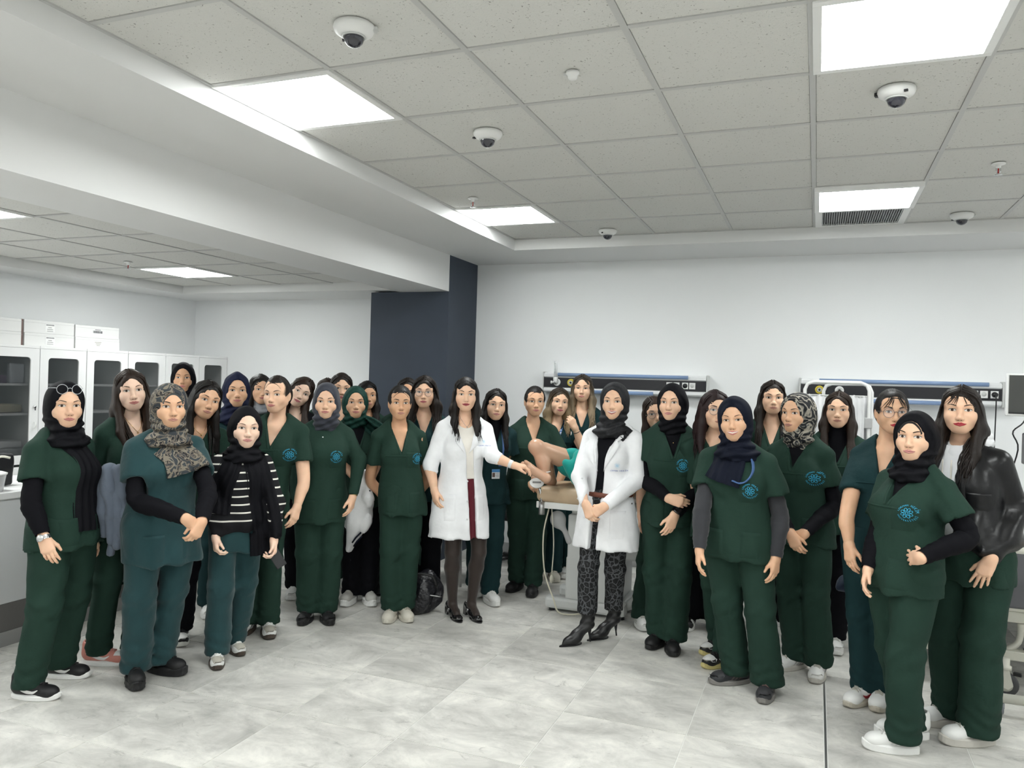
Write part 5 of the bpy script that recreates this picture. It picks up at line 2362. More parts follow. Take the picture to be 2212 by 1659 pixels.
def castor(parent, x, y, R=.064, rz=0.):
    M = Matrix.Translation((x, y, R)) @ Matrix.Rotation(rz, 4, 'Z') @ Matrix.Rotation(math.pi / 2, 4, 'Y')
    o = MB().lathe([(R * .62, -.014), (R * .94, -.014), (R, -.007), (R, .007), (R * .94, .014), (R * .62, .014), (R * .62, -.014)], 28, M=M).build('castor', mat('castor_tyre', (.06, .06, .065), .5), parent)
    MB().lathe([(0, -.011), (R * .62, -.011), (R * .62, .011), (0, .011)], 24, M=M).build('hub', bed_beige, o)
    f = MB()
    M2 = Matrix.Translation((x, y, R)) @ Matrix.Rotation(rz, 4, 'Z')
    f.prism([(-.040, .0), (-.018, -.022), (.02, -.012), (.052, .045), (.050, .078), (-.02, .080)], .017, .024, M2 @ Matrix(((0, 0, 1, 0), (1, 0, 0, 0), (0, 1, 0, 0), (0, 0, 0, 1))))
    f.prism([(-.040, .0), (-.018, -.022), (.02, -.012), (.052, .045), (.050, .078), (-.02, .080)], -.024, -.017, M2 @ Matrix(((0, 0, 1, 0), (1, 0, 0, 0), (0, 1, 0, 0), (0, 0, 0, 1))))
    f.lathe([(0, .078), (.028, .078), (.028, .098), (.018, .102), (.018, .14), (0, .14)], 16, M=M2)
    f.build('fork', bed_beige, o)
    br = MB().box(-.012, .012, -.075, -.035, .055, .075, .004, M2)
    br.build('brake_pedal', black_plastic, o)
    return o


castor(t, -.02, -.10, rz=1.2)
castor(t, .52, -.08)
castor(t, -.42, 1.6)
castor(t, .52, 1.6)
MB().box(.085, .10, -.042, .032, .172, .231).build('end_cap', black_plastic, t)
t = thing('overbed_table', 'ivory tubular table foot with a small grey castor beside the bed', 'table', (.915, 4.63, 0))
b = MB().tube([(-.06, .0, .085), (.9, .05, .085)], .024, 18)
b.build('foot_tube', bed_beige, t)
MB().tube([(-.064, 0, .085), (-.058, 0, .085)], .0245, 18).build('tube_cap', mat('cap_grey', (.25, .25, .25), .5), t)
MB().tube([(.80, .05, .085), (.80, .05, .80)], .024, 14).build('pole', bed_beige, t)
MB().box(.3, .95, -.12, .25, .80, .825, .006).build('table_top', mat('table_wood_pale', (.52, .42, .30), .5), t)
for x in (-.0, .82):
    o = MB().lathe([(0, -.018), (.024, -.018), (.026, -.012), (.026, .012), (.024, .018), (0, .018)], 18, M=Matrix.Translation((x, .012, .0262)) @ Matrix.Rotation(math.pi / 2, 4, 'Y')).build('castor', mat('castor_grey', (.20, .21, .23), .4), t)
    MB().box(x - .022, x + .022, -.006, .026, .030, .062, .004).build('fork', mat('castor_grey2', (.28, .29, .31), .4), o)

# ------------------------------------------------------------------ examination chair
ex_grey = mat('equipment_grey', (.56, .57, .56), .38)
vinyl = mat('tan_vinyl', (.52, .385, .255), .38, spec=.4, bump=(30, .25, .004), vary=.06, vscale=9)
t = thing('examination_chair', 'tan padded gynaecology examination chair on a grey pedestal', 'chair', (-1.44, 5.40, 0))
b = MB()
b.box(-.18, .20, -.10, .30, .13, .70, .012)
b.box(-.16, .18, -.08, .28, .70, .74, .01)
b.build('pedestal', ex_grey, t)
MB().box(-.185, .205, -.105, .305, .10, .40, .012).build('lower_cover', ex_grey, t)
b = MB()
b.box(-.335, .25, -.115, -.015, .020, .105, .022).box(-.20, .25, -.06, .30, .04, .12, .02)
b.box(-.335, .25, .22, .31, .020, .105, .022)
b.build('base', ex_grey, t)
b = MB()
pts = bez([(.20, .0, .07), (.26, .0, .09), (.32, -.02, .16), (.35, -.02, .30), (.35, .0, .42)], 14)
b.tube([tuple(p) for p in pts], .035, 10)
b.box(.16, .40, -.03, .26, .40, .62, .015)
b.build('drive_housing', ex_grey, t)
MB().box(.27, .33, -.042, -.028, .50, .53, .003).build('release_button', black_plastic, t)
for x in (-.29, .22):
    for y in (-.07, .26):
        MB().lathe([(0, 0), (.022, 0), (.02, .02), (0, .02)], 14, (x, y, .001)).build('foot_pad', black_plastic, t)
b = MB()
b.box(-.38, .30, -.20, .34, .752, .782, .006)
b.box(-.385, .305, -.205, -.185, .745, .79, .004)
b.build('seat_frame', plastic_white, t)


def cushion(x0, x1, y0, y1, z0, z1, nm, tilt=0.):
    v = Vol((x0 - .04, y0 - .04, z0 - .04), (x1 + .04, y1 + .04, z1 + .06), .012)
    c = np.array(((x0 + x1) / 2, (y0 + y1) / 2, (z0 + z1) / 2))
    hd_ = np.array(((x1 - x0) / 2, (y1 - y0) / 2, (z1 - z0) / 2))
    r = .045

    def fn(X, Y, Z):
        q = [np.maximum(np.abs(u - cc) - (a - r), 0) for u, cc, a in zip((X, Y, Z), c, hd_)]
        return np.sqrt(q[0] ** 2 + q[1] ** 2 + q[2] ** 2) - r + .010 * ((X - c[0]) / hd_[0]) ** 4 + .004 * np.cos((X - c[0]) * 60) * 0
    v.add(half(fn, c - hd_, c + hd_), 0)
    v.disp(folds(3, 34, .004))
    for k in range(1, 4):
        xx = x0 + (x1 - x0) * k / 4
        v.sub(cone((xx, y0 - .02, z1 + .004), (xx, y1, z1 + .004), .012), .012)
        v.sub(cone((xx, y0 - .003, z0), (xx, y0 - .003, z1), .010), .010)
    V, Q = v.mesh()
    return link(nm, np_mesh(nm, V, Q), t, vinyl)


cushion(-.395, .30, -.215, .33, .782, .895, 'seat_cushion')
v = Vol((-.08, -.08, -.06), (.30, .56, .44), .014)
for q in np.linspace(.05, .42, 6):
    v.add(cone((0, q, 0), (.13, q, .32), .055), .03)
V, Q = v.mesh()
link('back_cushion', np_mesh('back_cushion', V + np.array((.24, -.19, .86)), Q), t, vinyl)
b = MB().tube([(-.345, -.20, .70), (-.345, -.20, .79)], .022, 16)
b.build('clamp', steel, t)
MB().tube([(-.345, -.20, .77), (-.355, -.205, .86), (-.37, -.21, .91)], .010, 10).build('support_rod', chrome, t)
pd = MB()
M = Matrix.Translation((-.375, -.235, .925)) @ Matrix.Rotation(math.radians(20), 4, 'Z') @ Matrix.Rotation(math.radians(62), 4, 'X')
ring = []
for k in range(28):
    q = 2 * math.pi * k / 28
    ring.append((.050 * math.cos(q) * (1 + .12 * math.sin(q)), .036 * math.sin(q) - .004))
pd.prism(ring, -.007, .008, M, True)
o = pd.build('foot_plate', plastic_white, t)
MB().box(-.030, .030, -.006, .006, .008, .0095, 0, M).build('slot', mat('slot_grey', (.22, .22, .22), .5), o)
MB().tube([tuple(p) for p in bez([(-.30, -.17, .75), (-.33, -.19, .55), (-.31, -.20, .30), (-.24, -.20, .12), (-.20, -.20, .03), (-.12, -.16, .012), (-.02, -.13, .03)], 30)], .0055, 8).build('cord', mat('cord_cream', (.60, .57, .46), .5), t)
b = MB().tube([tuple(p) for p in bez([(-.28, -.17, .74), (-.255, -.18, .50), (-.26, -.19, .28)], 12)], .0045, 8)
b.lathe([(0, -.03), (.013, -.02), (.015, .01), (.008, .03), (0, .03)], 12, (-.26, -.19, .25))
b.build('hand_control', mat('cord_cream2', (.52, .50, .42), .5), t)
soft = Vol((-.12, -.1, -.14), (.12, .1, .14), .009)
soft.add(ell((0, 0, .04), (.065, .05, .07)), 0).add(cone((.02, 0, .0), (.08, .01, -.11), .026, .018), .03)
soft.disp(folds(5, 45, .008))
V, Q = soft.mesh()
link('suction_bag', np_mesh('suction_bag', V + np.array((-.245, -.10, .62)), Q), t, mat('clear_bag', (.60, .60, .60), .2, alpha=.6))

# training manikin: lower body in lithotomy position with a green drape
man_skin = mat('manikin_vinyl', (.56, .335, .225), .28, spec=.5, sss=.05)
T0 = thing('birth_manikin', 'tan birth-training manikin with bent knees on the examination chair', 'manikin', (-1.44, 5.40, 0))
W0 = np.array((-1.44, 5.40, 0))


def mp(x, y, d):
    return at_d(x, y, d) - W0


v = Vol((-.62, -.46, .83), (.30, .42, 1.30), .008)
kn, an = mp(1160, 966, 5.42), mp(1177, 1030, 5.40)
he, ba, to = mp(1180, 1033, 5.34), mp(1144, 1012, 5.34), mp(1130, 1002, 5.36)
hp1 = np.array((-.10, .02, 1.02))
v.add(cone(kn, hp1, .050, .085), 0).add(cone(kn, kn * .45 + an * .55 + np.array((.012, .01, 0)), .048, .044), .02).add(cone(kn * .5 + an * .5 + np.array((.012, .01, 0)), an, .044, .032), .03)
v.add(ell(kn + np.array((-.008, -.012, .006)), (.046, .044, .046)), .03)
v.add(cone(he, ba, .030, .032), .02).add(cone(an, he, .032, .030), .02).add(cone(ba, to, .030, .018), .02)
u = unit(to - he)
wv = unit(np.array((.35, -.3, .86)) - u * (np.array((.35, -.3, .86)) @ u))
for k in range(5):
    c0 = ba + wv * (.030 - .015 * k) + u * .008
    L_ = (.040, .036, .032, .028, .022)[k]
    v.add(cone(c0, c0 + u * L_, (.0125, .0095, .009, .0085, .008)[k]), .003)
kn2, hp2 = mp(1176, 972, 5.62), np.array((-.10, .22, 1.0))
an2 = mp(1192, 1040, 5.66)
v.add(cone(kn2, hp2, .054, .09), .0).add(cone(kn2, an2, .048, .034), .02).add(cone(an2, an2 + np.array((-.12, -.04, .02)), .030, .026), .02)
v.add(ell((.0, .12, 1.0), (.17, .18, .105)), .05)
V, Q = v.mesh()
link('legs', np_mesh('legs', V, Q), T0, man_skin)
MB().tube([tuple(an + np.array((.036 * math.cos(q), .036 * math.sin(q), .03 + .008 * math.cos(q)))) for q in np.linspace(0, 6.28, 17)[:-1]], .004, 6, False, True).build('ankle_strap', plastic_white, T0)
# drape
v = Vol((-.36, -.34, .84), (.42, .48, 1.34), .011)
v.add(cone(kn * .30 + hp1 * .70, hp1, .098, .112), 0).add(cone(kn2 * .30 + hp2 * .70, hp2, .098, .118), .03).add(ell((.10, .10, 1.0), (.24, .25, .145)), .06)
v.add(cone(mp(1222, 1000, 5.36), mp(1250, 1035, 5.33), .035, .045), .05).add(cone(mp(1252, 985, 5.40), mp(1262, 1030, 5.36), .06, .06), .05)
f9 = folds(31, 40, .010)
v.disp(f9)
V, Q = v.mesh()
o = link('drape', np_mesh('drape', V, Q), None, cloth('turquoise_drape', (.008, .27, .235), .8, .5), tuple(W0))
tag(o, 'turquoise green surgical drape over the manikin thighs', 'cloth')

# ------------------------------------------------------------------ things on the floor behind the group
def bag(name, label, cat, px, py, dims, m, seed, handle=True):
    p = at_z(px, py, 0)
    t = thing(name, label, cat, (float(p[0]), float(p[1]), 0), .3 * seed)
    v = Vol((-dims[0], -dims[1], -.03), (dims[0], dims[1], dims[2] + .08), .014)
    v.add(ell((0, 0, dims[2] * .42), (dims[0] * .62, dims[1] * .60, dims[2] * .5)), 0).add(ell((dims[0] * .15, .02, dims[2] * .7), (dims[0] * .4, dims[1] * .4, dims[2] * .36)), .06)
    g_ = creases(seed, 24, .030, (1, 1, 1))
    h_ = folds(seed, 30, .010)
    v.disp(lambda X, Y, Z: g_(X, Y, Z) + h_(X, Y, Z))
    v.F = np.maximum(v.F, .004 - v.ax[2][None, None, :]).astype(np.float32)
    V, Q = v.mesh()
    link('body', np_mesh('body', V, Q), t, m)
    if handle:
        MB().tube([tuple(q) for q in bez([(-.10, -dims[1] * .4, dims[2] * .75), (-.08, -dims[1] * .5, dims[2] * 1.02), (.06, -dims[1] * .5, dims[2] * 1.02), (.10, -dims[1] * .4, dims[2] * .75)], 14)], .009, 8).build('strap', mat('strap_black', (.012, .012, .013), .6), t)
        MB().tube([tuple(q) for q in bez([(-.14, -dims[1] * .56, dims[2] * .5), (0, -dims[1] * .66, dims[2] * .56), (.14, -dims[1] * .56, dims[2] * .5)], 10)], .004, 6).build('zip', steel, t)
    return t


nylon = mat('black_glossy_nylon', (.010, .010, .013), .32, spec=.5, bump=(22, .9, .02))
bag('backpack', 'black shiny backpack on the floor between the standing students', 'bag', 914, 1322, (.19, .15, .27), nylon, 1)
bag('handbag', 'black puffy bag on the floor beside the grey running shoes', 'bag', 812, 1282, (.20, .16, .40), nylon, 2)
p = at_z(975, 1262, 0)
t = thing('stool', 'pale round stool behind the woman in the white coat with skirt', 'stool', (float(p[0]), float(p[1]) + .1, 0))
MB().lathe([(0, .40), (.17, .40), (.175, .41), (.175, .455), (.16, .47), (0, .47)], 30).build('seat', mat('stool_cream', (.58, .56, .49), .5), t)
for k in range(4):
    q = k * math.pi / 2 + .6
    MB().tube([(.13 * math.cos(q), .13 * math.sin(q), .40), (.17 * math.cos(q), .17 * math.sin(q), .0)], .012, 8).build('leg', steel, t)
p = at_z(1505, 1335, 0)
t = thing('trolley', 'narrow steel trolley with a blue panel behind the black-headscarf student', 'trolley', (float(p[0]), float(p[1]) + .12, 0))
MB().box(-.10, .02, -.02, .25, .14, .62, .006).build('blue_panel', mat('panel_blue', (.015, .045, .26), .4), t)
for x, y in ((.04, -.02), (.04, .26), (-.14, -.02), (-.14, .26)):
    MB().box(x - .018, x + .018, y - .018, y + .018, .055, .80, .003).build('post', mat('post_grey', (.33, .33, .34), .4), t)
    MB().lathe([(0, 0), (.022, .003), (.026, .025), (.020, .048), (0, .055)], 12, (x, y, .0)).build('castor', black_plastic, t)
MB().box(-.17, .07, -.05, .29, .80, .825, .004).build('top_tray', steel, t)
p = at_z(1100, 1235, 0)
t = thing('office_chair', 'black swivel chair behind the student with the identity card', 'chair', (float(p[0]), float(p[1]) + .25, 0))
MB().box(-.22, .22, -.22, .22, .42, .50, .03).build('seat', mat('chair_black', (.012, .012, .014), .6), t)
MB().box(-.20, .20, .20, .26, .55, .95, .025).build('backrest', MATS['chair_black'], t)
MB().tube([(0, 0, .08), (0, 0, .42)], .025, 12).build('column', chrome, t)
b = MB()
for q in range(5):
    a = q * 2 * math.pi / 5
    b.tube([(0, 0, .09), (.26 * math.cos(a), .26 * math.sin(a), .055)], .018, 8)
b.build('base', black_plastic, t)
for q in range(5):
    a = q * 2 * math.pi / 5
    MB().lathe([(0, 0), (.02, .003), (.025, .022), (.02, .04), (0, .045)], 12, (.26 * math.cos(a), .26 * math.sin(a), .0)).build('castor', black_plastic, t)
# ------------------------------------------------------------------ clothes and shoe colours
M_GREEN, M_TEAL, M_DTEAL = cloth('scrub_green', GREEN), cloth('scrub_teal', TEAL), cloth('scrub_dark_teal', DTEAL)
M_BLACK, M_NAVY, M_GREYUS = cloth('black_jersey', BLACK, .8, .4), cloth('navy_chiffon', (.007, .009, .018), .75, .4), cloth('charcoal_jersey', (.038, .039, .044), .9, .4)
M_HBLACK = cloth('black_chiffon', (.0055, .0055, .0075), .72, .5)
M_HGREY = cloth('slate_grey_chiffon', (.034, .037, .050), .75, .5)
M_HDARK = pattern_mat('charcoal_rose_print', (.012, .0125, .0145), [(.56, (.024, .025, .028)), (.62, (.012, .0125, .0145))], 26, kind='swirl')
M_HNAVY = cloth('deep_navy_jersey', (.008, .011, .034), .75, .5)
M_HGREEN = pattern_mat('emerald_jacquard', (.004, .034, .025), [(.53, (.006, .055, .041)), (.58, (.003, .022, .016))], 30, kind='swirl')
M_HPRINT = pattern_mat('beige_floral_print', (.030, .036, .042), [(.43, (.15, .125, .10)), (.475, (.012, .013, .016)), (.515, (.19, .165, .13)), (.60, (.035, .042, .048))], 13, kind='swirl')
M_HZEBRA = pattern_mat('black_cream_print', (.014, .015, .018), [(.47, (.34, .31, .26)), (.55, (.10, .10, .095)), (.59, (.010, .011, .014))], 14, kind='swirl')
M_WHITE = cloth('white_cotton', (.80, .805, .825), .7, .5, .05)
M_CREAM = cloth('cream_knit', (.78, .74, .68), .85, .3)
M_DENIM = cloth('washed_denim', (.13, .155, .20), .9, .7)
M_LEOP = pattern_mat('leopard_print', (.075, .078, .084), [(.075, (.010, .010, .011)), (.36, (.026, .027, .029))], 30, kind='leopard')
M_LEATHER = mat('black_leather', (.006, .006, .007), .34, spec=.32, bump=(9, .5, .012), bump2=(260, .2, .001))
M_STRIPE = stripe_mat()
M_TIGHTS = mat('sheer_black_tights', (.026, .017, .014), .5, spec=.3, sheen=.2)
M_SKIRT = cloth('burgundy_velvet', (.10, .010, .018), .8, .3)
M_SILVER, M_GOLD = mat('silver', (.70, .70, .70), .25, metal=1.), mat('gold', (.75, .52, .22), .25, metal=1.)
M_FRAME = mat('spectacle_frame', (.20, .17, .17), .3, metal=.6)
H_BROWN = hair_mat('hair_brown', (.030, .016, .010))
H_BLACK = hair_mat('hair_black', (.010, .007, .006), (.020, .013, .010))
H_DARK = hair_mat('hair_dark_brown', (.018, .011, .008), (.034, .020, .013))
H_RED = hair_mat('hair_burgundy', (.022, .008, .009), (.048, .014, .014))
WH, OW, BK, GM, TN, GY = (.76, .76, .745), (.56, .53, .46), (.012, .012, .013), (.30, .26, .22), (.42, .40, .36), (.30, .30, .31)


def lab_hand(p, rp=None, lp=None):
    d = {}
    if rp:
        d[1] = rp
    if lp:
        d[-1] = lp
    return d


def dress(p, m=None, mt=None, hem=None, short=True, v=(1.205, .056), emblem=None, pockets=True, kind='scrub', trousers=True, under=None, under_end=.0, undershirt=None, frac=.62, name='scrub_top', wr=.0045, wide=1., them=.055, trim=True, arms=True, chestp=True, h=None):
    m = m or M_GREEN
    hz = hem if hem else .74
    VQ = p.torso(kind, hz, short, arms, v, wr, frac=frac, h=h)
    p.bvh(VQ)
    top = p.part(name, VQ, m)
    p.top = top
    s = p.s
    if v and trim:
        zv, w = v[0] * s, v[1]
        zt = p.nb[2] - .012
        for e in (1, -1):
            ap = p.cxy(zv)[0]
            pts = [(ap + (p.nb[0] - ap) * t + e * w * t + e * .008, zv - .004 + (zt - zv) * t) for t in np.linspace(0, .84, 12)]
            p.strip(top, pts, .016, m, 'neckband', .0025, side=e * .012)
        p.strip(top, [(p.cxy(zv)[0] + x, zv - .016) for x in np.linspace(-.118, .118, 15) * p.b * s], .010, m, 'yoke_seam', .0035)
    if pockets:
        zp = (hz + .085) * s
        for e in (1, -1):
            x0, x1 = (.035, .125) if e > 0 else (-.125, -.035)
            p.pocket(top, x0 * p.b, x1 * p.b, (hz + .022) * s, (hz + .17) * s, m)
        if chestp:
            p.pocket(top, -.115 * p.b, -.025 * p.b, 1.075 * s, 1.19 * s, m, 'chest_pocket')
    if emblem:
        q = p.px(emblem[0], emblem[1], .13)
        p.emblem(top, q[0], q[2], emblem[2] if len(emblem) > 2 else .043)
    if trousers:
        p.trousers(mt or m, wide, them)
    for sd, us in (under or {}).items():
        p.undersleeve(sd, us, under_end)
    if undershirt:
        p.part('undershirt', p.chest(.006, 1.10), undershirt)
    return top


CREW = dict(top='scrub')

# ================================================================== front row, from the photo's left
p = Person('young woman in green scrubs, black headscarf with glasses pushed up on it, wristwatch', (140, 874), feet=[(78, 1508, 58), (146, 1462, 62)], turn=46, ht=14, b=1.16, pel=14, seed=1, lod=.0112)
p.set_arm(1, (68, 1085, .20), (94, 1160, .24))
p.set_arm(-1)
dress(p, hem=zpx(p, 240, 1195) / p.s, v=None, under={1: M_BLACK, -1: M_BLACK}, under_end=.015, frac=.60)
p.build_body(LIGHT, ROSE, bt=.9, wx=1.03, smile=.1, neck=False, hands={1: ('relax', (-.8, -.5, 0)), -1: ('relax',)})
p.hijab(M_HBLACK, 1, band=None)
p.glasses(mat('clear_frame', (.55, .56, .58), .15), up=.088, y=-.012, R=.024, lens=False)
p.tails(M_HBLACK, [([(p.nb[0] + .02, p.nb[2] - .01), (p.nb[0] - .03, 1.24 * p.s), (p.nb[0] - .02, 1.05 * p.s), (p.nb[0] - .01, .86 * p.s)], .15)], 'scarf_tail', p.hij)
p.band(1, M_SILVER, -.008, .031, .010, 'wristwatch', ((.9, .35, 0), .017, M_SILVER, False))
p.shoes('swoosh', (BK, WH, BK, WH, BK))

p = Person('tall woman with long brown hair and pink sneakers, denim jacket over her arm', (283, 842), feet=[(228, 1434, 68), (300, 1425, 40)], turn=28, ht=6, hr=-7, b=.98, seed=2)
p.set_arm(1, (198, 1035, .04), (238, 1098, .18))
p.set_arm(-1, (338, 1040, -.06), (285, 1100, .12))
dress(p, hem=.74, v=(1.20, .056), frac=.78, pockets=False)
p.build_body(FAIR, ROSE, (.06, .03, .02), smile=.3, wx=.97, bare=(1, -1), hands={1: ('relax', (0, -1, 0)), -1: ('relax', (0, -1, 0))})
p.hair(H_BROWN, 'long', .30, 2, 1.0, part=.006, n=84)
p.necklace(M_GOLD, .085)
p.shoes('dunk', ((.55, .22, .18), WH, (.58, .28, .24), WH, WH))
p2 = p

p = Person('woman in teal scrubs with a beige floral headscarf, hands folded, black chunky shoes', (366, 876), feet=[(292, 1478, 10), (360, 1454, 52)], turn=24, ht=12, b=1.20, pel=12, seed=3, lod=.0112)
p.set_arm(1, (297, 1080, .16), (400, 1120, .30))
p.set_arm(-1, (449, 1062, .06), (436, 1126, .25))
dress(p, M_TEAL, M_TEAL, hem=zpx(p, 300, 1222) / p.s, v=None, under={1: M_BLACK, -1: M_BLACK}, frac=.60, chestp=True)
p.build_body(MID, NUDE, (.018, .012, .01), bt=1.15, smile=-.1, wx=1.05, neck=False, hands={1: ('grip', (.15, -.9, -.2), (-.75, .1, -.6)), -1: ('curl', (.1, -1, -.1), (.5, .15, -.8))})
p.hijab(M_HPRINT, 3, cowl=1.06, band=cloth('grey_underscarf', (.07, .085, .09)))
p.tails(M_HPRINT, [([(p.nb[0] + .03, p.nb[2] - .03), (p.nb[0] - .02, 1.27 * p.s), (p.nb[0] - .045, 1.17 * p.s)], .19)], 'scarf_fold', p.hij, .022)
p.mark(p.top, 427, 1001)
p.shoes('chunky', (BK, BK, BK, BK, BK))

p = Person('short woman in black headscarf and black striped sweater over teal scrubs', (531, 922), feet=[(469, 1436, 4), (510, 1408, 20)], turn=14, ht=8, hr=2, b=1.0, pel=12, seed=8, lod=.0112)
p.set_arm(1, (462, 1085, .04), (466, 1160, .12))
p.set_arm(-1, (596, 1085, .0), (592, 1166, .08))
VQ = p.torso('scrub', zpx(p, 520, 1200) / p.s, True, False, None, off=-.012)
p.part('scrub_top', VQ, M_TEAL)
p.trousers(M_TEAL, 1.06)
VQ = p.torso('jacket', zpx(p, 500, 1150) / p.s, False, True, None, .005, off=-.010, wid=.95)
p.bvh(VQ)
sw = p.part('sweater', VQ, M_STRIPE)
zc = zpx(p, 500, 1150)
p.build_body(FAIR, PINK, (.10, .06, .045), bt=.75, smile=.15, wx=1.05, neck=False, hands={1: ('curl',), -1: ('curl',)})
p.hijab(M_HBLACK, 8, band=None)
p.tails(M_HBLACK, [([(p.nb[0] - .05, p.nb[2] - .01), (p.nb[0] - .075, 1.16 * p.s), (p.nb[0] - .095, .95 * p.s), (p.nb[0] - .11, .70 * p.s)], .14),
                   ([(p.nb[0] + .06, p.nb[2] - .02), (p.nb[0] + .125, 1.15 * p.s), (p.nb[0] + .145, .98 * p.s)], .10)], 'scarf_tail', p.hij)
ph_ = MB().box(-.030, .030, -.004, .004, -.055, .055, .004)
A_, E_, W_ = p.arm[-1]
w_ = W_ + np.array((-.012, .025, -.100))
o_ = ph_.build('phone', black_plastic, None)
w_ = p.Rl.T @ w_ + p.root_pos
o_.location = tuple(w_)
o_.rotation_euler = (.3, .5, p.phi)
tag(o_, 'dark phone held low in the hand of the striped-sweater woman', 'phone')
p.shoes('samba' if 0 else 'stripes', (WH, (.06, .045, .035), WH, BK, (.40, .38, .33)))

p = Person('woman in green scrubs with swept-back brown hair standing behind the striped sweater', (599, 851), feet=[(530, 1368, -25), (580, 1370, 6)], turn=-8, ht=-24, b=1.0, seed=9)
p.set_arm(-1, (656, 1040, .02), (642, 1094, .10))
p.set_arm(1, (520, 1030, 0), (525, 1100, .08))
dress(p, hem=zpx(p, 630, 1115) / p.s, v=(1.20, .056), emblem=(623, 985))
p.build_body(LIGHT, ROSE, (.035, .02, .014), smile=.35, ears=True, bare=(-1,), hands={-1: ('relax', (.7, -.6, 0))})
p.hair(H_DARK, 'back', seed=9, n=60)
p.shoes('stripes', (WH, (.06, .045, .035), WH, BK, (.40, .38, .33)))

p = Person('woman in long-sleeved green scrubs with a slate grey headscarf and black striped shoes', (705, 866), feet=[(661, 1342, -14), (707, 1342, 12)], turn=5, ht=-4, b=1.04, seed=11)
p.set_arm(-1, (777, 990, .0), (762, 1072, .08))
p.set_arm(1, (645, 1000, 0), (640, 1080, .04))
dress(p, hem=zpx(p, 700, 1133) / p.s, v=None, short=False, emblem=(728, 988), wide=1.05)
bt_ = MB()
for x, y in ((699, 930), (699, 946)):
    q = p.px(x, y, .12)
    bt_.lathe([(0, 0), (.006, 0), (.006, .002), (0, .003)], 10, M=Matrix.Translation((q[0], p.front(q[0], q[2]) + .001, q[2])) @ Matrix.Rotation(-math.pi / 2, 4, 'X'))
bt_.build('snap_buttons', M_SILVER, p.top)['kind'] = 'stuff'
p.build_body(LIGHT, ROSE, (.03, .018, .012), smile=.1, wx=1.02, neck=False, hands={-1: ('relax', (.8, -.5, 0)), 1: ('relax',)})
p.hijab(M_HGREY, 11, cowl=.0, wrap=1.08)
p.band(-1, M_GOLD, .012, .030, .006, 'bracelet')
p.shoes('stripes', (BK, BK, BK, WH, BK))

p = Person('woman in green scrubs with slicked-back black hair, hands behind her back, cream sneakers', (864, 869), feet=[(843, 1338, -10), (876, 1336, 16)], turn=6, ht=6, b=.94, seed=15)
p.set_arm(1, (800, 1035, -.06), (836, 1085, -.14))
p.set_arm(-1, (924, 1030, -.14), (893, 1085, -.20))
dress(p, hem=zpx(p, 860, 1117) / p.s, v=(1.18, .054), emblem=(905, 993, .040))
p.build_body(TAN, NUDE, (.012, .009, .008), bt=1.1, smile=.2, ears=True, wx=.98, bare=(1, -1), hands={1: ('curl',), -1: ('curl',)})
p.hair(H_BLACK, 'back', seed=15, n=60)
p.shoes('plain', (OW, OW, (.30, .28, .24), OW, OW))

# ------------------------------------------------------------------ the two lecturers in white coats
p = Person('woman in an open white coat over a burgundy skirt, black tights and buckled heels', (1006, 851), feet=[(980, 1334, 22), (1021, 1335, 24)], turn=12, ht=3, b=.98, pel=-14, seed=18, lod=.0112)
p.set_arm(1, (929, 1005, .03), (938, 1058, .09))
p.set_arm(-1, (1063, 985, .08), (1109, 1005, .12))
zh = zpx(p, 985, 1165)
off_x = p.px(1027, 1100, .13)[0]
VQ = p.torso('coat', zh / p.s, False, True, (1.13, .085), .003, roll=.065, open_front=(off_x, .024, zh - .05))
p.bvh(VQ)
coat = p.part('white_coat', VQ, M_WHITE)
s = p.s
for e in (1, -1):
    b = MB()
    rows = []
    for t in np.linspace(0, .9, 12):
        z = 1.13 * s + (p.nb[2] + .01 - 1.13 * s) * t
        xi = p.cxy(z)[0] + e * (.016 + .066 * t)
        w = .062 * math.sin(min(1, t * 1.6 + .04) * 1.57) * (1 - .45 * max(0, t - .7) / .3) * (.62 if abs(t - .66) < .05 else 1)
        yr = p.front(xi + e * .034, z)
        rows.append([(xi + e * w * u, max(p.front(xi + e * w * u, z), yr - .012) + .005 + .006 * (1 - abs(2 * u - 1)), z + .012 * u) for u in np.linspace(-.1, 1, 7)])
    b.grid(rows)
    b.build('lapel', M_WHITE, coat)
p.pocket(coat, .055, .135, .68 * s, .86 * s, M_WHITE)
p.pocket(coat, -.15, -.07, .68 * s, .86 * s, M_WHITE)
p.pocket(coat, -.12, -.035, 1.09 * s, 1.19 * s, M_WHITE, 'chest_pocket')
q = p.px(1050, 960, .13)
p.emblem(coat, q[0], q[2] + .014, .013)
V, T = text_line('LOKMAN HEKİM', .010)
me = np_mesh('lettering', np.array([(q[0] - a, p.front(q[0] - a, q[2] - .012 + c) + .0055, q[2] - .012 + c) for a, c in V]), T, smooth=False)
link('lettering', me, coat, mat('stitch_blue', (.05, .10, .42), .7))
bt_ = MB()
for z in (.70, .82, .95, 1.08):
    x = off_x + .052
    bt_.lathe([(0, 0), (.007, 0), (.006, .003), (0, .003)], 10, M=Matrix.Translation((x, p.front(x, z * s) + .001, z * s)) @ Matrix.Rotation(-math.pi / 2, 4, 'X'))
bt_.build('buttons', mat('pearl', (.7, .7, .72), .3), coat)['kind'] = 'stuff'
VQ = p.torso('scrub', .96, True, False, None, .001, off=-.013, h=.012)
p.part('blouse', VQ, M_CREAM)
rows_ = [(z, a, b, cy) for z, a, b, cy in ((.56, .172, .125, 0), (.74, .168, .122, 0), (.86, .165, .122, 0), (.985, .145, .108, 0))]
v = Vol((-.25, -.2, .5), (.25, .22, 1.05), .012)
v.add(loft(p.secs(rows_, -.006)), 0)
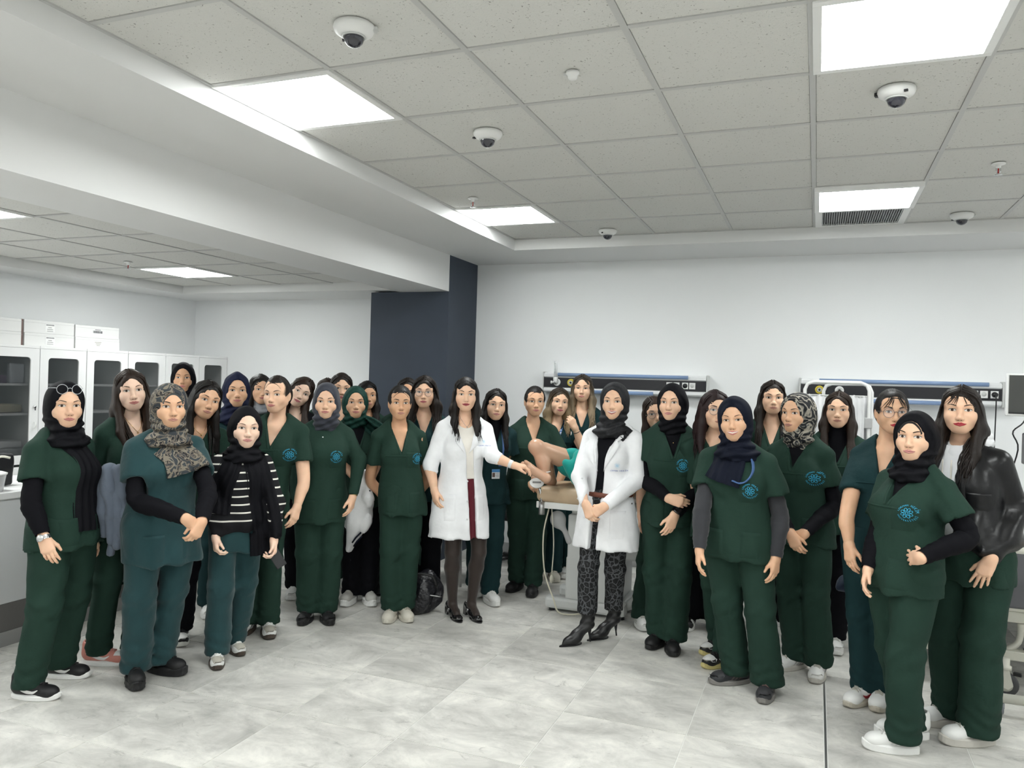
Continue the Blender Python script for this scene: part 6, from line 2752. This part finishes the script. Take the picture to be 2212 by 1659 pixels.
v.disp(lambda X, Y, Z: .004 * np.sin(X * 120))
p.part('pleated_skirt', v.mesh(), M_SKIRT)
v = Vol((-.28, -.25, .02), (.28, .22, .72), .0095)
for (f, a), e in zip(p.feet, (1, -1)):
    A = np.array((e * .085, 0, .66))
    kn = np.array((e * .075 + f[0] * .25, f[1] * .4 + .02, .455))
    an = f + rotz(a) @ np.array((0, -.03, 0)) + np.array((0, 0, .085))
    cf = kn + (an - kn) * .30 + np.array((0, -.016, 0))
    v.add(cone(A, kn, .070, .050), 0).add(cone(kn, cf, .049, .052), .02).add(cone(cf, an, .050, .030), .02)
    v.add(cone(an, f + rotz(a) @ np.array((0, .06, .038)), .029, .026), .02)
p.part('tights', v.mesh(), M_TIGHTS)
p.build_body(LIGHT, (.36, .06, .07), (.02, .012, .01), smile=.45, teeth=.12, ears=True, bare=(1, -1), hands={1: ('relax', (-.9, -.3, 0)), -1: ('grip', (.1, -.2, -1), (-.95, .25, -.12))})
p.hair(H_BLACK, 'wavy', .24, 18, .95, n=80, wave=.007)
p.necklace(M_SILVER, .075, .045)
p.band(-1, mat('strap_white', (.66, .67, .68), .4), .02, .029, .012, 'wristband')
PATENT = mat('black_patent', (.008, .008, .009), .08, spec=.7, coat=.6)


def heeled(p, kind, m, mh):
    for f, a in p.feet:
        q = f + rotz(a) @ np.array((0, -.05, 0))
        hh = .045 if kind == 'pump' else .085
        v = Vol((-.06, -.10, .0), (.06, .20, .30), .0055)
        if kind == 'pump':
            v.add(cone((0, -.035, hh + .026), (0, .06, .040), .030, .034), 0).add(cone((0, .06, .038), (0, .130, .020), .036, .022), .02)
            v.add(ell((0, .12, .018), (.036, .046, .020)), .01)
            v.sub(cone((0, -.02, hh + .052), (0, .075, .066), .030, .026), .004)
            v.sub(cone((0, .0, -.05), (0, .06, -.018), .034, .030), .004)
        else:
            v.add(cone((0, -.03, hh + .03), (0, .055, .055), .032, .035), 0).add(cone((0, .055, .046), (0, .150, .014), .036, .012), .02)
            v.add(ell((0, .09, .030), (.037, .06, .026)), .02)
            v.add(cone((0, -.03, hh + .03), (0, -.035, .235), .040, .046), .03)
            v.disp(lambda X, Y, Z: .0028 * np.sin(Z * 150 + 30 * Y + 4 * np.sin(X * 50)) * np.exp(-((Z - .14) / .05) ** 2))
            v.sub(cone((0, .01, -.02), (0, .05, -.004), .030, .022), .004)
            v.sub(half(lambda X, Y, Z: np.maximum(Z - .006 - np.clip((.07 - Y) / .11, 0, 1) * hh, np.abs(X) - .2 + 0 * Y), (-.06, -.1, 0), (.06, .07, .12)), .002)
        o = link('shoe' if kind == 'pump' else 'ankle_boot', np_mesh('shoe', *v.mesh()), p.o, m, q)
        o.rotation_euler = (0, 0, a)
        if kind == 'pump':
            hb = MB().box(-.024, .024, -.066, -.020, .0, hh + .02, .004)
            hb.build('block_heel', mh, o)
            st = MB().tube([(-.036, .022, .035), (-.030, .028, .062), (0, .034, .078), (.030, .028, .062), (.036, .022, .035)], .0075, 8, flat=.5)
            st.build('strap', m, o)
            MB().box(.022, .040, .018, .040, .044, .064, .002).build('buckle', M_SILVER, o)
        else:
            MB().tube([(0, -.055, 0), (0, -.050, .03), (0, -.044, hh + .012)], [.0055, .005, .016], 10).build('stiletto_heel', mh, o)
        so = MB()
        n = 20
        ol = []
        for k in range(n):
            t = 2 * math.pi * k / n
            y = .10 + .085 * math.sin(t)
            ol.append(((.034 if kind == 'pump' else .030 * (1.35 - (y + .0) / .22)) * math.cos(t), y))
        so.prism(ol, 0, .008)
        so.build('sole', mh, o)


heeled(p, 'pump', PATENT, PATENT)

p = Person('smiling woman in a white coat with charcoal headscarf, leopard trousers and ankle boots', (1327, 866), feet=[(1246, 1391, -52), (1304, 1378, -52)], turn=-24, ht=-10, b=1.0, pel=26, seed=23, lod=.0112)
p.set_arm(1, (1251, 1030, .06), (1266, 1090, .22))
p.set_arm(-1, (1376, 1038, .10), (1306, 1094, .28))
zh = zpx(p, 1400, 1192)
off_x = p.cxy(.6)[0] + .035
VQ = p.torso('coat', zh / p.s, False, True, (1.08, .085), .003, open_front=(off_x, .026, zh - .05))
p.bvh(VQ)
coat = p.part('white_coat', VQ, M_WHITE)
s = p.s
for e in (1, -1):
    b = MB()
    rows = []
    for t in np.linspace(0, .9, 12):
        z = 1.09 * s + (p.nb[2] + .0 - 1.09 * s) * t
        xi = p.cxy(z)[0] * .7 + off_x * .3 * (1 - t) + e * (.020 + .064 * t)
        w = .060 * math.sin(min(1, t * 1.6 + .04) * 1.57) * (1 - .45 * max(0, t - .7) / .3) * (.62 if abs(t - .66) < .05 else 1)
        yr = p.front(xi + e * .034, z)
        rows.append([(xi + e * w * u, max(p.front(xi + e * w * u, z), yr - .012) + .005 + .006 * (1 - abs(2 * u - 1)), z + .012 * u) for u in np.linspace(-.1, 1, 7)])
    b.grid(rows)
    b.build('lapel', M_WHITE, coat)
p.pocket(coat, -.165, -.075, .68 * s, .86 * s, M_WHITE)
q = p.px(1336, 1012, .13)
p.emblem(coat, q[0], q[2] + .018, .016)
V, T = text_line('LOKMAN HEKİM', .011)
me = np_mesh('lettering', np.array([(q[0] - a, p.front(q[0] - a, q[2] - .014 + c) + .006, q[2] - .014 + c) for a, c in V]), T, smooth=False)
link('lettering', me, coat, mat('stitch_blue', (.05, .10, .42), .7))
bt_ = MB()
for z in (.80, .93, 1.05):
    x = off_x + .055
    bt_.lathe([(0, 0), (.007, 0), (.006, .003), (0, .003)], 10, M=Matrix.Translation((x, p.front(x, z * s) + .001, z * s)) @ Matrix.Rotation(-math.pi / 2, 4, 'X'))
bt_.build('buttons', MATS['pearl'], coat)['kind'] = 'stuff'
VQ = p.torso('scrub', .93, True, False, None, .004, off=-.013, h=.012)
p.part('black_top', VQ, M_BLACK)
bl = MB()
c0 = p.cxy(.955 * s)
bl.tube([(c0[0] + .150 * s * math.cos(q_), c0[1] + .116 * s * math.sin(q_), .945 * s) for q_ in np.linspace(0, 6.2832, 33)[:-1]], .017, 8, False, True)
bl.build('belt', mat('brown_leather', (.16, .05, .03), .5), p.o)
p.trousers(M_LEOP, .86, .185, back=-.078)
p.build_body(LIGHT, (.44, .15, .15), (.035, .02, .014), smile=1., teeth=1., wx=1.0, neck=False, hands={1: ('curl', (-.2, -1, 0), (-.45, .2, -.85)), -1: ('grip', (0, -1, -.1), (.75, .1, -.55))})
p.hijab(M_HDARK, 23, cowl=.92, wrap=1.05)
p.tails(M_HDARK, [([(p.nb[0] - .045, p.nb[2] - .005), (p.nb[0] - .085, p.nb[2] - .025), (p.nb[0] - .125, p.nb[2] - .05)], .07)], 'scarf_end', p.hij, .014)
heeled(p, 'boot', mat('black_boot_leather', (.010, .010, .011), .38, spec=.5, bump=(40, .4, .004)), black_plastic)

# ------------------------------------------------------------------ right half, front
p = Person('woman in green scrubs with black headscarf and smartwatch, hands crossed, black sneakers', (1452, 868), feet=[(1418, 1394, -20), (1453, 1406, 4)], turn=6, ht=-14, b=1.0, seed=25, lod=.0112)
p.set_arm(1, (1394, 1035, .0), (1444, 1076, .24))
p.set_arm(-1, (1505, 1058, .06), (1458, 1112, .22))
dress(p, hem=zpx(p, 1440, 1138) / p.s, v=(1.195, .056), emblem=(1475, 1006), under={1: M_BLACK, -1: M_BLACK}, undershirt=M_BLACK, frac=.56, wide=1.05)
p.build_body(LIGHT, PINK, (.03, .018, .012), smile=.1, neck=False, hands={1: ('grip', (.1, -1, -.1), (-.9, .15, -.25)), -1: ('relax', (.3, -.9, 0), (.35, .2, -.85))})
p.hijab(M_HBLACK, 25, cowl=.0, wrap=1.05)
p.necklace(M_GOLD, .10)
p.band(-1, black_plastic, .012, .031, .010, 'smartwatch', ((.1, 1, .3), .019, mat('watch_screen', (.01, .01, .012), .08), True))
p.shoes('plain', (BK, BK, BK, BK, BK))

p = Person('smiling woman in green scrubs over charcoal sleeves, navy headscarf and lanyard, hiking shoes', (1587, 905), feet=[(1577, 1476, -60), (1655, 1506, -8)], turn=-12, ht=-8, hr=-5, b=1.18, pel=-30, seed=27, lod=.0112)
p.set_arm(1, (1517, 1100, .02), (1511, 1186, .10))
p.set_arm(-1, (1685, 1115, .06), (1676, 1204, .12))
dress(p, hem=zpx(p, 1590, 1215) / p.s, v=None, emblem=(1622, 1060, .042), under={1: M_GREYUS, -1: M_GREYUS}, frac=.58, wide=1.08)
p.build_body(MID, ROSE, (.06, .04, .03), bt=.8, smile=.9, teeth=.8, wx=1.0, neck=False, eyes=.8, hands={1: ('relax', (-.9, -.4, 0)), -1: ('relax', (.9, -.4, 0))})
p.hijab(M_NAVY, 27, cowl=1.02, peak=.004)
p.tails(M_NAVY, [([(p.nb[0] + .03, p.nb[2] - .02), (p.nb[0] + .03, 1.27 * p.s), (p.nb[0] + .05, 1.185 * p.s)], .17)], 'scarf_fold', p.hij, .026)
lb = mat('lanyard_blue', (.05, .11, .26), .6)
ly = MB()
pts = [(p.nb[0] - .075, p.nb[2] - .01), (p.nb[0] - .105, 1.27 * p.s), (p.nb[0] - .095, 1.22 * p.s), (p.nb[0] - .06, 1.19 * p.s), (p.nb[0] - .01, 1.20 * p.s)]
p.strip(p.o, [(a, b_) for a, b_, _ in bez([(a, b_, 0) for a, b_ in pts], 22)], .009, lb, 'lanyard', .030)
p.shoes('stripes', ((.030, .032, .036), (.20, .19, .18), (.10, .06, .055), (.10, .08, .075), (.04, .04, .044)))

p = Person('woman in green scrubs with a black and cream printed headscarf, white sneakers', (1722, 891), feet=[(1708, 1444, -44), (1766, 1464, -6)], turn=-22, ht=-30, b=1.02, pel=-12, seed=29, lod=.0112)
p.set_arm(1, (1668, 1075, .0), (1706, 1150, .26))
p.set_arm(-1, (1802, 1090, .10), (1738, 1152, .28))
dress(p, hem=zpx(p, 1740, 1183) / p.s, v=(1.20, .056), emblem=(1764, 1033), under={1: M_BLACK, -1: M_BLACK}, undershirt=M_BLACK, frac=.62, wide=1.03)
p.build_body(MID, NUDE, (.03, .02, .015), smile=.1, neck=False, hands={1: ('grip', (0, -1, -.1), (-.5, .1, -.8)), -1: ('curl', (0, -1, -.1), (.7, .1, -.55))})
p.hijab(M_HZEBRA, 29, cowl=.0, wrap=1.06)
p.shoes('stripes', (WH, (.48, .46, .42), (.44, .42, .38), (.46, .46, .45), WH))

p = Person('young woman in green scrubs and black headscarf standing nearest, hand in pocket, white platform sneakers', (1977, 941), feet=[(1948, 1592, -72), (1924, 1622, -74)], turn=-44, ht=-16, b=1.18, seed=32, lod=.010)
p.set_arm(1, (1893, 1165, -.06), (1876, 1228, .0))
p.set_arm(-1, (2090, 1160, .20), (1990, 1205, .27))
W_ = p.arm[-1][2]
dress(p, hem=zpx(p, 1950, 1285) / p.s, v=(1.20, .056), emblem=(1969, 1108, .040), under={1: M_BLACK, -1: M_BLACK}, undershirt=M_BLACK, frac=.62, pockets=True)
p.build_body(LIGHT, PINK, (.035, .022, .016), bt=1.1, smile=.15, wx=1.03, neck=False, hands={1: ('relax', (-.7, -.6, 0)), -1: ('flat', (-.4, -1, -.1), (.90, -.30, -.20))})
p.hijab(M_HBLACK, 32, cowl=.85, band=cloth('black_underscarf', (.03, .03, .032)))
p.band(1, M_SILVER, .014, .030, .002, 'bracelet')
p.strip(p.top, [tuple(p.px(1996 - 9.5 * k, 1222 - 3.2 * k - (3 if 3 < k < 8 else 0), .25)[[0, 2]]) for k in range(11)], .012, M_GREEN, 'pocket_edge', .006)
p.shoes('plat', (WH, WH, (.60, .59, .57), (.62, .62, .62), WH), sc=1.0)

p = Person('woman in a black leather jacket over a white hoodie, long dark hair, red lipstick', (2076, 884), feet=[(2058, 1576, -52), (2072, 1596, -56)], turn=-24, ht=-2, b=1.10, pel=16, seed=33, lod=.0112)
p.feet = [(p.feet[0][0] + np.array((.05, -.02, 0)), p.feet[0][1]), (p.feet[1][0] + np.array((-.05, .02, 0)), p.feet[1][1])]
p.set_arm(1)
S_ = p.sh[1]
p.arm[1] = (S_, S_ + np.array((.0, -.10, -.24)), S_ + np.array((-.03, -.10, -.45)))
p.set_arm(-1, (2194, 1095, .12), (2141, 1206, .22))
VQ = p.torso('scrub', .74, True, False, None, off=-.010)
p.part('scrub_top', VQ, M_GREEN)
p.trousers(M_GREEN, 1.12)
VQ = p.torso('scrub', .95, True, False, None, .004, off=-.003, h=.012)
p.bvh(VQ)
hoodie = p.part('hoodie', VQ, M_WHITE)
VQ = p.torso('jacket', .90, False, True, None, .0085, off=-.004, open_front=(p.nb[0] * .5, .045, .70))
p.bvh(VQ)
jk = p.part('leather_jacket', VQ, M_LEATHER)
p.part('hood_collar', p.chest(.014, 1.1, neck=False), M_WHITE, hoodie)
s = p.s
for e in (1, -1):
    c = p.cxy(1.2 * s)
    pts = [(p.nb[0] * (.6 + .4 * t) + e * (.056 + .018 * t), .92 * s + (1.33 - .92) * s * t) for t in np.linspace(0, 1, 14)]
    p.strip(jk, pts, .05, M_LEATHER, 'lapel', .008)
p.pocket(jk, -.165, -.065, 1.08 * s, 1.16 * s, M_LEATHER, 'pocket_flap')
hd_ = MB()
for k in range(2):
    hd_.tube([tuple(p.nb + np.array((.098 * math.cos(q), -.030 - .085 * math.sin(q), .012 + .03 * k - .018 * math.cos(q) * 0))) for q in np.linspace(-.5, 3.64, 18)], [.014] + [.030 - .006 * k] * 16 + [.014], 12)
hd_.build('hood', M_WHITE, hoodie)['kind'] = 'stuff'
for x in (.018, -.022):
    MB().tube([(p.nb[0] + x, p.front(p.nb[0] + x, z, .12) + .004 if 0 else .125 + .02 * (1.33 - z / s), z) for z in np.linspace(1.18 * s, 1.30 * s, 5)], .004, 6).build('drawstring', M_CREAM, hoodie)
p.build_body(LIGHT, REDLIP, (.03, .018, .012), smile=.35, wx=1.04, hands={-1: ('flat', (.25, -1, 0), (.30, .15, -.9))})
p.hair(H_DARK, 'wavy', .27, 33, 1.06, n=90, wave=.006, bangs=16)
p.shoes('plat', (WH, (.50, .48, .44), (.40, .39, .36), (.5, .5, .49), WH))

p = Person('woman in teal scrubs with round glasses and red lipstick, black fringe, worn white sneakers', (1926, 888), feet=[(1857, 1518, -26), (1900, 1524, -6)], turn=-8, ht=12, b=.92, seed=31, lod=.0112)
p.set_arm(1, (1829, 1118, .08), (1834, 1176, .14))
p.set_arm(-1)
S_ = p.sh[-1]
p.arm[-1] = (S_, S_ + np.array((.0, -.12, -.23)), S_ + np.array((.06, -.15, -.42)))
dress(p, M_DTEAL, M_DTEAL, hem=.76, v=(1.18, .054), frac=.60, wide=.92)
p.build_body(MID, REDLIP, (.012, .009, .008), bt=1.25, smile=.1, wx=.98, ears=True, bare=(1,), hands={1: ('relax', (-.5, -.8, 0))})
p.hair(H_BLACK, 'back', seed=31, n=56, bangs=18)
p.glasses(M_FRAME, R=.0245)
p.shoes('swoosh', (WH, (.48, .44, .37), (.42, .40, .35), (.33, .02, .03), WH))

# ================================================================== people standing further back
def back_row(label, head, d=None, feet=None, rx=None, m=None, mt=None, hair=None, hij=None, tone=LIGHT, lip=ROSE, ht=0., hr=0., hp=0., turn=0., smile=.2, teeth=0., seed=0, b=.98, v=(1.205, .054), ears=False, glasses=False, wide=1., brow=(.02, .013, .01), under=None, undershirt=None, arms=None, bare=(), hands=None, shoes=('stripes', (WH, WH, (.56, .55, .52), (.56, .56, .55), WH)), emblem=None, frac=.62, lod=.0150, short=True, hem=.75, ho=0., wx=1., eyes=1., bt=1., pockets=False):
    p = Person(label, head, d, feet, rx, turn, ht, hp, hr, ho, b, seed, lod=lod)
    for sd in (1, -1):
        a = (arms or {}).get(sd)
        p.set_arm(sd, *(a or ()))
    dress(p, m, mt, hem=hem, v=v, emblem=emblem, pockets=pockets, under=under, undershirt=undershirt, frac=frac, short=short, wide=wide)
    p.build_body(tone, lip, brow, smile, teeth, bt, ears, wx, neck=(hij is None and undershirt is None), bare=bare, hands=hands, eyes=eyes)
    if hair:
        p.hair(*hair[:1], **hair[1])
    if hij:
        p.hijab(hij[0], seed, **hij[1])
    if glasses:
        p.glasses(M_FRAME, R=.0235)
    p.shoes(*shoes)
    return p


back_row('woman in black headscarf at the very back before the cabinets', (396, 815), d=6.15, hij=(M_HBLACK, dict(cowl=.9)), v=None, tone=TAN, seed=4, ht=-4)
p5 = back_row('dark-haired woman tilting her head, black trousers and black-white sneakers, beside the teal scrubs', (446, 862), feet=[(350, 1388, 0), (391, 1386, 4)], hair=(H_BLACK, dict(kind='long', L=.26, seed=5, part=.01, n=80)), tone=MID, ht=14, hr=14, turn=18, mt=M_BLACK, seed=5, lod=.0122, smile=.2, lip=NUDE, shoes=('dunk', (BK, (.6, .6, .56), BK, WH, WH)))
p5.necklace(M_GOLD, .07)
p5.strip(p5.o, [(p5.nb[0] - .10 - .02 * t, 1.34 * p5.s - .45 * t) for t in np.linspace(0, 1, 16)], .042, cloth('black_webbing', (.012, .012, .012)), 'bag_strap', .008)
back_row('woman in a deep navy headscarf behind the striped sweater', (511, 842), feet=[(450, 1328, 0), (520, 1325, 10)], hij=(M_HNAVY, dict(cowl=1., peak=.012)), v=None, m=M_DTEAL, mt=M_DTEAL, tone=MID, seed=6, ht=4, smile=.3, shoes=('dunk', (WH, WH, WH, (.3, .32, .36), WH)))
p7 = back_row('dark-haired woman with a grey scarf, mostly hidden behind the swept-back brown hair', (563, 840), d=6.1, hair=(H_BLACK, dict(kind='long', L=.2, seed=7)), v=None, tone=MID, seed=7, ht=12, smile=.5, teeth=.3)
p7.hijab_scarf = None
v = Vol(p7.nb - .2, p7.nb + .2, .011)
for k in range(3):
    v.add(ell(p7.nb + np.array((0, .0, .035 * k - .01)), (.105 - .008 * k, .095 - .008 * k, .028)), .01)
v.disp(folds(70, 60, .005))
p7.part('scarf', v.mesh(), cloth('grey_wool', (.26, .27, .29), .95, .8))
back_row('fair woman leaning her head sideways, long brown hair, behind the slate headscarf', (651, 846), rx=672, d=5.75, hair=(H_BROWN, dict(kind='long', L=.25, seed=10, part=-.02)), tone=FAIR, lip=(.46, .14, .15), seed=10, ht=4, hr=27, smile=.5, m=M_BLACK, mt=M_BLACK, shoes=('stripes', (WH, WH, WH, GY, WH)))
back_row('woman with wavy dark hair at the back between the grey and green headscarves', (737, 838), d=6.05, hair=(H_DARK, dict(kind='wavy', L=.2, seed=12, wave=.008, vol=1.08)), tone=LIGHT, seed=12, ht=6, hr=4, lip=(.44, .14, .14))
back_row('woman at the back almost hidden, brown hair just above the slate headscarf', (707, 846), d=6.6, hair=(H_BROWN, dict(kind='long', L=.2, seed=36)), tone=LIGHT, seed=36, ht=10)
p13 = back_row('woman in emerald green headscarf with white lanyard, grey running shoes', (768, 868), feet=[(755, 1303, -20), (798, 1303, 14)], hij=(M_HGREEN, dict(cowl=.0)), v=(1.17, .075), undershirt=M_BLACK, tone=MID, seed=13, ht=4, smile=.4, lip=ROSE, mt=M_BLACK, lod=.0122, shoes=('chunky', ((.48, .47, .44), WH, (.55, .54, .5), GY, WH)), arms={1: ((728, 985, .0), (768, 1035, .18)), -1: ((820, 985, .0), (800, 1042, .2))}, bare=(1, -1), hands={1: ('curl', (0, -1, 0)), -1: ('curl', (0, -1, 0))})
p13.lanyard(mat('lanyard_white', (.72, .74, .78), .5), 1.10 * p13.s, .0)
p13.tails(M_HGREEN, [([(p13.nb[0] - .05, p13.nb[2] + .02), (p13.nb[0] - .12, p13.nb[2] - .01), (p13.nb[0] - .19, p13.nb[2] - .07)], .11)], 'scarf_end', p13.hij, .03)
back_row('dark-haired woman at the back half hidden by the emerald headscarf', (793, 853), d=6.45, hair=(H_BLACK, dict(kind='long', L=.22, seed=14)), tone=TAN, seed=14, ht=10)
back_row('woman at the back with only her dark curly fringe showing before the slate column', (880, 848), d=6.1, hair=(H_DARK, dict(kind='wavy', L=.12, seed=16, wave=.009)), tone=TAN, seed=16, b=.95)
p17 = back_row('woman with round glasses and long wavy dark hair in dark teal scrubs', (917, 846), d=5.62, hair=(H_DARK, dict(kind='wavy', L=.26, seed=17, wave=.010, vol=1.15, n=90)), m=M_DTEAL, mt=M_BLACK, tone=LIGHT, lip=(.42, .12, .13), seed=17, ht=-4, smile=.0, glasses=True, lod=.0125, shoes=('stripes', (GY, WH, WH, WH, WH)))
p19 = back_row('woman with straight black hair wearing a blue lanyard with an identity card', (1071, 873), feet=[(1030, 1283, 18), (1061, 1303, 24)], hair=(H_BLACK, dict(kind='long', L=.28, seed=19, part=-.004, n=84)), m=M_DTEAL, mt=M_DTEAL, tone=LIGHT, lip=PINK, seed=19, turn=14, ht=8, hr=4, smile=.2, lod=.0122, hem=.76, undershirt=M_BLACK, v=(1.19,.054), shoes=('plat', (WH, WH, WH, WH, WH)))
p19.mark(p19.top, 1095, 955)
p19.lanyard(lb, zpx(p19, 1073, 1010, .13), p19.px(1073, 1010, .13)[0], card=True)
back_row('woman in green scrubs with a neat black bun, standing behind the manikin legs', (1155, 866), feet=[(1113, 1274, -26), (1150, 1284, -6)], hair=(H_BLACK, dict(kind='bun', seed=20, n=56)), ears=True, tone=MID, lip=ROSE, seed=20, turn=10, ht=8, smile=.3, lod=.0122, emblem=(1192, 970, .040), v=(1.18, .055), arms={1: ((1110, 1005, -.02), (1142, 1040, .10)), -1: ((1222, 1002, .0), (1205, 1048, .1))}, bare=(1, -1), hands={1: ('curl', (0, -1, 0)), -1: ('curl', (0, -1, 0))}, b=1.04, shoes=('plain', (BK, BK, BK, BK, BK)), pockets=True)
H_OMB1 = hair_mat('hair_ombre_blond', (.040, .026, .017), (.42, .30, .17), 1.36, 1.56)
p21 = back_row('woman with dark to blond hair raising a hand to her chest, hair tie on wrist', (1208, 867), feet=[(1163, 1248, 10), (1196, 1252, 14)], hair=(H_OMB1, dict(kind='wavy', L=.20, seed=21, wave=.008, vol=1.05, n=84)), m=M_DTEAL, mt=M_DTEAL, tone=LIGHT, lip=(.44, .12, .14), seed=21, turn=8, ht=10, hr=5, smile=.5, lod=.0122, arms={-1: ((1259, 968, .14), (1243, 926, .18))}, bare=(-1,), hands={-1: ('curl', (.3, -1, .2), (.55, .1, .8))}, shoes=('plain', (OW, OW, OW, OW, OW)))
p21.mark(p21.top, 1237, 938)
p21.band(-1, black_plastic, .03, .0285, .003, 'hair_tie')
p21.lanyard(pattern_mat('lanyard_print', (.06, .14, .34), [(.52, (.5, .55, .65))], 60), 1.16 * p21.s, .02)
H_OMB2 = hair_mat('hair_ombre_beige', (.050, .036, .025), (.40, .30, .19), 1.42, 1.66)
p22 = back_row('tall woman with long wavy beige-blond hair before the left bed-head panel', (1258, 838), d=6.58, hair=(H_OMB2, dict(kind='wavy', L=.28, seed=22, wave=.010, vol=1.06, n=90)), m=M_DTEAL, mt=M_DTEAL, tone=LIGHT, lip=ROSE, seed=22, ht=-3, smile=.0, lod=.0122, eyes=.8)
p22.mark(p22.top, 1281, 907)
p24 = back_row('smiling woman in glasses peeking out behind the black headscarf', (1416, 892), feet=[(1386, 1354, 16), (1484, 1352, 10)], hair=(H_BROWN, dict(kind='long', L=.18, seed=24, part=.02)), tone=LIGHT, lip=ROSE, seed=24, ht=6, hr=-13, smile=.9, teeth=.8, glasses=True, arms={1: ((1386, 1060, .0), (1384, 1112, .04))}, bare=(1,), hands={1: ('relax',)}, lod=.0125)
back_row('woman with burgundy hair and glasses behind the navy headscarf, black-white shoes with yellow soles', (1545, 884), feet=[(1545, 1410, -40), (1552, 1438, -42)], hair=(H_RED, dict(kind='wavy', L=.22, seed=26, wave=.006, vol=1.1)), tone=LIGHT, lip=NUDE, seed=26, turn=6, ht=16, smile=.0, glasses=True, bt=1.3, arms={1: ((1502, 1085, -.12), (1510, 1150, -.06))}, bare=(1,), lod=.0122, shoes=('dunk', (BK, (.55, .47, .20), BK, WH, WH)))
back_row('tall woman with long straight dark hair behind the navy headscarf and printed headscarf', (1669, 858), feet=[(1640, 1356, 0), (1668, 1360, 6)], hair=(H_DARK, dict(kind='long', L=.30, seed=28, n=84)), mt=M_BLACK, tone=LIGHT, lip=NUDE, seed=28, ht=5, smile=.1, lod=.0122)
back_row('woman with long brown hair and black turtleneck in front of the folding screen', (1811, 884), feet=[(1785, 1388, 0), (1803, 1404, 10)], hair=(H_BROWN, dict(kind='long', L=.32, seed=30, part=-.004, n=84)), mt=M_BLACK, undershirt=M_BLACK, tone=LIGHT, lip=NUDE, seed=30, ht=-3, smile=.0, lod=.0122, v=(1.19, .07), ears=False)
back_row('woman behind the group of whom only black trousers and shoes show', (1556, 905), d=5.25, rx=1530, hair=(H_BLACK, dict(kind='long', L=.2, seed=35)), mt=M_BLACK, tone=LIGHT, seed=35, shoes=('plain', (BK, WH, BK, BK, BK)))

# ------------------------------------------------------------------ garments carried over an arm
def draped(name, label, pts, rad, m, seed, h=.010, amp=.012):
    """a bundled garment hanging through world points"""
    P = [np.array(q) for q in pts]
    c = P[0].copy()
    lo, hi = np.min(P, 0) - c - .2, np.max(P, 0) - c + .2
    v = Vol(lo, hi, h)
    for i in range(len(P) - 1):
        v.add(cone(P[i] - c, P[i + 1] - c, rad[i], rad[i + 1]), .04)
    f_, g_ = folds(seed, 26, amp * .6, (1, 1, .35)), creases(seed, 30, amp * 1.6, (1, 1, .4))
    v.disp(lambda X, Y, Z: f_(X, Y, Z) + g_(X, Y, Z))
    V, Q = v.mesh()
    t = thing(name, label, 'jacket', tuple(c))
    link('cloth', np_mesh('cloth', V, Q), t, m)
    return t, v, c


d2 = p2.d - .24
P_ = lambda x, y, o=0.: at_d(x, y, d2 + o)
t, v, c = draped('denim_jacket', 'washed blue denim jacket hung over the arm of the woman with long brown hair', [P_(226, 1022), P_(228, 1060, -.02), P_(222, 1105, -.02), P_(224, 1150, .0)], [.040, .040, .036, .030], M_DENIM, 41, amp=.006)
for k, (xs, lw, y1, o) in enumerate(((240, .038, 1168, -.035), (254, .040, 1178, -.02), (266, .036, 1150, -.03), (246, .030, 1195, .02))):
    Q = [P_(xs - 4, 1018, o * .5), P_(xs, 1060, o), P_(xs + 2, 1110, o), P_(xs - 3 * (k - 1), y1, o * .4)]
    v2 = Vol(np.min(Q, 0) - .1, np.max(Q, 0) + .1, .010)
    for a_ in range(3):
        v2.add(cone(Q[a_], Q[a_ + 1], lw * (1 - .12 * a_), lw * (1 - .12 * (a_ + 1))), .03)
    f_, g_ = folds(60 + k, 30, .006), creases(64 + k, 34, .010, (1, 1, .8))
    v2.disp(lambda X, Y, Z: f_(X, Y, Z) + g_(X, Y, Z))
    V, Q2 = v2.mesh()
    link(('sleeve', 'body_panel', 'lining', 'hem')[k], np_mesh('fold', V - c, Q2), t, M_DENIM)
d13 = p13.d - .22
t, v, c = draped('white_jacket', 'white college jacket with navy striped cuffs held by the emerald headscarf', [at_d(x, y, d13 + e) for x, y, e in ((790, 1030, 0), (785, 1075, -.02), (772, 1120, 0), (756, 1185, .02))], [.05, .075, .08, .025], cloth('white_nylon', (.78, .78, .79), .6, .8), 42)
for (xa, ya), (xb, yb) in (((783, 1068), (800, 1060)), ((764, 1180), (782, 1158)), ((761, 1172), (780, 1150))):
    A, B = at_d(xa, ya, d13 - .07) - c, at_d(xb, yb, d13 - .07) - c
    MB().tube([tuple(A), tuple((A + B) / 2 + np.array((0, -.012, 0))), tuple(B)], .006, 6).build('cuff_stripe', M_NAVY, t)
d31 = 4.44
draped('denim_garment', 'dark washed denim garment held low beside the teal scrubs of the glasses wearer', [at_d(x, y, d31 + .0) for x, y in ((1838, 1248), (1828, 1262), (1812, 1270))], [.030, .042, .022], cloth('dark_denim', (.030, .042, .070), .9, .7), 43, amp=.008)
print('cast done', len(bpy.data.objects))
